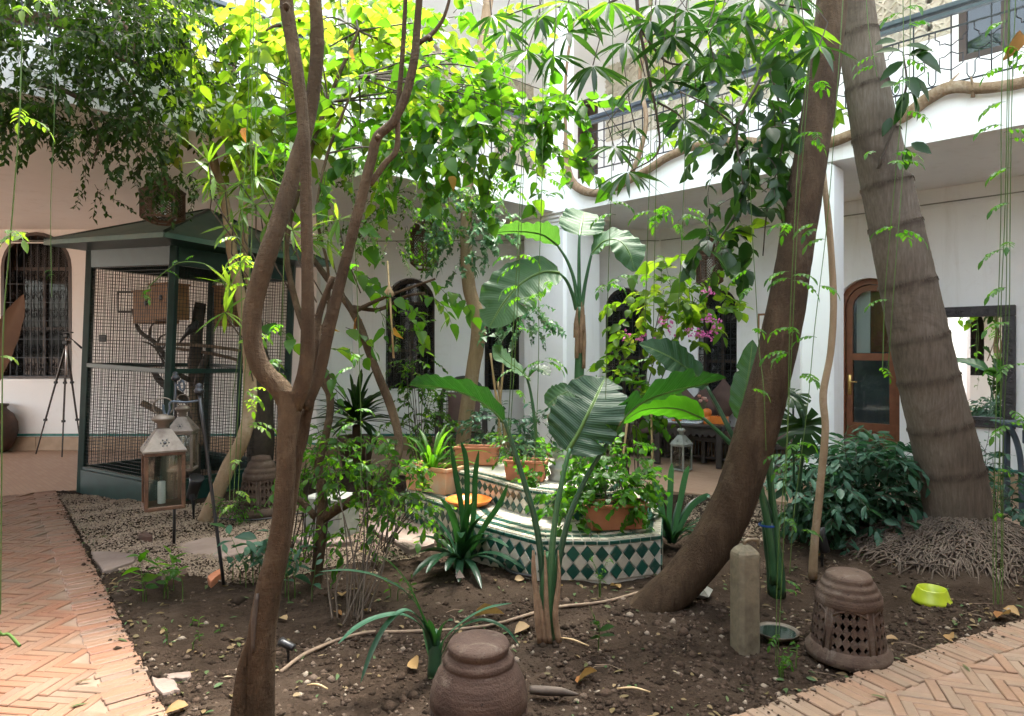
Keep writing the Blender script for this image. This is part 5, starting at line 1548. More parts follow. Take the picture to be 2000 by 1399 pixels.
MB().tube([tpz, tpz + [0, 0, .02], tpz + [.02, 0, .03], tpz + [.06, 0, .03], tpz + [.07, 0, .02], tpz + [.072, 0, .0]], [.011, .011, .011, .012, .010, .009], 8, per=3).build('tap_spout', M['old_brass'], t0)
MB().tube([tpz + [.04, 0, .03], tpz + [.04, 0, .052]], .007, 6).tube([tpz + [.02, 0, .052], tpz + [.062, .0, .052]], .006, 6).build('tap_handle', M['old_brass'], t0)
dp = G(1518, 1240, -.01)
t0 = thing('water_dish', 'shallow metal dish of dark water beside the concrete post', 'dish', tuple(dp))
MB().lathe(dp, [(.08, 0), (.105, .022), (.113, .027), (.113, .022), (.085, -.004)], 30).build('rim', M['tin'], t0)
MB().lathe(dp, [(.098, .016), (.001, .016)], 30).build('water', M['water'], t0)
bw = G(1820, 1176, -.015)
t0 = thing('pet_bowl', 'lime green plastic pet bowl on the soil before the palm roots', 'bowl', tuple(bw))
MB().lathe(bw, [(.108, .0), (.112, .004), (.108, .022), (.100, .03), (.084, .082), (.080, .088), (.074, .086), (.066, .04), (.055, .03), (.001, .03)], 40).build('shell', M['lime'], t0)
a_ = math.radians(-62)
MB().box(V3(bw) + [.109 * math.cos(a_), .109 * math.sin(a_), .008], (.012, .055, .018), [[math.cos(a_), math.sin(a_), 0], [-math.sin(a_), math.cos(a_), 0], [0, 0, 1]]).build('grip_notch', M['black_plastic'], t0, smooth=False)


def spotlight(label, p, aim, s=1.0):
    t0 = thing('garden_spotlight', label, 'spotlight', tuple(p), 'black garden spotlights'); p = V3(p); aim = nrm(V3(aim))
    MB().tube([p + [0, 0, -.05], p + [0, 0, .10 * s], p + [0, 0, .13 * s]], [.004, .013 * s, .016 * s], 8).build('spike', M['black_plastic'], t0)
    h = p + np.array([0, 0, .17 * s])
    MB().tube([h - aim * .07 * s, h - aim * .06 * s, h + aim * .05 * s, h + aim * .09 * s, h + aim * .092 * s], np.array([.02, .033, .036, .045, .04]) * s, 14).build('head', M['black_plastic'], t0)
    MB().tube([h + aim * .085 * s, h + aim * .088 * s], .036 * s, 14).build('lens', M['glass'], t0)
    MB().box(p + [0, 0, .13 * s], (.03 * s, .05 * s, .05 * s), bev=.005).build('bracket', M['black_plastic'], t0, smooth=False)
spotlight('black garden spotlight tilted upwards by the aviary base', G(378, 1008, -.02), (.35, -.3, .8), 1.5)
spotlight('black garden spotlight at the foot of the thin trunk', G(1606, 1110, -.03), (-.2, .2, .9), 1.1)
spotlight('black spotlight head lying on the soil beside the forked trunk', G(563, 1296, -.06), (-.8, .3, .2), .55)

# flagstones and stray stones
def slab_stone(label, pts, th=.035, mat='stone', name='flagstone', group='flagstones in the bed', dz=.0, cat='stone'):
    w = [V3(G(*p)) for p in pts]; c_ = np.mean(w, 0); c_[2] = float(on_soil(c_[0], c_[1])) + dz
    poly = [(x[0], x[1]) for x in w]
    # roughen outline
    out = []
    for k in range(len(poly)):
        a, b = np.array(poly[k]), np.array(poly[(k + 1) % len(poly)])
        out.append(tuple(a)); 
        for f in (.33, .66): out.append(tuple(a + (b - a) * f + RNG.normal(0, .006, 2)))
    n_ = len(out); ctr = np.mean(out, 0)
    lo = np.c_[np.array(out), np.full(n_, c_[2] - .03)]; mi = np.c_[np.array(out), c_[2] + th * .75 + RNG.normal(0, .002, n_)]
    hi = np.c_[ctr + (np.array(out) - ctr) * .95, c_[2] + th + RNG.normal(0, .0035, n_)]
    q = [(a * n_ + k, a * n_ + (k + 1) % n_, (a + 1) * n_ + (k + 1) % n_, (a + 1) * n_ + k) for a in range(2) for k in range(n_)]
    tr = [[2 * n_ + i_ for i_ in t_] for t_ in tessellate_polygon([[Vector((x, y, 0)) for x, y in out]])]
    return single(MB().add(np.vstack([lo, mi, hi]), q, tr), name, M[mat], label, cat, c_, group, smooth=False)
slab_stone('pinkish flagstone touching the brick path edge', [(178, 1075), (268, 1082), (258, 1096), (200, 1113)], .03)
slab_stone('long pink flagstone in the gravel, crossed by the hook pole', [(330, 1058), (400, 1044), (490, 1040), (520, 1062), (430, 1082), (400, 1085)], .03)
slab_stone('broad pink flagstone between the slender trunk and the fountain', [(715, 1028), (790, 1018), (850, 1040), (848, 1066), (800, 1078), (745, 1050)], .045)
slab_stone('narrow reddish flagstone behind the base of the slender trunk', [(575, 1055), (650, 1052), (690, 1062), (600, 1075)], .03)
slab_stone('broken grey-pink slab against the brick path in the near corner', [(296, 1325), (340, 1330), (352, 1352), (318, 1360)], .03)
slab_stone('small pale slab piece lying below the near path edge', [(325, 1312), (372, 1308), (366, 1322), (330, 1322)], .02)
slab_stone('terracotta brick fragment among the seedlings', [(405, 1130), (432, 1114), (436, 1122), (412, 1140)], .04, 'terracotta', 'brick_fragment')
slab_stone('tilted rusty brick half beside the leafy seedling', [(315, 1135), (360, 1118), (368, 1128), (328, 1148)], .04, 'clay_dark', 'brick_fragment')
slab_stone('small triangular brown brick shard on the gravel', [(270, 1048), (285, 1040), (298, 1050)], .05, 'clay_dark', 'brick_fragment')
# grey block beside the slender trunk
gb0 = V3(G(612, 1050)); 
single(MB().box(gb0 + [0.12, .12, .16], (.36, .30, .34), [[.93, -.36, 0], [.36, .93, 0], [0, 0, 1]], bev=.012), 'stone_block', M['greystone'], 'grey stone block partly hidden behind the slender trunk', 'block', gb0, smooth=False)
rk = V3(G(1365, 1165))
v, f, ti = blobs(np.array([rk + [0, 0, .03]]), np.array([.085]), 4, .8)
single(MB().add(v, tris=f), 'rock', M['greystone'], 'dark rock behind the foot of the leaning trunk', 'rock', rk, smooth=False)
rk = V3(G(898, 1132))
v, f, ti = blobs(np.array([rk + [0, 0, .02]]), np.array([.045]), 6, .8)
single(MB().add(v, tris=f), 'rock', M['stone'], 'small pale stone below the strap-leaved plant', 'rock', rk, smooth=False)
# bare root lying across the soil, dark cable
rp = [G(548, 1302, -.01), G(590, 1268, 0), G(625, 1252, 0), G(660, 1240, .0), G(720, 1228, 0), G(800, 1224, 0), G(950, 1218, 0), G(1080, 1190, 0), G(1180, 1184, 0), G(1260, 1160, 0)]
single(MB().tube([V3(p) + [0, 0, .012 + float(on_soil(p[0], p[1]))] for p in rp], [.012, .011, .011, .01, .009, .009, .009, .010, .010, .012], 7, per=4, bump=.15), 'surface_root', M['stick'], 'long thin brown root snaking across the soil to the leaning tree', 'root', rp[0])
rp = [G(1035, 1348), G(1060, 1350), G(1095, 1352), G(1130, 1357)]
single(MB().tube([V3(p) + [0, 0, .0] for p in rp], [.02, .022, .02, .006], 7, per=4, bump=.2), 'rotting_stick', M['deadwood'], 'short black rotting stick beside the large domed pot', 'stick', rp[0])
rp = [G(400, 1008), G(470, 1016), G(530, 1012), G(600, 1000), G(660, 990)]
single(MB().tube([V3(p) + [0, 0, .0] for p in rp], .007, 6, per=4), 'garden_hose', M['black_plastic'], 'thin black hose lying on the gravel by the aviary', 'hose', rp[0])
rp = [G(1010, 1075), G(988, 1085), G(985, 1110), G(1005, 1125), G(1045, 1132)]
single(MB().tube([V3(p) + [0, 0, .02] for p in rp], .012, 6, per=4), 'garden_hose', M['black_plastic'], 'dark hose curving along the fountain foot', 'hose', rp[0])
for k, (pa, pb, lab) in enumerate((((1205, 1345), (1270, 1352), 'pale dry stalk lying right of the brown curled leaf'), ((600, 1338), (640, 1346), 'dry straw stalk on the soil near the forked trunk'),
                                   ((1085, 1245), (1150, 1262), 'split pale green stalk right of the big-leaved plant'), ((700, 1075), (735, 1096), 'short pale stick on the gravel edge'))):
    a, b = V3(G(*pa)), V3(G(*pb))
    single(MB().tube([a + [0, 0, .0], (a + b) / 2 + [0, 0, .012], b + [0, 0, .0]], [.004, .006, .004], 5, per=3), 'dry_stalk', M['cane'], lab, 'stalk', a, 'dry stalks on the soil')
# ================================================================ PLANTS: helpers
PROF = {
    'heart': ([0, .10, .30, .60, .85, 1], [.22, .80, 1, .72, .27, 0]),
    'ovate': ([0, .15, .42, .7, .9, 1], [.05, .62, 1, .78, .32, 0]),
    'lance': ([0, .2, .45, .75, 1], [.12, .75, 1, .65, 0]),
    'tiny': ([0, .45, 1], [.1, 1, 0]),
    'ivy': ([0, .12, .3, .38, .62, 1], [.3, .95, 1, .55, .5, 0]),
}


def put_leaves(mb, pos, d, up, L, W, prof='ovate', bend=.15, fold=.25, tint=None, rg=RNG):
    """vectorised leaves: base points, tip directions, approximate face normals"""
    pos = np.asarray(pos, float).reshape(-1, 3); N = len(pos)
    if N == 0: return
    d = nrm(np.broadcast_to(d, (N, 3))); up = np.broadcast_to(up, (N, 3))
    L = np.broadcast_to(L, (N,)).astype(float); W = np.broadcast_to(W, (N,)).astype(float)
    bend = np.broadcast_to(bend, (N,)); tint = rg.uniform(0, 1, N) if tint is None else np.broadcast_to(tint, (N,))
    s = nrm(np.cross(d, up) + 1e-6); n = nrm(np.cross(s, d))
    t, w = [np.array(x) for x in PROF[prof]]; m = len(t)
    hw = w[None] * W[:, None] / 2
    zc = -bend[:, None] * (t ** 2)[None] * L[:, None]
    mid = pos[:, None] + d[:, None] * (t[None] * L[:, None])[..., None] + n[:, None] * zc[..., None]
    e = n[:, None] * (fold * hw)[..., None]
    l_ = mid - s[:, None] * hw[..., None] + e; r_ = mid + s[:, None] * hw[..., None] + e
    V = np.stack([l_, mid, r_], 2)                      # N,m,3,3
    k = np.arange(m - 1)
    q = []
    for c in (0, 1): q.append(np.stack([3 * k + c, 3 * k + c + 1, 3 * k + 3 + c + 1, 3 * k + 3 + c], -1))
    q = np.vstack(q)
    Q = (q[None] + (3 * m) * np.arange(N)[:, None, None]).reshape(-1, 4)
    mb.add(V.reshape(-1, 3), Q, tint=np.repeat(tint, 3 * m), a2=np.tile(np.tile([1., 0., 1.], m), N))


def rdir(rg, N=None):
    v = rg.normal(0, 1, (N or 1, 3)); v = nrm(v); return v if N else v[0]


def spray(lf, tw, p, d, length, nl, L, W, prof, rg, droop=.25, spread=.9, twr=.003, pair=False, tmin=0., tmax=1., up_bias=1.0, per=3, bend=.18):
    """a twig with leaves set along it"""
    P = [V3(p)]; d = nrm(V3(d)); st_ = length / 5
    for k in range(5):
        d = nrm(d + rg.normal(0, .16, 3) + np.array([0, 0, -droop * (k + 1) / 5]))
        P.append(P[-1] + d * st_)
    P = np.array(P)
    if tw is not None: tw.tube(P, np.linspace(twr, twr * .4, 6), 4, cap=False)
    f = np.linspace(.12, 1.0, nl) * 5; i = np.clip(f.astype(int), 0, 4); fr = (f - i)[:, None]
    B = P[i] * (1 - fr) + P[i + 1] * fr; T = nrm(P[i + 1] - P[i])
    side = nrm(np.cross(T, [0, 0, 1.0]) + 1e-4)
    sg = np.where(np.arange(nl) % 2 == 0, 1., -1.)[:, None]
    dd = nrm(T * .7 + side * sg * spread + rg.normal(0, .3, (nl, 3)) + np.array([0, 0, -.35]))
    up = nrm(np.array([0, 0, up_bias]) + rg.normal(0, .45, (nl, 3)))
    put_leaves(lf, B, dd, up, (sz := rg.uniform(.42, 1.2, nl)) * L, W * sz * rg.uniform(.8, 1.2, nl), prof, bend=rg.uniform(-.05, 2.6 * bend, nl), fold=rg.uniform(.05, .5), tint=rg.uniform(tmin, tmax, nl), rg=rg)
    return P


def mass(lf, tw, ells, rg, length, nl, L, W, prof, hub=None, **k):
    """foliage filled into ellipses given in photo pixels with a range of distances: (cx, cy, rx, ry, Y0, Y1, sprays)"""
    for cx, cy, rx, ry, Y0, Y1, ns in ells:
        for _ in range(ns):
            a = rg.uniform(0, 6.283); r = math.sqrt(rg.uniform(0, 1)); Y = rg.uniform(Y0, Y1)
            p = at(cx + rx * r * math.cos(a), cy + ry * r * math.sin(a), Y)
            d = np.array([math.cos(a) * .8, rg.normal(0, .6), -math.sin(a) * .5]) + rg.normal(0, .5, 3)
            spray(lf, tw, p, d, length * rg.uniform(.6, 1.2), nl, L, W, prof, rg, **k)
            if hub is not None and rg.uniform() < .13:          # side branch back to the nearest limb
                q = hub[int(np.argmin(np.linalg.norm(hub - V3(p), axis=1) + rg.uniform(0, .35, len(hub))))]
                md = (q + V3(p)) / 2 + rg.normal(0, .06, 3) + np.array([0, 0, .06])
                tw.tube([q, md, V3(p)], [.008, .006, .003], 5, per=4, cap=False)


def limb(mb, pts, n=12, per=6, bump=.06, freq=9.0, thin=.76):
    """tapered limb from (px, py, Y, half-width in px)"""
    P = [at(p[0], p[1], p[2]) for p in pts]; R = [p[3] * p[2] / F * thin for p in pts]
    mb.tube(P, R, n, per=per, bump=bump, freq=freq)


def hubs(*pts): return np.array([V3(at(*p)) for p in pts])


def plant(name, label, cat, loc, group=None): return thing(name, label, cat, tuple(loc), group)


def crown_build(t0, lf, mat, tw=None, twm='twig', nm='crown'):
    if lf.v: lf.build(nm, M[mat], t0, kind='stuff')
    if tw is not None and tw.v: tw.build('twigs', M[twm], t0, kind='stuff')


rg = np.random.default_rng(21)

# ================================================================ TREES
# -- forked tree in front
T1Y = 2.72
t1 = plant('forked_tree', 'forked brown tree in the foreground with several bare limbs', 'tree', G(495, 1435))
mb = MB()
limb(mb, [(505, 1450, T1Y, 46), (506, 1390, T1Y, 38), (510, 1300, T1Y, 36), (514, 1220, T1Y, 35), (528, 1140, T1Y, 31), (545, 1060, T1Y, 28), (555, 960, T1Y, 24), (560, 860, T1Y, 24), (566, 800, T1Y, 30), (570, 762, T1Y, 34)], 26, 9, .055, 14)
limb(mb, [(473, 1450, T1Y - .03, 30), (470, 1380, T1Y - .03, 22), (478, 1300, T1Y - .02, 18), (495, 1235, T1Y, 12)], 12, 5, .06, 14)
limb(mb, [(568, 800, T1Y, 26), (548, 762, T1Y, 27), (512, 722, T1Y, 26), (493, 665, T1Y, 24), (497, 590, T1Y, 23), (522, 500, T1Y, 24), (552, 410, T1Y + .05, 22), (578, 320, T1Y + .1, 20), (603, 230, T1Y + .12, 18), (617, 130, T1Y + .13, 17), (619, 60, T1Y + .13, 17), (612, -60, T1Y + .1, 15), (600, -250, T1Y, 12)], 16, 6, .05, 12)
limb(mb, [(572, 795, T1Y, 24), (590, 752, T1Y - .02, 21), (600, 690, T1Y - .04, 18), (601, 560, T1Y - .06, 16), (599, 440, T1Y - .06, 15), (597, 330, T1Y - .05, 15), (590, 220, T1Y - .04, 15), (577, 120, T1Y - .03, 16), (562, 30, T1Y - .02, 18), (556, -60, T1Y, 17), (545, -260, T1Y + .1, 12)], 16, 6, .05, 12)
limb(mb, [(596, 800, T1Y + .06, 14), (622, 735, T1Y + .08, 15), (636, 670, T1Y + .08, 15), (655, 590, T1Y + .08, 15), (678, 500, T1Y + .08, 14), (703, 400, T1Y + .08, 13), (726, 310, T1Y + .08, 13), (737, 268, T1Y + .08, 13), (768, 238, T1Y + .08, 11), (793, 185, T1Y + .08, 11), (808, 120, T1Y + .08, 11), (814, 60, T1Y + .1, 10), (822, -40, T1Y + .1, 8), (840, -200, T1Y + .2, 6)], 14, 6, .06, 12)
limb(mb, [(722, 362, T1Y + .1, 8), (750, 322, T1Y + .1, 8), (775, 290, T1Y + .1, 7.5), (777, 220, T1Y + .1, 7), (786, 110, T1Y + .1, 6), (792, 0, T1Y + .1, 5.5), (796, -120, T1Y + .1, 4)], 10, 5, .06)
limb(mb, [(818, 85, T1Y + .1, 7), (850, 60, T1Y + .12, 5.5), (872, 20, T1Y + .12, 4), (890, -60, T1Y + .15, 3)], 8, 5, .06)
limb(mb, [(576, 900, T1Y + .12, 15), (590, 860, T1Y + .12, 15), (600, 800, T1Y + .1, 14)], 10, 4, .06)
limb(mb, [(556, 1100, T1Y + .1, 8), (572, 980, T1Y + .12, 11), (582, 890, T1Y + .12, 13), (602, 800, T1Y + .1, 13), (618, 700, T1Y + .1, 11), (622, 620, T1Y + .12, 9), (650, 540, T1Y + .12, 7)], 10, 5, .06)
limb(mb, [(548, 50, T1Y - .02, 5), (533, 52, T1Y - .05, 4), (520, 60, T1Y - .08, 2.5)], 7, 3, .05)
mb.build('trunk', M['bark'], t1)
# knots on the trunk
kn = MB()
for px, py, Y, r in ((737, 268, T1Y + .02, 9), (560, 12, T1Y - .08, 13), (585, 40, T1Y - .07, 5), (838, 76, T1Y + .08, 9), (611, 615, T1Y - .02, 7)):
    p = at(px, py, Y); s_ = r * Y / F
    v, f, ti = blobs(np.array([V3(p)]), np.array([s_]), int(px), 1.0); kn.add(v, tris=f)
kn.build('knots', M['bark'], t1, kind='stuff')
# hollow near the foot: its shade is a dark tube set nearly flush
ho = MB()
limb(ho, [(494, 1275, T1Y - .056, 4), (496, 1215, T1Y - .053, 8), (503, 1160, T1Y - .050, 4)], 8, 4, .05)
ho.build('hollow_shade', M['deadwood'], t1)

lf, tw = MB(), MB()      # crown, unseen overhead, added to shade the bed
mass(lf, tw, [(560, -420, 520, 180, 2.0, 3.6, 55)], rg, .5, 9, .15, .11, 'heart', droop=.2)
crown_build(t1, lf, 'leaf_mid', tw)

# -- leaning tree on the right
t2 = plant('leaning_tree', 'thick red-brown trunk leaning and curving up from the bed', 'tree', G(1290, 1190))
mb = MB()
limb(mb, [(1205, 1262, 4.0, 40), (1262, 1198, 4.02, 46), (1325, 1140, 4.05, 49), (1385, 1068, 4.05, 50), (1432, 982, 4.05, 50), (1468, 876, 4.05, 49), (1500, 760, 4.05, 47), (1527, 640, 4.05, 44), (1548, 520, 4.07, 41), (1568, 400, 4.1, 40), (1590, 270, 4.12, 38), (1608, 150, 4.15, 36), (1622, 30, 4.18, 35), (1630, -100, 4.2, 34), (1625, -350, 4.2, 28)], 30, 9, .035, 9, .82)
mb.build('trunk', M['bark2'], t2)
lf, tw = MB(), MB()  # crown out of view, added to shade the soil
mass(lf, tw, [(1500, -450, 480, 190, 2.9, 4.6, 60)], rg, .5, 9, .16, .09, 'ovate', droop=.2)
crown_build(t2, lf, 'leaf_dark', tw)

# -- ringed palm
t3 = plant('ringed_palm', 'grey ringed palm trunk leaning over a mound of bare roots', 'palm', (3.42, 5.0, 0))
ctrl = [(1888, 1120, 5.05, 68), (1882, 1060, 5.05, 63), (1870, 990, 5.05, 59), (1848, 880, 5.05, 57), (1818, 760, 5.05, 54), (1790, 640, 5.05, 52), (1765, 520, 5.05, 49), (1740, 400, 5.05, 46), (1716, 290, 5.05, 43), (1695, 180, 5.05, 39), (1678, 80, 5.05, 36), (1668, 0, 5.05, 34), (1655, -120, 5.05, 31), (1640, -330, 5.05, 26)]
P, R = catmull([V3(at(*c[:3])) for c in ctrl], [c[3] * c[2] / F for c in ctrl], 16)
rings = [64, 168, 259, 356, 440, 549, 657, 735, 828, 915, 1000, -40, -140, -230]
pyv = HY - (P[:, 2] - EYE) / P[:, 1] * F
dark = np.zeros(len(P))
for r_ in rings:
    k = (pyv - r_) / 9.0
    R *= 1 + .022 * np.exp(-(k - .6) ** 2) - .012 * np.exp(-(k + .8) ** 2)
    dark = np.maximum(dark, .75 * np.exp(-((pyv - r_ - 5) / 7.0) ** 2))
mb = MB(); n = 26
T_, U_, W_ = frames(P); th = np.linspace(0, 2 * math.pi, n, endpoint=False)
ph = .25 * np.sin(2 * th + 1)[None] * .05
rad = R[:, None] * (1 + .012 * np.sin(5 * th[None] + P[:, 2:3] * 3) + .003 * rg.normal(0, 1, (len(P), n)))
v = P[:, None] + rad[..., None] * (np.cos(th)[None, :, None] * U_[:, None] + np.sin(th)[None, :, None] * W_[:, None])
i = np.arange(len(P) - 1)[:, None] * n; j = np.arange(n)[None]
q = np.stack([i + j, i + (j + 1) % n, i + n + (j + 1) % n, i + n + j], -1).reshape(-1, 4)
dk = np.clip(dark[:, None] * rg.uniform(.3, 1.2, (len(P), n)), 0, 1)
mb.add(v.reshape(-1, 3), q, tint=dk.reshape(-1))
mb.build('trunk', M['palm'], t3)
fr = MB()      # fibre fringe on the ring scars
for r_ in rings:
    k = int(np.argmin(np.abs(pyv - r_)))
    for a in np.linspace(0, 6.283, 60, endpoint=False):
        o_ = np.cos(a) * U_[k] + np.sin(a) * W_[k]; b = P[k] + o_ * (R[k] * 1.015)
        fr.tube([b, b + o_ * .006 - T_[k] * rg.uniform(.012, .04)], [.003, .001], 3, cap=False)
fr.build('ring_fringe', M['roots'], t3, kind='stuff')
rt = MB()
for k in range(3200):
    a = rg.uniform(0, 6.283); r0 = rg.uniform(.15, .66); l = rg.uniform(.07, .24); a2 = a + rg.normal(0, .7)
    x, y = 3.42 + r0 * 1.15 * math.cos(a), 5.03 + r0 * math.sin(a); pts = []
    for f in range(4):
        z = float(on_soil(x, y)) + (rg.uniform(.002, .034) if 0 < f < 3 else -.006)
        pts.append((x, y, z)); a2 += rg.normal(0, .35); x += l / 3 * math.cos(a2); y += l / 3 * math.sin(a2)
    rt.tube(pts, [.007, .0065, .005, .003], 4, cap=False, tint=rg.uniform())
rt.build('root_mass', M['roots'], t3, kind='stuff')
# palm fronds overhead, out of the picture but shading the bed
fd = MB(); st_ = MB()
top = V3(at(1655, -330, 5.05)) + np.array([0, 0, .3])
for k in range(16):
    a = k * 2.4; d = np.array([math.cos(a), math.sin(a), .9]); p = top.copy(); Pf = [p.copy()]
    for s_ in range(9):
        d = nrm(d + np.array([0, 0, -.2])); p = p + d * .27; Pf.append(p.copy())
    Pf = np.array(Pf); st_.tube(Pf, np.linspace(.02, .004, len(Pf)), 5, cap=False)
    Pc, _ = catmull(Pf, np.ones(len(Pf)), 5)
    T0 = nrm(np.gradient(Pc, axis=0)); sd = nrm(np.cross(T0, [0, 0, 1.0]) + 1e-4)
    for sg in (-1, 1):
        put_leaves(fd, Pc[6:], T0[6:] * .5 + sd[6:] * sg + [0, 0, -.25], [0, 0, 1.], .42, .035, 'lance', .2, .2, rg=rg)
crown_build(t3, fd, 'leaf_mid', st_, 'stem')

# -- thin trunk before the door
t4 = plant('slender_trunk', 'very slim pale trunk rising between the leaning trunk and palm', 'tree', G(1588, 1125))
mb = MB()
limb(mb, [(1587, 1130, 4.6, 11), (1592, 1050, 4.6, 10), (1602, 950, 4.6, 9.5), (1612, 840, 4.6, 9), (1608, 770, 4.6, 9), (1622, 690, 4.6, 8.5), (1628, 600, 4.6, 8.5), (1624, 500, 4.6, 8), (1617, 420, 4.6, 8), (1608, 340, 4.62, 7), (1604, 250, 4.65, 6), (1612, 120, 4.7, 5), (1620, -80, 4.7, 4)], 10, 5, .05, 16)
mb.build('trunk', M['bark_pale'], t4)

# -- upright pale trunk behind the fountain
t5 = plant('pale_trunk_tree', 'pale crooked trunk rising behind the fountain, ivy round its upper part', 'tree', (-.6, 7.7, 0))
mb = MB()
Y5 = 7.7
limb(mb, [(893, 955, Y5, 20), (902, 880, Y5, 19), (912, 800, Y5, 19), (924, 720, Y5, 18), (934, 660, Y5, 19), (932, 615, Y5, 19), (917, 565, Y5, 17), (911, 500, Y5, 16), (911, 420, Y5, 15), (917, 330, Y5, 15), (928, 220, Y5, 14), (940, 100, Y5, 13), (957, -20, Y5, 13), (975, -160, Y5, 12)], 14, 6, .04, 9)
mb.build('trunk', M['bark_pale'], t5)
lf, tw = MB(), MB()
mass(lf, tw, [(905, 430, 60, 50, 7.3, 7.9, 42), (950, 455, 45, 40, 7.2, 7.8, 22), (880, 490, 40, 40, 7.3, 7.7, 14), (1020, 620, 55, 35, 7.0, 7.3, 26)], rg, .3, 10, .085, .075, 'ivy', droop=.45)
crown_build(t5, lf, 'leaf_ivy', tw, nm='ivy')
lf, tw = MB(), MB()
mass(lf, tw, [(870, 350, 120, 50, 6.6, 7.8, 60), (800, 430, 80, 50, 6.6, 7.8, 36), (700, 390, 90, 50, 6.8, 7.8, 24)], rg, .45, 18, .05, .032, 'tiny', droop=.5)
crown_build(t5, lf, 'leaf_mid', tw)

# -- slender trunk with the crossing limb
t6 = plant('twin_limbed_tree', 'tan tree with a rising stem and a limb slanting past the fountain', 'tree', G(620, 1130))
mb = MB(); Y6 = 4.55
limb(mb, [(617, 1145, Y6, 17), (620, 1110, Y6, 15), (626, 1060, Y6, 15), (630, 1010, Y6, 15), (629, 960, Y6 + .02, 13), (622, 910, Y6 + .05, 11), (634, 860, Y6 + .1, 10), (645, 800, Y6 + .12, 10), (640, 750, Y6 + .15, 10), (624, 705, Y6 + .15, 10), (600, 660, Y6 + .2, 9), (570, 560, Y6 + .3, 8), (560, 470, Y6 + .35, 7), (590, 350, Y6 + .4, 6), (640, 200, Y6 + .5, 5), (700, 60, Y6 + .6, 4)], 12, 6, .06, 12)
limb(mb, [(625, 1020, Y6, 12), (650, 1000, Y6 - .03, 13), (700, 970, Y6 - .05, 13), (745, 940, Y6 - .04, 13), (772, 900, Y6, 12), (779, 860, Y6 + .05, 11), (765, 800, Y6 + .1, 11), (742, 740, Y6 + .12, 11), (722, 690, Y6 + .15, 10), (700, 630, Y6 + .18, 10), (672, 585, Y6 + .2, 9), (640, 545, Y6 + .25, 8), (600, 490, Y6 + .3, 6)], 12, 6, .06, 12)
limb(mb, [(616, 1010, Y6, 9), (595, 985, Y6 + .02, 8), (570, 965, Y6 + .05, 7)], 9, 4, .05)
limb(mb, [(690, 610, Y6 + .18, 6), (730, 590, Y6 + .1, 5), (780, 570, Y6 + .05, 4), (850, 545, Y6, 3)], 7, 5, .05)
limb(mb, [(690, 600, Y6 + .2, 6), (740, 605, Y6 + .15, 5), (790, 580, Y6 + .1, 4), (830, 572, Y6 + .1, 3)], 7, 5, .05)
limb(mb, [(645, 780, Y6 + .12, 5), (610, 700, Y6 + .15, 5), (640, 610, Y6 + .1, 4), (640, 520, Y6 + .1, 4), (620, 420, Y6 + .15, 4), (640, 300, Y6 + .2, 4), (700, 150, Y6 + .3, 3)], 7, 5, .05)
mb.build('trunk', M['bark'], t6)
# heart-leaved crown, its backlight partly put into the leaf colour
lf, tw = MB(), MB()
bright = [(440, 110, 110, 100, 4.9, 6.6, 46), (520, 200, 120, 80, 4.9, 6.6, 38), (680, 80, 130, 80, 4.8, 6.6, 48), (560, 20, 120, 50, 4.9, 6.5, 28), (700, 180, 110, 80, 4.7, 6.2, 38), (440, 210, 80, 60, 5, 6.4, 14)]
H6 = hubs((560, 470, 4.9), (575, 400, 4.92), (590, 350, 4.95), (640, 200, 5.05), (700, 60, 5.15), (620, 420, 4.7), (640, 300, 4.75), (700, 150, 4.85), (450, 200, 6.4), (470, 60, 6.4), (440, 120, 6.1), (470, 330, 6.3))
mass(lf, tw, bright, rg, .55, 12, .128, .100, 'heart', hub=H6, droop=.3, tmin=.35)
crown_build(t6, lf, 'leaf_bright', tw)
lf, tw = MB(), MB()
mid_ = [(830, 170, 110, 100, 4.4, 5.8, 34), (900, 110, 80, 90, 4.4, 5.6, 22), (860, 260, 110, 50, 4.4, 5.6, 22), (970, 210, 90, 60, 4.4, 5.4, 22), (1050, 270, 50, 50, 4.4, 5.2, 12), (960, 280, 70, 40, 4.4, 5.2, 10), (640, 300, 110, 50, 4.6, 6, 16), (760, 300, 80, 50, 4.6, 5.8, 12), (1100, 200, 50, 20, 4.4, 5, 6)]
mass(lf, tw, mid_, rg, .5, 11, .118, .090, 'heart', hub=H6, droop=.35, tmin=.15)
for px, py in ((835, 590), (790, 600), (900, 590), (860, 570), (870, 600), (740, 560), (700, 540), (760, 620), (820, 640), (700, 660), (660, 700), (650, 740), (560, 720), (545, 650), (700, 480), (720, 450)):
    spray(lf, tw, at(px - 25, py - 20, Y6 + rg.uniform(-.1, .2)), (.6, rg.normal(0, .4), -.15), .28, 6, .12, .092, 'heart', rg, droop=.4, tmin=.2)
crown_build(t6, lf, 'leaf_mid', tw, nm='lower_crown')
lf = MB()
for px, py in ((690, 95), (860, 205), (480, 250), (880, 345), (700, 620), (640, 630), (1010, 285), (770, 640)):
    p = at(px, py, rg.uniform(4.4, 4.9)); put_leaves(lf, [V3(p)], (rg.normal(0, .5), -.2, -.8), (rg.normal(), -1, .3), .10, .06, 'heart', .35, .6, rg=rg)
crown_build(t6, lf, 'leaf_yellow', nm='withered_leaves')

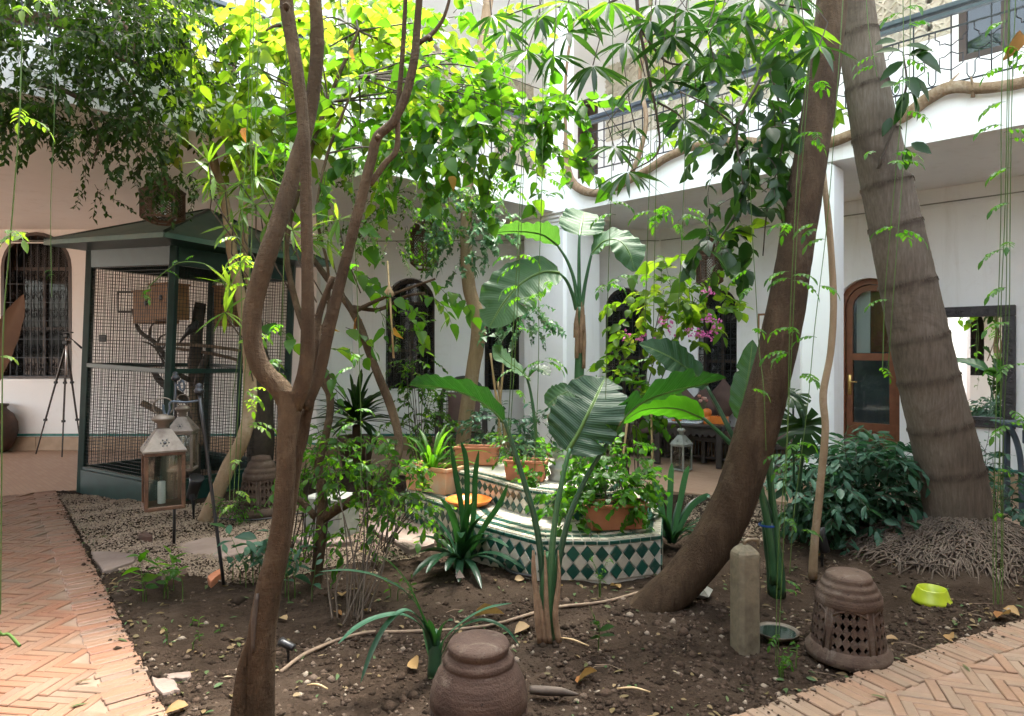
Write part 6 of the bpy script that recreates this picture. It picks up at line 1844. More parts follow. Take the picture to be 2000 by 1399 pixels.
# -- pale double stem right of the aviary
t7 = plant('aviary_side_tree', 'pale tan tree leaning beside the aviary, its stem bending up through leaves', 'tree', G(408, 1010))
mb = MB(); Y7 = 6.25
limb(mb, [(402, 1018, Y7, 22), (425, 960, Y7, 19), (450, 905, Y7, 18), (474, 860, Y7, 18), (488, 800, Y7 + .03, 17), (487, 720, Y7 + .05, 16), (481, 640, Y7 + .05, 15), (468, 570, Y7 + .05, 14), (455, 500, Y7 + .05, 13), (447, 440, Y7 + .03, 13), (436, 380, Y7, 11), (415, 315, Y7, 10), (385, 250, Y7, 9), (355, 185, Y7, 8), (335, 110, Y7, 7), (340, -40, Y7, 6)], 12, 6, .07, 9)
limb(mb, [(485, 700, Y7 + .05, 10), (495, 600, Y7 + .1, 9), (480, 520, Y7 + .1, 9), (478, 440, Y7 + .1, 8), (470, 330, Y7 + .15, 7), (450, 200, Y7 + .2, 6), (470, 60, Y7 + .2, 5)], 9, 6, .06, 9)
limb(mb, [(430, 360, Y7, 7), (415, 250, Y7, 6), (440, 120, Y7 - .1, 5), (430, 20, Y7 - .1, 4)], 8, 5, .06)
mb.build('trunk', M['bark_pale'], t7)
lf, tw = MB(), MB()
for px, py in ((408, 318), (418, 345), (440, 375), (470, 360), (500, 345), (470, 410), (530, 330), (545, 380), (455, 440), (500, 400), (520, 440), (640, 470), (660, 430), (440, 610), (450, 560), (600, 470), (570, 450)):
    p = V3(at(px, py, rg.uniform(4.2, 4.9))); n_ = 9
    a = rg.uniform(0, 6.28, n_); dd = np.stack([np.cos(a), rg.normal(-.2, .4, n_), np.sin(a) * .75 - .1], -1)
    put_leaves(lf, np.repeat(p[None], n_, 0), dd, np.array([0, -.5, 1.0]) + rg.normal(0, .3, (n_, 3)), rg.uniform(.14, .25, n_), rg.uniform(.022, .036, n_), 'lance', .2, .15, rg=rg)
    tw.tube([p, p + [rg.normal(0, .05), .05, -.2], p + [.1, .2, -.45]], .005, 4, cap=False)
crown_build(t7, lf, 'leaf_lime', tw, nm='long_leaves')

# -- fine-leaved tree overhanging from the left
t8 = plant('fine_leaved_tree', 'dark fine-leaved branches hanging from above on the aviary side', 'tree', (-6.2, 5.6, 0))
mb = MB()
limb(mb, [(-420, 1050, 5.2, 45), (-420, 600, 5.2, 40), (-300, 250, 5.2, 34), (-100, 60, 5.2, 26), (100, 40, 5.2, 16), (230, 110, 5.2, 8), (330, 150, 5.3, 4)], 12, 6, .06)
limb(mb, [(-150, 100, 5.2, 18), (0, -60, 5.0, 14), (160, -40, 5.0, 10), (250, 60, 5.0, 5), (262, 110, 5, 3)], 10, 6, .06)
limb(mb, [(-120, 80, 5.2, 14), (40, 150, 5.0, 9), (150, 190, 4.9, 6), (190, 260, 4.9, 3), (180, 330, 4.9, 2)], 9, 6, .06)
limb(mb, [(200, 100, 5.2, 6), (270, 200, 5.2, 4), (310, 300, 5.2, 3), (320, 390, 5.2, 2)], 8, 6, .06)
mb.build('trunk', M['bark'], t8)
lf, tw = MB(), MB()
mass(lf, tw, [(60, 40, 140, 80, 4.2, 6.0, 170), (220, 30, 120, 70, 4.2, 6.0, 140), (60, 150, 110, 70, 4.2, 5.8, 120), (330, 60, 80, 80, 4.6, 6.0, 90), (150, 210, 130, 45, 4.4, 5.6, 90), (300, 200, 70, 60, 4.4, 5.8, 60), (270, 280, 50, 50, 4.6, 5.6, 26), (350, 320, 40, 40, 5.0, 6.0, 14), (40, 230, 50, 40, 4.4, 5.4, 34), (130, -60, 260, 60, 3.8, 6, 220), (60, -300, 380, 160, 3.2, 5.6, 330), (250, 130, 60, 60, 4.4, 5.8, 40)], rg, .32, 13, .062, .034, 'tiny', droop=.5, twr=.002)  # sprays above the view are added to shade the lower leaves
for px, py in ((180, 300), (175, 330), (170, 350), (185, 390), (200, 400), (265, 330), (260, 370), (300, 400), (340, 420), (230, 260), (205, 270), (90, 250), (120, 270), (150, 395), (215, 415), (350, 380), (390, 400), (270, 400)):
    spray(lf, tw, at(px, py - 30, 5.0), (rg.normal(-.2, .4), rg.normal(0, .3), -.7), .24, 11, .052, .030, 'tiny', rg, droop=.3, twr=.002)
crown_build(t8, lf, 'leaf_fine', tw)

# -- whorled dark leaves at the top (umbrella-like clusters)
t9 = plant('whorl_leaved_tree', 'dark long-fingered leaf whorls hanging into the top of the view', 'tree', (1.15, 3.3, 0))
tw = MB(); lf = MB(); lf2 = MB()
Yw = 3.25
limb(tw, [(1240, -260, Yw, 7), (1244, 0, Yw, 5), (1264, 130, Yw, 4), (1284, 235, Yw, 3.2), (1284, 300, Yw, 2.4), (1232, 335, Yw, 1.6)], 7, 5, .03)
limb(tw, [(1252, 60, Yw, 3.5), (1300, 120, Yw, 3), (1350, 130, Yw, 2), (1360, 180, Yw, 1.5)], 6, 5, .03)
limb(tw, [(1284, 200, Yw, 3), (1320, 220, Yw, 2.4), (1336, 236, Yw, 1.6)], 6, 4, .03)
limb(tw, [(1242, -20, Yw, 4), (1150, 20, Yw, 3), (1060, 10, Yw + .1, 2.2), (990, 30, Yw + .1, 1.6)], 6, 5, .03)
limb(tw, [(1242, -60, Yw, 4), (1380, -30, Yw, 3.4), (1480, 0, Yw, 3), (1580, 20, Yw, 2)], 6, 5, .03)
whorl = [(1054, 30, 1), (1111, 64, 1), (1158, 128, .9), (1222, 84, 1), (1270, 40, 1), (1353, 112, 1.1), (1410, 23, 1), (1313, 70, 1), (1199, 286, .9), (1226, 335, 1), (1336, 232, 1), (1280, 10, 1), (990, 60, .9), (960, 30, .8), (1450, 40, 1), (1520, 20, 1), (1570, 50, 1.1), (1600, 90, .9), (1150, 20, 1), (1190, 5, 1), (1110, 5, 1), (1340, 20, 1), (1380, 60, 1), (1480, -5, 1), (1030, 100, .9), (1260, 150, .9), (1395, 120, .9), (1300, 160, .8), (1545, -10, 1.1), (1240, 250, .6), (1080, 110, .8)]
for px, py, s_ in whorl:
    Y = Yw + rg.uniform(-.25, .35); p = V3(at(px, py, Y)); n_ = int(rg.integers(10, 15))
    a = np.linspace(0, 6.283, n_, endpoint=False) + rg.uniform(0, 6); tilt = rg.normal(0, .25, 2)
    dd = np.stack([np.cos(a), np.sin(a) * .75 + tilt[0], -.38 + .35 * np.sin(a + tilt[1] * 3) + rg.normal(0, .15, n_)], -1)
    put_leaves(lf if rg.uniform() < .8 else lf2, np.repeat(p[None], n_, 0) + nrm(dd) * .012, dd, np.array([0, 0, 1.0]) + rg.normal(0, .25, (n_, 3)), s_ * rg.uniform(.15, .225, n_), s_ * rg.uniform(.024, .036, n_), 'lance', rg.uniform(.1, .35, n_), .25, rg=rg)
    tw.tube([p, p + [rg.normal(0, .03), rg.normal(0, .03), .12], p + [rg.normal(0, .1), .1, .35]], [.003, .003, .002], 4, cap=False)
crown_build(t9, lf, 'leaf_dark', tw)
if lf2.v: lf2.build('light_tinted_whorls', M['leaf_mid'], t9, kind='stuff')  # light on some whorls put into a paler leaf colour

# -- broad dark leaves around the leaning tree and palm
t10 = plant('broad_leaved_climber', 'broad dark drooping leaves hanging beside the leaning trunk', 'climber', (1.3, 4.3, 0))
lf, tw = MB(), MB(); Yb = 4.3
limb(tw, [(1560, -80, Yb, 5), (1500, 120, Yb, 4), (1440, 250, Yb, 3.5), (1450, 380, Yb, 3), (1400, 480, Yb, 2.4), (1395, 530, Yb, 1.6)], 7, 5, .04)
limb(tw, [(1500, 120, Yb, 3), (1530, 260, Yb, 2.6), (1500, 400, Yb, 2), (1490, 500, Yb, 1.6)], 6, 5, .04)
limb(tw, [(1440, 250, Yb, 3), (1390, 210, Yb, 2.4), (1330, 180, Yb, 2)], 6, 4, .04)
mass(lf, tw, [(1470, 190, 55, 60, 4.0, 4.7, 14), (1490, 300, 40, 60, 4.0, 4.7, 12), (1430, 280, 40, 60, 4.0, 4.7, 7), (1395, 470, 30, 30, 4.1, 4.5, 9), (1455, 390, 35, 45, 4.0, 4.6, 6), (1500, 70, 80, 60, 4.0, 4.8, 14), (1395, 180, 60, 50, 4.2, 4.8, 6)], rg, .3, 6, .155, .082, 'ovate', droop=.6)
crown_build(t10, lf, 'leaf_dark', tw)
lf, tw = MB(), MB()
mass(lf, tw, [(1360, 130, 90, 110, 5.4, 6.4, 22), (1480, 50, 80, 60, 5.2, 6, 18), (1560, 180, 40, 80, 4.9, 5.6, 9), (1390, 500, 40, 30, 4.4, 4.8, 3)], rg, .4, 8, .13, .095, 'heart', droop=.3)
crown_build(t10, lf, 'leaf_bright', tw, nm='light_tinted_leaves')  # light on these leaves put into a brighter leaf colour
t11 = plant('palm_side_climber', 'cluster of broad dark leaves sprouting beside the palm trunk near the railing', 'climber', at(1770, 260, 4.75))
lf, tw = MB(), MB()
tw.tube([at(1715, 330, 4.85), at(1745, 250, 4.8), at(1770, 170, 4.75), at(1765, 110, 4.75)], [.012, .01, .008, .005], 6, per=4)
for px, py, dx, dz, l in ((1770, 90, .9, -.1, .2), (1780, 100, .7, -.5, .26), (1765, 120, -.6, -.4, .18), (1770, 150, .2, -1, .2), (1780, 150, .8, -.8, .22), (1760, 165, -.9, -.1, .19), (1775, 170, .3, -.9, .2), (1770, 180, -.3, -1, .18), (1785, 185, .6, -.8, .2), (1760, 100, -.8, .1, .17), (1775, 110, .5, .2, .16), (1765, 190, -.1, -1, .19), (1750, 80, -.8, -.1, .16), (1740, 230, -.3, -.6, .14), (1780, 280, .5, -.7, .16), (1770, 290, .1, -1, .15)):
    put_leaves(lf, [V3(at(px, py, 4.7))], (dx, rg.normal(0, .3), dz), (rg.normal(0, .3), -.8, .7), l, l * .46, 'ovate', .2, .3, rg=rg)
crown_build(t11, lf, 'leaf_dark', tw)

# -- thick woody climber along the gallery edge
wv = MB()
def ge(px, dz, out=.07):
    """point on the gallery face at photo column px, dz above the soffit"""
    k = (px - HX) / F; c = KX[0] + KX[1] - out * 1.414; y = c / (1 + k); return np.array([k * y, y, SOF + dz])
cl = [ge(1104, .95), ge(1108, .62), ge(1122, .33), ge(1160, .16), ge(1200, .18), ge(1260, .30), ge(1310, .42), ge(1370, .46), ge(1440, .40), ge(1520, .26), ge(1600, .17), ge(1680, .22), ge(1760, .26), ge(1810, .38), ge(1860, .43), ge(1920, .36), ge(1990, .33), ge(2080, .36)]
wv.tube(cl, [.03, .045, .055, .055, .05, .05, .048, .046, .045, .05, .05, .05, .052, .054, .052, .05, .048, .046], 10, per=6, bump=.13, freq=7)
wv.tube([ge(1225, .20), ge(1250, .55), ge(1262, .95), ge(1250, 1.5), ge(1270, 2.2), ge(1262, 3.0)], [.03, .03, .028, .026, .024, .02], 8, per=6, bump=.08)
wv.tube([ge(1108, .6), ge(1104, 1.2), ge(1106, 1.9), ge(1122, 2.6)], [.028, .024, .02, .016], 8, per=6, bump=.08)
for px, dz, ddx in ((1840, .40, .12), (1900, .30, -.05), (1780, .3, .2), (1700, .15, .1), (1560, .2, -.1)):
    b = ge(px, dz); wv.tube([b, b + [ddx * .3, -.03, .07], b + [ddx, -.05, .16]], [.018, .013, .006], 6, per=3)
single(wv, 'woody_climber', M['vine_wood'], 'thick gnarled climber stem trailing along the white gallery edge', 'climber', ge(1500, .3))
# ================================================================ BIG-LEAVED PLANTS
def blade(parent, pts, wpx, normal, mat='blade', cup=.25, ripple=.012, tear=0, nm='leaf', wp=None, seed=0):
    """broad ribbed leaf: midrib through (px, py, Y), half-width in px, face normal hint"""
    r_ = np.random.default_rng(seed + abs(int(pts[0][0])))
    P, _ = catmull([V3(at(*p)) for p in pts], np.ones(len(pts)), 10)
    L = np.cumsum(np.r_[0, np.linalg.norm(np.diff(P, axis=0), axis=1)]); u = L / L[-1]
    m_ = 34; ui = np.linspace(0, 1, m_); P = np.stack([np.interp(ui, u, P[:, k]) for k in range(3)], -1)
    T = nrm(np.gradient(P, axis=0)); N = V3(normal)
    S = nrm(np.cross(T, N)); Nn = np.cross(S, T)
    Ym = np.mean([p[2] for p in pts]); W = wpx * Ym / F
    prof = wp or [(0, .12), (.06, .55), (.2, .92), (.42, 1), (.65, .9), (.85, .58), (.95, .28), (1, .02)]
    w = np.interp(ui, [a for a, b in prof], [b for a, b in prof]) * W
    c = np.linspace(-1, 1, 15)
    rp = ripple * np.sin(ui[:, None] * 46 + np.abs(c)[None] * -5 + r_.uniform(0, 6)) * np.abs(c)[None] + ripple * 1.5 * np.sin(ui[:, None] * 9 + np.sign(c)[None] * 1.3 + 1) * np.abs(c)[None]
    edge = 1 + .05 * np.sin(ui * 37 + 1) * .5
    # slits: notches in the margin
    wid = np.repeat(w[:, None], 15, 1) * edge[:, None]
    for k in range(tear):
        i0 = int(r_.integers(8, m_ - 5)); sd = r_.choice([0, 1]); dpt = r_.uniform(.35, .75)
        cols = np.where(c > dpt)[0] if sd else np.where(c < -dpt)[0]
        wid[i0, cols] *= dpt / np.abs(c[cols]) * 1.02
    G_ = P[:, None] + S[:, None] * (wid * c[None])[..., None] + Nn[:, None] * (wid * cup * np.abs(c)[None] ** 1.4 + rp * (wid / max(W, 1e-6)))[..., None]
    o = MB().grid(G_, tint=np.repeat(ui[:, None], 15, 1), a2=np.repeat(c[None], m_, 0)).build(nm, M[mat], parent)
    MB().tube(P - Nn * .002, np.interp(ui, [0, 1], [.0075, .0015]) * W / .1, 6, cap=False).build('midrib', M['stem'], o)
    return o


def petiole(parent, pts, r0, r1, mat='petiole', nm='stalk'):
    P = [at(*p[:3]) for p in pts]
    return MB().tube(P, np.linspace(r0, r1, len(P)), 9, per=5).build(nm, M[mat], parent)
M['petiole'] = m_var('green_leaf_stalk', (.022, .075, .028), (.045, .12, .045), 6, .35, .15, 30)
M['petiole_dark'] = m_var('dark_leaf_stalk', (.012, .042, .02), (.025, .07, .032), 6, .35, .15, 30)
M['sheath'] = m_var('dry_leaf_sheath', (.13, .075, .04), (.24, .15, .085), 14, .8, .5, 60, .01)

# front plant
Y1 = 3.62
s1 = plant('bird_of_paradise_plant', 'large-leaved plant in the bed centre with three dark arching leaf stalks', 'plant', G(1062, 1245))
petiole(s1, [(1062, 1250, Y1), (1062, 1150, Y1), (1048, 1030, Y1), (1020, 930, Y1), (995, 850, Y1), (985, 820, Y1)], .022, .010, 'petiole_dark')
petiole(s1, [(1072, 1250, Y1 - .02), (1075, 1120, Y1 - .03), (1085, 1010, Y1 - .03), (1100, 930, Y1 - .02), (1113, 876, Y1)], .022, .011, 'petiole')
petiole(s1, [(1080, 1250, Y1 + .02), (1088, 1120, Y1 + .03), (1112, 1010, Y1 + .04), (1150, 925, Y1 + .05), (1200, 845, Y1 + .06)], .022, .010, 'petiole_dark')
MB().tube([at(1066, 1262, Y1), at(1068, 1200, Y1), at(1072, 1130, Y1), at(1073, 1080, Y1)], [.055, .05, .045, .03], 12, per=4, bump=.08).build('stem_base', M['petiole'], s1)
sh = MB()
for k, (x0, x1) in enumerate(((1050, 1043), (1058, 1040), (1085, 1090), (1068, 1064))):
    sh.tube([at(x0 + 6, 1255, Y1 - .055), at(x0, 1200, Y1 - .055), at(x1 + 2, 1130, Y1 - .04), at(x1, 1075, Y1 - .03)], [.02, .018, .012, .003], 6, per=4, bump=.2)
sh.build('dry_sheath', M['sheath'], s1)
blade(s1, [(988, 828, Y1), (955, 795, Y1 + .05), (905, 768, Y1 + .15), (850, 755, Y1 + .3), (800, 752, Y1 + .45)], 36, (.35, .5, .8), 'blade', .35, .01)
blade(s1, [(1108, 882, Y1), (1130, 845, Y1 + .02), (1150, 805, Y1 + .05), (1168, 768, Y1 + .12), (1182, 738, Y1 + .2)], 68, (-.25, -.92, .35), 'blade', .12, .012, tear=4, wp=[(0, .25), (.08, .75), (.25, 1), (.55, 1), (.8, .85), (.93, .5), (1, .05)])
blade(s1, [(1198, 850, Y1 + .05), (1222, 812, Y1 + .08), (1262, 782, Y1 + .15), (1320, 762, Y1 + .25), (1375, 750, Y1 + .35), (1418, 738, Y1 + .42)], 46, (.1, .62, .78), 'blade', .3, .012, tear=3)
# plant right of the leaning trunk
Y3 = 4.35
s3 = plant('bird_of_paradise_plant', 'large-leaved plant tied with blue band behind the leaning trunk', 'plant', G(1515, 1150))
petiole(s3, [(1522, 1155, Y3), (1515, 1060, Y3), (1495, 985, Y3), (1470, 930, Y3 + .02), (1430, 850, Y3 + .05), (1405, 800, Y3 + .08), (1380, 755, Y3 + .1)], .030, .011, 'petiole_dark')
petiole(s3, [(1512, 1140, Y3 - .03), (1502, 1040, Y3 - .03), (1475, 920, Y3 - .03), (1440, 880, Y3 - .03), (1405, 845, Y3 - .04), (1372, 815, Y3 - .05)], .028, .010)
petiole(s3, [(1518, 1140, Y3 + .02), (1510, 1020, Y3 + .02), (1498, 900, Y3 + .02), (1470, 840, Y3 + .03), (1450, 822, Y3 + .05)], .026, .010)
petiole(s3, [(1520, 1150, Y3 - .04), (1518, 1050, Y3 - .04), (1508, 950, Y3 - .05), (1505, 860, Y3 - .05), (1508, 800, Y3 - .05)], .022, .007)
MB().tube([at(1518, 1165, Y3), at(1512, 1090, Y3), at(1500, 1020, Y3)], [.06, .055, .045], 12, per=4, bump=.08).build('stem_base', M['petiole_dark'], s3)
MB().lathe(V3(at(1499, 1024, Y3)) - np.array([0, 0, .01]), [(.056, 0), (.058, .006), (.056, .014)], 18).build('blue_tie', M['blue_plastic'], s3)
blade(s3, [(1380, 752, Y3 + .1), (1352, 728, Y3 + .05), (1316, 702, Y3), (1280, 684, Y3 - .03), (1248, 672, Y3 - .05)], 40, (-.1, -.75, .65), 'blade', .15, .010)
blade(s3, [(1374, 818, Y3 - .05), (1330, 800, Y3 - .08), (1290, 797, Y3 - .1), (1250, 803, Y3 - .12), (1212, 828, Y3 - .12)], 30, (.1, .75, .65), 'blade_bright', .2, .008)
blade(s3, [(1448, 824, Y3 + .05), (1452, 780, Y3 + .06), (1460, 740, Y3 + .08), (1466, 700, Y3 + .1), (1470, 664, Y3 + .12)], 27, (-.35, -.9, .2), 'blade_light', .15, .010, tear=3)
# tall plant behind the fountain
Y2 = 6.55
s2 = plant('tall_banana_plant', 'tall banana-like plant behind the fountain with pale arching leaves', 'plant', (.65, 6.55, 0))
MB().tube([at(1124, 1010, Y2), at(1128, 900, Y2), at(1131, 760, Y2), at(1132, 660, Y2), at(1133, 600, Y2)], [.075, .062, .05, .045, .04], 12, per=5, bump=.05).build('stem', M['petiole'], s2)
sh = MB()
for x0, y0, y1 in ((1126, 700, 600), (1140, 720, 615), (1134, 690, 590), (1124, 660, 605), (1138, 650, 596)):
    sh.tube([at(x0, y0, Y2 - .05), at(x0 + 1, (y0 + y1) / 2, Y2 - .052), at(x0 + 2, y1, Y2 - .04)], [.02, .022, .004], 6, per=4, bump=.2)
sh.build('dry_sheath', M['sheath'], s2)
petiole(s2, [(1132, 610, Y2), (1131, 540, Y2), (1131, 490, Y2), (1132, 458, Y2)], .022, .012)
petiole(s2, [(1128, 600, Y2), (1122, 550, Y2), (1108, 510, Y2 - .02), (1088, 478, Y2 - .05)], .022, .011)
petiole(s2, [(1136, 605, Y2), (1142, 560, Y2), (1150, 520, Y2 - .02), (1156, 494, Y2 - .02)], .022, .011)
petiole(s2, [(1126, 605, Y2 - .02), (1118, 575, Y2 - .06), (1106, 548, Y2 - .12), (1090, 532, Y2 - .18)], .022, .011)
blade(s2, [(1132, 460, Y2), (1134, 445, Y2 + .1), (1138, 430, Y2 + .22), (1142, 414, Y2 + .38)], 44, (0, -.95, .3), 'blade_light', .1, .014, wp=[(0, .4), (.12, .95), (.4, 1), (.8, .9), (1, .5)])
blade(s2, [(1090, 480, Y2 - .05), (1062, 460, Y2 - .12), (1030, 453, Y2 - .2), (995, 452, Y2 - .28), (964, 455, Y2 - .34)], 34, (.1, .35, .92), 'blade_light', .25, .016, wp=[(0, .2), (.15, .8), (.4, 1), (.75, .8), (1, .05)])
blade(s2, [(1156, 496, Y2 - .02), (1180, 472, Y2 - .1), (1208, 470, Y2 - .2), (1228, 492, Y2 - .28), (1240, 530, Y2 - .32)], 40, (-.1, -.55, .8), 'blade_light', .12, .02, wp=[(0, .25), (.15, .9), (.4, 1), (.75, .85), (1, .15)])
blade(s2, [(1092, 533, Y2 - .18), (1060, 532, Y2 - .28), (1020, 552, Y2 - .4), (985, 590, Y2 - .5), (955, 640, Y2 - .56)], 56, (-.15, -.85, .5), 'blade_light', .1, .016, tear=2, wp=[(0, .25), (.1, .7), (.35, 1), (.75, .95), (.95, .5), (1, .1)])
# smaller grey-green one left of it
s4 = plant('young_banana_plant', 'young broad-leaved plant on one slim stalk beside the bamboo canes', 'plant', (.28, 6.7, 0))
petiole(s4, [(1052, 960, 6.6), (1049, 880, 6.6), (1043, 810, 6.6), (1036, 765, 6.6), (1029, 738, 6.6)], .022, .011)
blade(s4, [(1030, 738, 6.6), (1012, 722, 6.5), (992, 708, 6.4), (975, 694, 6.32), (962, 676, 6.28)], 40, (-.1, -.6, .75), 'blade_light', .15, .012)
blade(s4, [(1030, 738, 6.6), (1044, 724, 6.55), (1058, 722, 6.5), (1074, 734, 6.45)], 24, (.1, -.4, .9), 'blade', .15, .01)
blade(s4, [(1118, 762, 6.3), (1102, 768, 6.25), (1085, 778, 6.2), (1068, 792, 6.18)], 24, (.0, -.85, .5), 'blade_light', .12, .01, wp=[(0, .3), (.15, .95), (.5, 1), (.85, .8), (1, .3)])
petiole(s4, [(1120, 900, 6.4), (1118, 820, 6.35), (1118, 762, 6.3)], .014, .009)
# split-leaf plant
s5 = plant('split_leaf_plant', 'dark split-leaf monstera leaf between the leaning and slender trunks', 'plant', G(1545, 1030))
petiole(s5, [(1552, 1030, 5.2), (1562, 940, 5.1), (1572, 850, 5.0), (1566, 800, 4.95)], .014, .009, 'petiole_dark')
def monstera(parent, c, R, nvec, upv, notch=7, mat='leaf_dark'):
    n_ = nrm(V3(nvec)); u_ = nrm(V3(upv) - n_ * np.dot(V3(upv), n_)); s_ = np.cross(u_, n_)
    pts = []
    for k in range(121):
        a = -math.pi + 2 * math.pi * k / 120; r = R * (1 - .12 * math.cos(a)) * (1.05 - .25 * abs(a) / math.pi)
        ph = (a * notch / math.pi) % 1.0
        if .25 < abs(a) < 2.7 and ph > .82: r *= .45
        if abs(a) > 2.9: r *= .25
        pts.append((r * math.sin(a), r * math.cos(a)))
    tri = tessellate_polygon([[Vector((x, y, 0)) for x, y in pts]])
    v = [V3(c) + s_ * x + u_ * y + n_ * (-.9 * (x * x + y * y) / R * .35) for x, y in pts]
    return MB().add(v, tris=[list(t_) for t_ in tri], tint=.3).build('leaf', M[mat], parent)
monstera(s5, at(1566, 830, 4.95), .24, (.1, -.9, .45), (.15, .1, -1))
monstera(s5, at(1548, 770, 5.05), .14, (-.2, -.5, .85), (-.8, -.3, -.3))
petiole(s5, [(1552, 1030, 5.2), (1550, 900, 5.15), (1549, 775, 5.06)], .012, .007, 'petiole_dark')


# ================================================================ STRAP-LEAVED PLANTS
def strap(parent, P, W, mat='leaf_strap', up=(0, 0, 1), tint=.5, nm='leaf', fold=.25, mb=None):
    """long narrow arching leaf along world points"""
    Pc, _ = catmull([V3(p) for p in P], np.ones(len(P)), 7); n = len(Pc)
    T = nrm(np.gradient(Pc, axis=0)); S = nrm(np.cross(T, V3(up)) + 1e-6); N = np.cross(S, T)
    u = np.linspace(0, 1, n); w = W * np.interp(u, [0, .1, .5, .8, .95, 1], [.55, .8, 1, .85, .4, .03])
    c = np.array([-1, -.5, 0, .5, 1])
    Gd = Pc[:, None] + S[:, None] * (w[:, None] * c[None] / 2)[..., None] + N[:, None] * (fold * w[:, None] * np.abs(c)[None] / 2)[..., None]
    if mb is not None: mb.grid(Gd, tint=tint); return None
    return MB().grid(Gd, tint=tint, a2=np.repeat(c[None], n, 0)).build(nm, M[mat], parent)


def clump(parent, base, n, L, W, rg, mat='leaf_strap', stand=.5, arch_=1.0, azi=None, mb=None, spread=.04):
    for k in range(n):
        a = rg.uniform(0, 6.283) if azi is None else azi[k % len(azi)] + rg.normal(0, .15)
        l = L * rg.uniform(.65, 1.1); e = rg.uniform(stand, 1.45)
        d = np.array([math.cos(a) * math.cos(e), math.sin(a) * math.cos(e), math.sin(e)]); p = V3(base) + np.array([math.cos(a), math.sin(a), 0]) * rg.uniform(0, spread)
        P = [p.copy()]
        for s_ in range(5):
            p = p + nrm(d) * l / 5; P.append(p.copy()); d = nrm(d) + np.array([math.cos(a) * .12, math.sin(a) * .12, -.22 * arch_ * (1.2 - .5 * (e > 1.2))])
        strap(parent, P, W * rg.uniform(.8, 1.15), mat, tint=rg.uniform(), mb=mb)


cl1 = plant('clivia_plant', 'strap-leaved dark green clump in front of the fountain saucer', 'plant', G(900, 1095), 'strap-leaved plants')
b0 = G(900, 1098)
clump(cl1, b0, 30, .58, .06, rg, stand=.3)
for pts in ([(905, 1090), (902, 1000), (890, 930), (880, 868)], [(908, 1090), (912, 980), (910, 900), (900, 862)], [(912, 1090), (925, 1000), (928, 930), (935, 880)], [(912, 1095), (945, 1030), (975, 985), (992, 945)]):
    strap(cl1, [at(x, y, 4.85 - .03 * k) for k, (x, y) in enumerate(pts)], .042, up=(.3, -1, .3), tint=.4)
MB().tube([at(893, 1110, 4.85), at(895, 1060, 4.85)], [.03, .02], 9).tube([at(915, 1112, 4.85), at(912, 1060, 4.85)], [.03, .02], 9).build('leaf_base', M['petiole'], cl1)
cl2 = plant('clivia_plant', 'upright strap-leaved clump at the fountain corner beside the leaning trunk', 'plant', G(1312, 1055), 'strap-leaved plants')
clump(cl2, G(1312, 1060), 20, .55, .045, rg, stand=.6, mat='leaf_strap')
for pts in ([(1305, 1050), (1308, 980), (1310, 930), (1312, 905)], [(1315, 1050), (1328, 980), (1338, 930), (1345, 910)], [(1300, 1050), (1292, 990), (1282, 950), (1270, 930)], [(1318, 1050), (1350, 990), (1378, 970), (1385, 972)]):
    strap(cl2, [at(x, y, 5.4 - .04 * k) for k, (x, y) in enumerate(pts)], .05, 'leaf_blue', up=(0, -1, .3), tint=.5)
cl3 = plant('clivia_plant', 'sparse strap-leaved plant with long bluish leaves behind the domed pot', 'plant', G(848, 1300), 'strap-leaved plants')
Yc = 3.22
for pts, w in (([(846, 1290), (836, 1230), (800, 1165), (740, 1128), (680, 1115), (622, 1117)], .036), ([(842, 1290), (826, 1230), (785, 1202), (735, 1208), (695, 1228), (660, 1258)], .05), ([(846, 1288), (830, 1225), (795, 1193), (758, 1218), (728, 1270), (704, 1335)], .044),
               ([(856, 1288), (868, 1250), (905, 1215), (950, 1190), (1000, 1178)], .042), ([(852, 1288), (858, 1240), (872, 1215), (885, 1212)], .04), ([(844, 1290), (828, 1215), (795, 1140), (760, 1098), (735, 1085)], .03),
               ([(858, 1290), (890, 1235), (940, 1212), (985, 1228), (1015, 1262)], .036), ([(850, 1292), (845, 1240), (838, 1210)], .035)):
    strap(cl3, [at(x, y, Yc - .05 * k * (1 if x < 850 else .4)) for k, (x, y) in enumerate(pts)], w, 'leaf_blue' if w > .041 else 'leaf_strap', tint=.35)
MB().tube([at(848, 1320, Yc), at(850, 1270, Yc), at(849, 1230, Yc)], [.035, .032, .015], 9, per=3).build('leaf_base', M['petiole_dark'], cl3)
gt = plant('grassy_plant', 'fresh green arching grassy plant in the weathered trough', 'plant', (-.74, 6.1, .45))
clump(gt, (-.74, 6.1, .47), 34, .46, .035, rg, 'leaf_vine', stand=.5, spread=.12)
yu = plant('dracaena_plant', 'dark spiky dracaena rosette in a pot beside the white column', 'plant', (-2.0, 8.55, 0))
clump(yu, (-2.0, 8.55, .62), 85, .82, .055, rg, 'leaf_dark', stand=-.15, arch_=.7)
MB().lathe((-2.0, 8.55, 0), [(.001, 0), (.17, 0), (.22, .38), (.245, .40), (.245, .45), (.2, .45), (.19, .40), (.001, .40)], 26).build('pot', M['clay_dark'], yu)
MB().tube([(-2, 8.55, .38), (-2.0, 8.55, .6)], [.06, .05], 9).build('stem', M['bark'], yu)

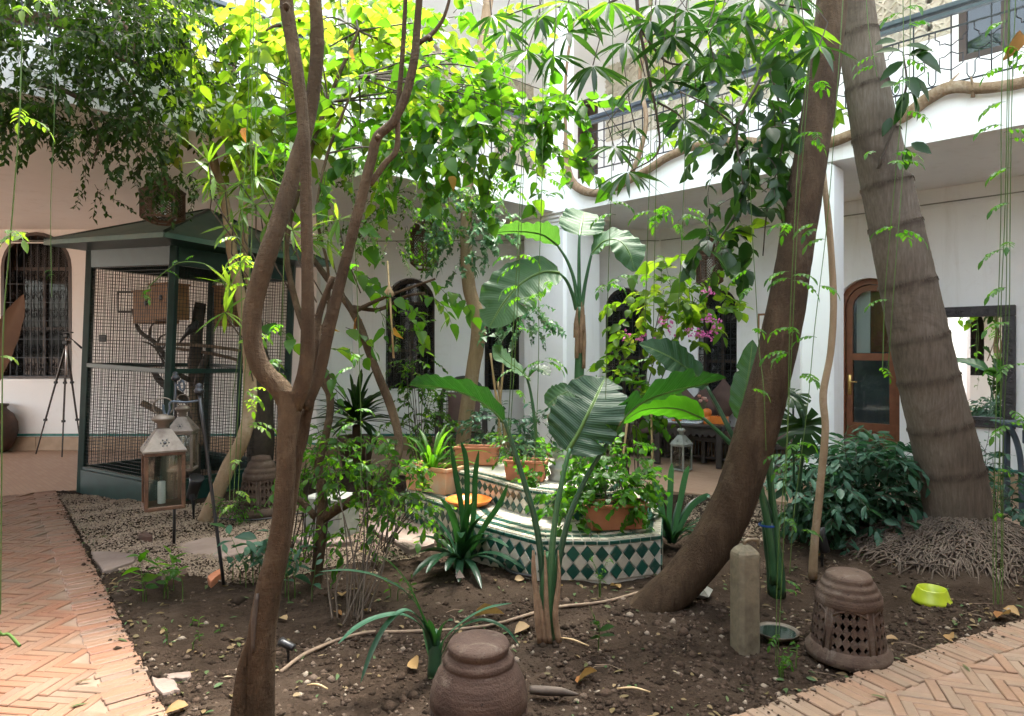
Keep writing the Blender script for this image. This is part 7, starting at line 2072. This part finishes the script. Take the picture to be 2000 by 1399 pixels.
# ================================================================ SHRUBS
def shrub(label, name, ells, rg, length, nl, L, W, prof, mat, base, stems=8, cat='shrub', stem_r=.006, **k):
    t0 = plant(name, label, cat, base); lf, tw = MB(), MB()
    mass(lf, tw, ells, rg, length, nl, L, W, prof, **k)
    b = V3(base)
    for _ in range(stems):
        e = ells[int(rg.integers(len(ells)))]; q = V3(at(e[0] + rg.uniform(-.6, .6) * e[2], e[1] + rg.uniform(-.6, .6) * e[3], (e[4] + e[5]) / 2))
        s0 = b + np.array([rg.normal(0, .05), rg.normal(0, .05), -.02])
        tw.tube([s0, s0 * .55 + q * .45 + rg.normal(0, .03, 3) + [0, 0, .02], q], [stem_r, stem_r * .8, stem_r * .4], 5, per=4, cap=False)
    crown_build(t0, lf, mat, tw, nm='foliage')
    return t0


shrub('dense blue-green leafy bush between the slender trunk and palm', 'leafy_bush', [(1600, 960, 60, 60, 5.1, 5.9, 75), (1690, 930, 80, 60, 5.1, 5.9, 110), (1760, 970, 60, 70, 5.1, 5.9, 80), (1680, 1000, 110, 50, 5.0, 5.6, 90), (1640, 900, 70, 30, 5.3, 5.9, 24), (1720, 900, 70, 30, 5.3, 5.9, 24)], rg, .26, 8, .115, .046, 'ovate', 'leaf_blue', (3.0, 5.6, 0), 18, droop=.25)
shrub('thin leafy bush right of the palm base', 'leafy_bush', [(1950, 950, 35, 60, 5.2, 5.7, 26), (1960, 1020, 40, 40, 5.1, 5.6, 22), (1930, 900, 25, 30, 5.2, 5.6, 8)], rg, .25, 8, .075, .034, 'ovate', 'leaf_blue', (4.0, 5.45, 0), 10)
shrub('low bush of small leaves below the bamboo canes', 'leafy_bush', [(970, 850, 45, 45, 6.7, 7.4, 40), (1060, 850, 50, 40, 6.6, 7.3, 40), (1010, 830, 40, 40, 6.8, 7.4, 20)], rg, .28, 10, .075, .036, 'ovate', 'leaf_blue', (.1, 7.1, 0), 12)
shrub('small bush at the foot of the carved armchair', 'leafy_bush', [(958, 850, 20, 30, 7.8, 8.2, 8), (1000, 880, 40, 20, 6.3, 6.7, 14)], rg, .25, 9, .08, .04, 'ovate', 'leaf_ivy', (-.2, 7.8, 0), 8)
shrub('pale lime-leaved shrub with magenta flowers before the corner window', 'flowering_shrub', [(1310, 580, 55, 30, 6.7, 7.3, 16), (1375, 590, 45, 40, 6.7, 7.3, 20), (1250, 620, 40, 40, 6.7, 7.3, 8), (1225, 700, 40, 50, 6.7, 7.2, 9), (1310, 650, 60, 25, 6.8, 7.2, 6)], rg, .35, 8, .13, .085, 'ovate', 'leaf_bright', (1.15, 7.05, 0), 6, stem_r=.009)
fl_ = MB(); fb = bpy.data.objects['flowering_shrub']
for px, py in ((1385, 568), (1393, 566), (1378, 572), (1290, 628), (1310, 640), (1385, 622), (1395, 628), (1365, 652), (1375, 654), (1388, 655), (1255, 662), (1280, 672), (1225, 656), (1400, 648), (1345, 650)):
    c = V3(at(px, py, 6.65))
    put_leaves(fl_, c + rg.normal(0, .025, (14, 3)), rg.normal(0, 1, (14, 3)), rg.normal(0, 1, (14, 3)), .035, .028, 'tiny', .2, .2, rg=rg)
fl_.build('blossoms', M['pink'], fb, kind='stuff')
shrub('tangle of dark broad leaves below the flowering shrub', 'leafy_bush', [(1225, 780, 45, 50, 6.3, 6.8, 20), (1290, 770, 40, 30, 6.4, 6.8, 10)], rg, .3, 6, .13, .10, 'heart', 'leaf_mid', (1.2, 6.6, 0), 6)
shrub('slender many-stemmed shrub with small leaves before the fountain', 'wispy_shrub', [(690, 880, 70, 40, 4.2, 4.6, 26), (720, 930, 60, 40, 4.2, 4.6, 16), (640, 920, 40, 35, 4.3, 4.6, 10), (770, 975, 50, 35, 4.2, 4.5, 14), (690, 1010, 30, 40, 4.1, 4.4, 7), (760, 1010, 40, 30, 4.1, 4.4, 6), (630, 1035, 30, 25, 4.3, 4.5, 6), (700, 1060, 30, 30, 4.1, 4.3, 4)], rg, .22, 8, .062, .031, 'ovate', 'leaf_mid', G(692, 1200), 15, stem_r=.006)
shrub('upright light-leaved climber before the left arched window', 'feathery_shrub', [(795, 650, 30, 60, 6.9, 7.3, 12), (815, 730, 40, 50, 6.9, 7.3, 18), (825, 790, 40, 45, 6.8, 7.3, 24), (850, 830, 30, 35, 6.8, 7.2, 16), (790, 830, 40, 35, 6.7, 7.1, 12)], rg, .26, 11, .062, .03, 'ovate', 'leaf_mid', (-1.0, 7.0, 0), 14)
shrub('trailing round-leaved plant spilling from the front trough', 'trailing_plant', [(1180, 960, 60, 40, 4.7, 5.0, 40), (1220, 930, 50, 40, 4.8, 5.2, 34), (1160, 890, 40, 40, 4.9, 5.3, 20), (1235, 970, 30, 25, 4.6, 4.9, 16), (1110, 1000, 40, 40, 4.6, 4.8, 14), (1075, 960, 35, 40, 4.8, 5.1, 12), (1200, 880, 50, 30, 5.0, 5.4, 20)], rg, .2, 8, .062, .055, 'heart', 'leaf_vine', (.75, 4.85, .44), 14, cat='plant', stem_r=.004)
shrub('small fresh plants growing in the rounded trough', 'trough_plant', [(1020, 880, 40, 25, 5.4, 5.7, 22), (1060, 890, 30, 20, 5.4, 5.7, 10), (960, 880, 30, 20, 6.2, 6.4, 8)], rg, .16, 8, .055, .03, 'ovate', 'leaf_vine', (.12, 5.58, .62), 8, cat='plant', stem_r=.003)
shrub('bushy green growth between the grey block and forked tree', 'leafy_bush', [(610, 910, 35, 30, 4.7, 5.2, 18), (590, 940, 30, 25, 4.7, 5.2, 12), (640, 880, 40, 25, 4.8, 5.3, 14)], rg, .2, 8, .07, .042, 'ovate', 'leaf_vine', (-1.6, 5.0, 0), 8)
shrub('loose leafy sprigs hanging over the weathered trough side of the fountain', 'leafy_sprigs', [(800, 940, 40, 35, 5.0, 5.4, 14), (770, 900, 40, 30, 5.1, 5.5, 10), (830, 990, 40, 30, 4.9, 5.2, 10)], rg, .24, 8, .075, .042, 'ovate', 'leaf_mid', (-1.0, 5.25, 0), 8)
shrub('low grassy weeds at the foot of the pale clay lantern', 'weed_tuft', [(470, 985, 40, 18, 6.0, 6.3, 26), (440, 1000, 30, 12, 5.9, 6.2, 12)], rg, .14, 8, .045, .014, 'lance', 'leaf_vine', G(470, 1005), 6, cat='weeds', stem_r=.003)


def seedling(label, px, py, h, n, L, mat='leaf_blue', stems=4, prof='ovate', wd=.45, spread=.08):
    b = V3(G(px, py)); b[2] = float(on_soil(b[0], b[1])); t0 = plant('leafy_seedling', label, 'seedling', b, 'seedlings in the bed'); lf, tw = MB(), MB()
    for k in range(stems):
        s0 = b + np.array([rg.normal(0, spread), rg.normal(0, spread * .6), 0])
        hh = h * rg.uniform(.6, 1.1)
        P = spray(lf, tw, s0 + [0, 0, hh * .35], (rg.normal(0, .2), rg.normal(0, .2), 1), hh * .7, max(3, n // stems), L, L * wd, prof, rg, droop=.05, twr=.003)
        tw.tube([s0, s0 + [0, 0, hh * .36]], .0035, 5, cap=False)
    crown_build(t0, lf, mat, tw, 'stem', nm='foliage')
seedling('leafy seedling clump on the soil left of the hook pole', 350, 1160, .30, 44, .105, 'leaf_mid', 8, spread=.13)
seedling('bluish seedlings between hook pole and forked trunk', 480, 1130, .42, 66, .12, 'leaf_blue', 10, spread=.12)
seedling('drooping bluish seedling just behind the forked trunk', 580, 1150, .36, 26, .115, 'leaf_blue', 5)
seedling('lone broad-leaved seedling right of the bed centre', 1200, 1272, .22, 8, .10, 'leaf_dark', 1, wd=.5)
seedling('tiny sprigs below the bare soil near the path', 375, 1250, .08, 8, .03, 'leaf_mid', 4)
seedling('feathery small sprout before the tiled front step', 1173, 1165, .24, 26, .04, 'leaf_vine', 2, 'lance', .3, .02)
seedling('fresh weed sprigs below the strap-leaved clump', 812, 1150, .14, 18, .05, 'leaf_vine', 4)
seedling('small weeds at the bed edge below the slim vine', 1520, 1300, .16, 26, .03, 'leaf_vine', 6, spread=.06)
seedling('green weed sprigs left of the forked trunk foot', 420, 1210, .06, 10, .05, 'leaf_mid', 3, spread=.08)

# bamboo canes behind the fountain
for k, (p0, p1, lab) in enumerate((((985, 905), (958, 690), 'bamboo cane leaning left, first beside the pale trunk'), ((968, 905), (985, 685), 'bamboo cane crossing the others towards the upper right'), ((992, 905), (972, 745), 'short bamboo cane inside the crossing bundle'), ((1002, 900), (968, 765), 'bamboo cane leaning far left in the bundle'), ((1212, 935), (1228, 800), 'pale stake behind the trailing trough plant'), ((1275, 930), (1272, 800), 'thin bamboo cane before the tea table'))):
    Yk = 6.95 if k < 4 else 6.2
    a, b = V3(at(*p0, Yk + .05 * k)), V3(at(*p1, Yk + .05 * k)); a[2] = min(a[2], .45); mb = MB(); L_ = np.linalg.norm(b - a)
    a = b + (a - b) * ((b[2]) / max(b[2] - a[2], 1e-3))
    P_ = [a + (b - a) * f for f in np.linspace(0, 1, 16)]
    mb.tube(P_, [.011 if q % 3 else .0135 for q in range(16)], 7)
    single(mb, 'bamboo_cane', M['cane'], lab, 'cane', a, 'bamboo canes')
# straw broom head hanging on the slanting limb
t0 = plant('straw_broom', 'small straw broom head with pale handle among the slanting limb leaves', 'broom', at(757, 565, 4.6))
MB().tube([at(769, 700, 4.6), at(763, 600, 4.6), at(757, 510, 4.6)], .0075, 7).build('handle', M['cane'], t0)
bs = MB()
for k in range(46):
    a = rg.uniform(0, 6.28); c = V3(at(760, 555, 4.6)); bs.tube([c, c + np.array([math.cos(a) * .035, math.sin(a) * .02, -.075 + rg.normal(0, .008)])], .0025, 3, cap=False)
bs.build('bristles', M['cane'], t0, kind='stuff')

# ================================================================ HANGING VINES
def hang_vine(label, strand, clusters, Y, mat='leaf_vine', leaf=.040, thick=.0022, nstr=1, sp=5, rev=1.0):
    """strand: [(px, py)...]; clusters: pinnate leaf groups [(px, py, size)]"""
    t0 = plant('hanging_vine', label, 'vine', at(*strand[0], Y), 'thin hanging vines'); st_, lf = MB(), MB()
    ctr = []
    for k in range(nstr):
        pts = [at(x + (k - (nstr - 1) / 2) * sp + rg.normal(0, 2.2), y, Y + .02 * k + rg.normal(0, .02)) for x, y in strand]
        MB().tube(pts, thick, 5, per=5, cap=False).build('strand', M['stem'], t0)
    for px, py, s_ in clusters:
        for q in range(int(rg.integers(1, 3)) if s_ > .8 else 1):
            p = V3(at(px + rg.normal(0, 3), py + rg.normal(0, 5), Y)); a = rg.uniform(0, 6.283)
            d = nrm(np.array([math.cos(a) * 1.2, math.sin(a) * .6, rg.uniform(-.1, .5)])); l = .12 * s_ * rg.uniform(.7, 1.2)
            P = [p]
            for k in range(5): P.append(P[-1] + d * l / 5); d = nrm(d + np.array([0, 0, -.26]))
            P = np.array(P); st_.tube(P, .0014, 3, cap=False)
            T = nrm(np.gradient(P, axis=0)); S = nrm(np.cross(T, [0, 0, 1.]) + 1e-4)
            for sg in (-1, 1):
                put_leaves(lf, P[1:5], T[1:5] * .5 + S[1:5] * sg + [0, 0, -.35], np.array([0, 0, 1.]) + rg.normal(0, .25, (4, 3)), leaf * s_ * rg.uniform(.75, 1.1, 4), leaf * .46 * s_, 'ovate', .15, .3, rg=rg)
            put_leaves(lf, P[5:], T[5:] + [0, 0, -.4], [0, -.3, 1.], leaf * 1.35 * s_, leaf * .55 * s_, 'ovate', .15, .3, rg=rg)
    if st_.v: st_.build('leaf_stalks', M['stem'], t0, kind='stuff')
    if lf.v: lf.build('leaflets', M[mat], t0, kind='stuff')
C = lambda x, ys, s_=1.0: [(x + rg.normal(0, 4), y, s_) for y in ys]
hang_vine('bundle of hanging vine strands before the mirror', [(1972, -60), (1970, 200), (1966, 420), (1960, 620), (1954, 840), (1950, 1060), (1948, 1180)], C(1966, [-10, 50, 85, 130, 200, 255, 275, 330, 395, 470, 480, 560, 640, 720, 800, 830]) + C(1950, [925, 1000], .6), 3.3, nstr=4, sp=6)
hang_vine('hanging vine crossing the palm trunk', [(1770, -40), (1768, 160), (1755, 330), (1740, 560), (1728, 720)], C(1765, [20, 60, 110, 160, 215]) + C(1750, [300, 320, 450, 460]) + C(1732, [585, 715], .8), 3.4, nstr=2, sp=14)
hang_vine('vine strand hanging down the face of the leaning trunk', [(1588, -40), (1578, 140), (1566, 300), (1553, 430), (1545, 640), (1538, 860), (1525, 1080), (1518, 1300)], C(1590, [150, 165, 250, 270], .9) + C(1545, [440, 535, 545, 640, 690]) + C(1530, [900, 1010, 1130, 1160, 1230, 1290], .7), 3.35, nstr=2, sp=5)
hang_vine('vine strand slanting between slender trunk and leaning trunk', [(1650, -40), (1630, 250), (1612, 450), (1590, 640), (1570, 800), (1552, 1000), (1545, 1120)], C(1600, [440, 470, 555, 660], 1.0) + C(1560, [735, 870, 900, 1050]), 3.5)
hang_vine('vine strand hanging before the dark broad leaves', [(1455, -40), (1460, 200), (1466, 420), (1476, 560), (1482, 680), (1490, 760), (1500, 880)], C(1470, [520, 560, 640, 760], .9), 3.4)
hang_vine('vine strand hanging over the corner window with arched sprays', [(1278, -40), (1276, 250), (1272, 450), (1268, 640)], C(1290, [300, 405, 415, 420], 1.0) + C(1265, [545, 700], .7), 3.6, nstr=2, sp=18)
hang_vine('vine strand hanging beside the corner pillar edge', [(1196, -20), (1194, 300), (1190, 560), (1184, 780)], C(1200, [400, 420, 540, 560], 1.0), 3.6)
hang_vine('vine strand hanging before the white corner pillar', [(1062, -20), (1060, 300), (1054, 540), (1050, 720), (1046, 920)], C(1066, [350, 380, 545, 560, 700, 705], .95), 3.6)
hang_vine('leafy vine strand left of the white corner pillar', [(1024, -20), (1022, 300), (1014, 480), (1004, 700), (994, 860)], C(1016, [340, 370, 505, 520, 560, 580], 1.0) + C(1000, [640, 720, 770], .7), 3.5, nstr=2, sp=6)
hang_vine('vine strand hanging right of the forked tree', [(676, -20), (682, 200), (694, 450), (699, 640), (702, 880), (700, 1000)], C(698, [480, 520, 690, 720, 800, 830], .8) + C(700, [900, 960], .7), 3.3)
hang_vine('bright vine strands hanging beside the aviary tree', [(500, -20), (492, 250), (484, 470), (476, 640), (466, 800), (455, 980)], C(480, [470, 495, 510, 525, 550, 640, 655, 680, 770, 785, 830]) + C(460, [890, 960, 985], .8), 3.6, 'leaf_lime', nstr=3, sp=9)
hang_vine('thin vine strand crossing the left limb of the forked tree', [(560, -20), (556, 300), (552, 560), (540, 760), (545, 900)], C(550, [280, 330, 640, 700, 760], .9), 3.1)
hang_vine('single bare vine strand before the far left window', [(103, -40), (103, 200), (102, 400), (100, 580)], C(100, [530, 535], .4), 4.2, 'leaf_dark')
hang_vine('close bright vine strand at the edge of the path', [(52, -60), (44, 100), (38, 250), (22, 480), (10, 640), (6, 900), (2, 1200)], [(55, -10, .7), (95, 0, .6), (48, 20, .7), (40, 200, .6), (36, 225, .6), (20, 465, .7), (50, 465, .6), (5, 700, .4)], 1.9, 'leaf_lime', leaf=.045, thick=.0018)
hang_vine('short bright vine tip hanging at the path corner', [(-30, 1170), (0, 1235), (20, 1240), (40, 1262)], [], 1.6, thick=.004)
hang_vine('arching leafy vine tip in front of the aviary', [(455, 640), (440, 560), (410, 520), (360, 512), (320, 530), (290, 562)], [(380, 510, .5), (350, 515, .5), (320, 532, .6), (295, 560, .7), (285, 572, .8), (430, 545, .5)], 4.6, 'leaf_vine', thick=.004)
hang_vine('vine strand with fresh sprays before the upper railing', [(1690, -60), (1700, 60), (1716, 150)], C(1712, [110, 130, 300], .8), 3.6)
hang_vine('vine strand hanging through the flowering shrub', [(1342, -20), (1338, 250), (1330, 480), (1322, 640)], C(1335, [405, 420, 440], .9), 3.7)

# brown curled leaf hanging at the frame edge
t0 = thing('dried_palm_sheath', 'brown curved dried leaf sheath poking in at the frame edge', 'dry leaf', tuple(at(0, 680, 2.3)))
M['sheath_dark'] = m_var('brown_leathery_sheath', (.045, .022, .011), (.085, .042, .02), 5, .5, .3, 40, .004)
blade(t0, [(-70, 820, 2.3), (-35, 740, 2.3), (-5, 680, 2.3), (25, 620, 2.3), (46, 575, 2.3)], 27, (.75, -.6, .25), 'sheath_dark', .35, .0, nm='sheath')
t0 = thing('withered_leaf', 'curled rust-brown leaf hanging by the upper window railing', 'dry leaf', tuple(at(1985, 85, 3.3)))
lf = MB(); put_leaves(lf, [V3(at(1992, 60, 3.3))], (-.25, .1, -1), (.3, -1, .1), .14, .08, 'ovate', .35, .5, tint=.6); lf.build('leaf', M['leaf_dry'], t0)

# ================================================================ FALLEN LEAVES
def fallen(px, py, L, W, tint, label, tilt=.4, az=None):
    p = V3(G(px, py)); p[2] = float(on_soil(p[0], p[1])) + .012 + L * .12; a = rg.uniform(0, 6.28) if az is None else az
    lf = MB(); put_leaves(lf, [p - np.array([math.cos(a), math.sin(a), 0]) * L / 2], (math.cos(a), math.sin(a), tilt * .3), (rg.normal(0, tilt), rg.normal(0, tilt), 1), L, W, 'ovate', .25, .55, tint=tint)
    tag(lf.build('fallen_leaf', M['leaf_dry'], loc=tuple(p)), label, 'leaf', 'large fallen leaves')
for a in ((955, 1205, .17, .13, .32, 'big tan curled fallen leaf behind the domed pot', .8, .2), (1020, 1225, .11, .07, .95, 'pale crumpled fallen leaf left of the big-leaved plant stem'), (1143, 1318, .13, .09, .6, 'rust-orange curled leaf on the bare soil below centre', .9), (668, 1158, .08, .06, .35, 'tan fallen leaf left of the wispy shrub'),
          (660, 1187, .07, .05, .55, 'small orange-brown leaf left of the wispy shrub foot', .5), (715, 1185, .07, .05, .9, 'pale curled leaf at the foot of the wispy shrub'), (808, 1300, .10, .07, .35, 'folded tan leaf left of the sparse strap-leaved plant', .9), (552, 1198, .08, .05, .98, 'pale leaf beside the forked trunk'),
          (1202, 1143, .09, .07, .35, 'tan leaf at the foot of the tiled step'), (1015, 1132, .07, .05, .95, 'cream leaf under the dark hose'), (1957, 1208, .12, .09, .62, 'brown curled leaf at the edge of the tan path', .8), (1975, 1200, .09, .07, .35, 'light tan leaf touching the tan path'),
          (1855, 1236, .08, .06, .4, 'tan leaf on the soil below the lime bowl'), (985, 1030, .10, .08, .05, 'yellow leaf caught beside the fountain step', .8), (1090, 1155, .09, .04, .98, 'long pale leaf right of the big-leaved plant stem'), (345, 1392, .09, .06, .4, 'tan leaf beside the near slab'),
          (1600, 1090, .08, .06, .6, 'orange leaf behind the thin trunk', .8), (1740, 1235, .07, .05, .9, 'pale leaf beside the lattice clay lantern')):
    fallen(*a)
# small litter
ctr = scatter(near, 46, 31); p = ctr[rg.integers(0, len(ctr), 620)] + rg.normal(0, .16, (620, 2))
p = np.vstack([p, scatter(near, 330, 32), V3(E1)[:2] + lp_d[:2] * rg.uniform(Lc, 5.2, (160, 1)) - lp_n[:2] * np.abs(rg.normal(0, .10, (160, 1))), V3(R0)[:2] + rp_d[:2] * rg.uniform(Rc, 3.4, (90, 1)) - rp_n[:2] * np.abs(rg.normal(0, .10, (90, 1)))])
p = p[inpoly(p[:, 0], p[:, 1], BED)]; N = len(p)
lf = MB(); a = rg.uniform(0, 6.283, N)
put_leaves(lf, np.c_[p, on_soil(p[:, 0], p[:, 1]) + .010], np.stack([np.cos(a), np.sin(a), rg.normal(.05, .12, N)], -1), np.stack([rg.normal(0, .3, N), rg.normal(0, .3, N), np.ones(N)], -1), rg.uniform(.018, .055, N), rg.uniform(.008, .026, N), 'ovate', .2, .3, rg=rg)
st_ = MB()
for k in range(90):
    x, y = p[int(rg.integers(N))]; a_ = rg.uniform(0, 6.28); l = rg.uniform(.04, .16); z = float(on_soil(x, y)) + .008
    st_.tube([(x, y, z), (x + l * .5 * math.cos(a_), y + l * .5 * math.sin(a_), z + .008), (x + l * math.cos(a_ + .2), y + l * math.sin(a_ + .2), z)], .0018, 4, cap=False, tint=rg.uniform())
o = lf.build('leaf_litter', M['leaf_litter'], kind='stuff'); o['label'] = 'small green and brown leaf scraps scattered over the soil'; o['category'] = 'leaf litter'
o = st_.build('twig_litter', M['stick'], kind='stuff'); o['label'] = 'thin dry twigs scattered over the soil'; o['category'] = 'twigs'
# few leaves on the paths
pl = np.array([xy(G(180, 1330)), xy(G(135, 1385)), xy(G(60, 1180)), xy(G(230, 1250)), xy(G(100, 1010)), xy(G(1880, 1300)), xy(G(1700, 1360))])
lf = MB(); a = rg.uniform(0, 6.283, len(pl)); put_leaves(lf, np.c_[pl, np.full(len(pl), .008)], np.stack([np.cos(a), np.sin(a), a * 0], -1), [0, 0, 1.], .075, .016, 'lance', .1, .2, tint=rg.uniform(.2, .5, len(pl)))
o = lf.build('leaf_litter', M['leaf_litter'], kind='stuff'); o['label'] = 'narrow green leaves dropped on the brick paths'; o['category'] = 'leaf litter'
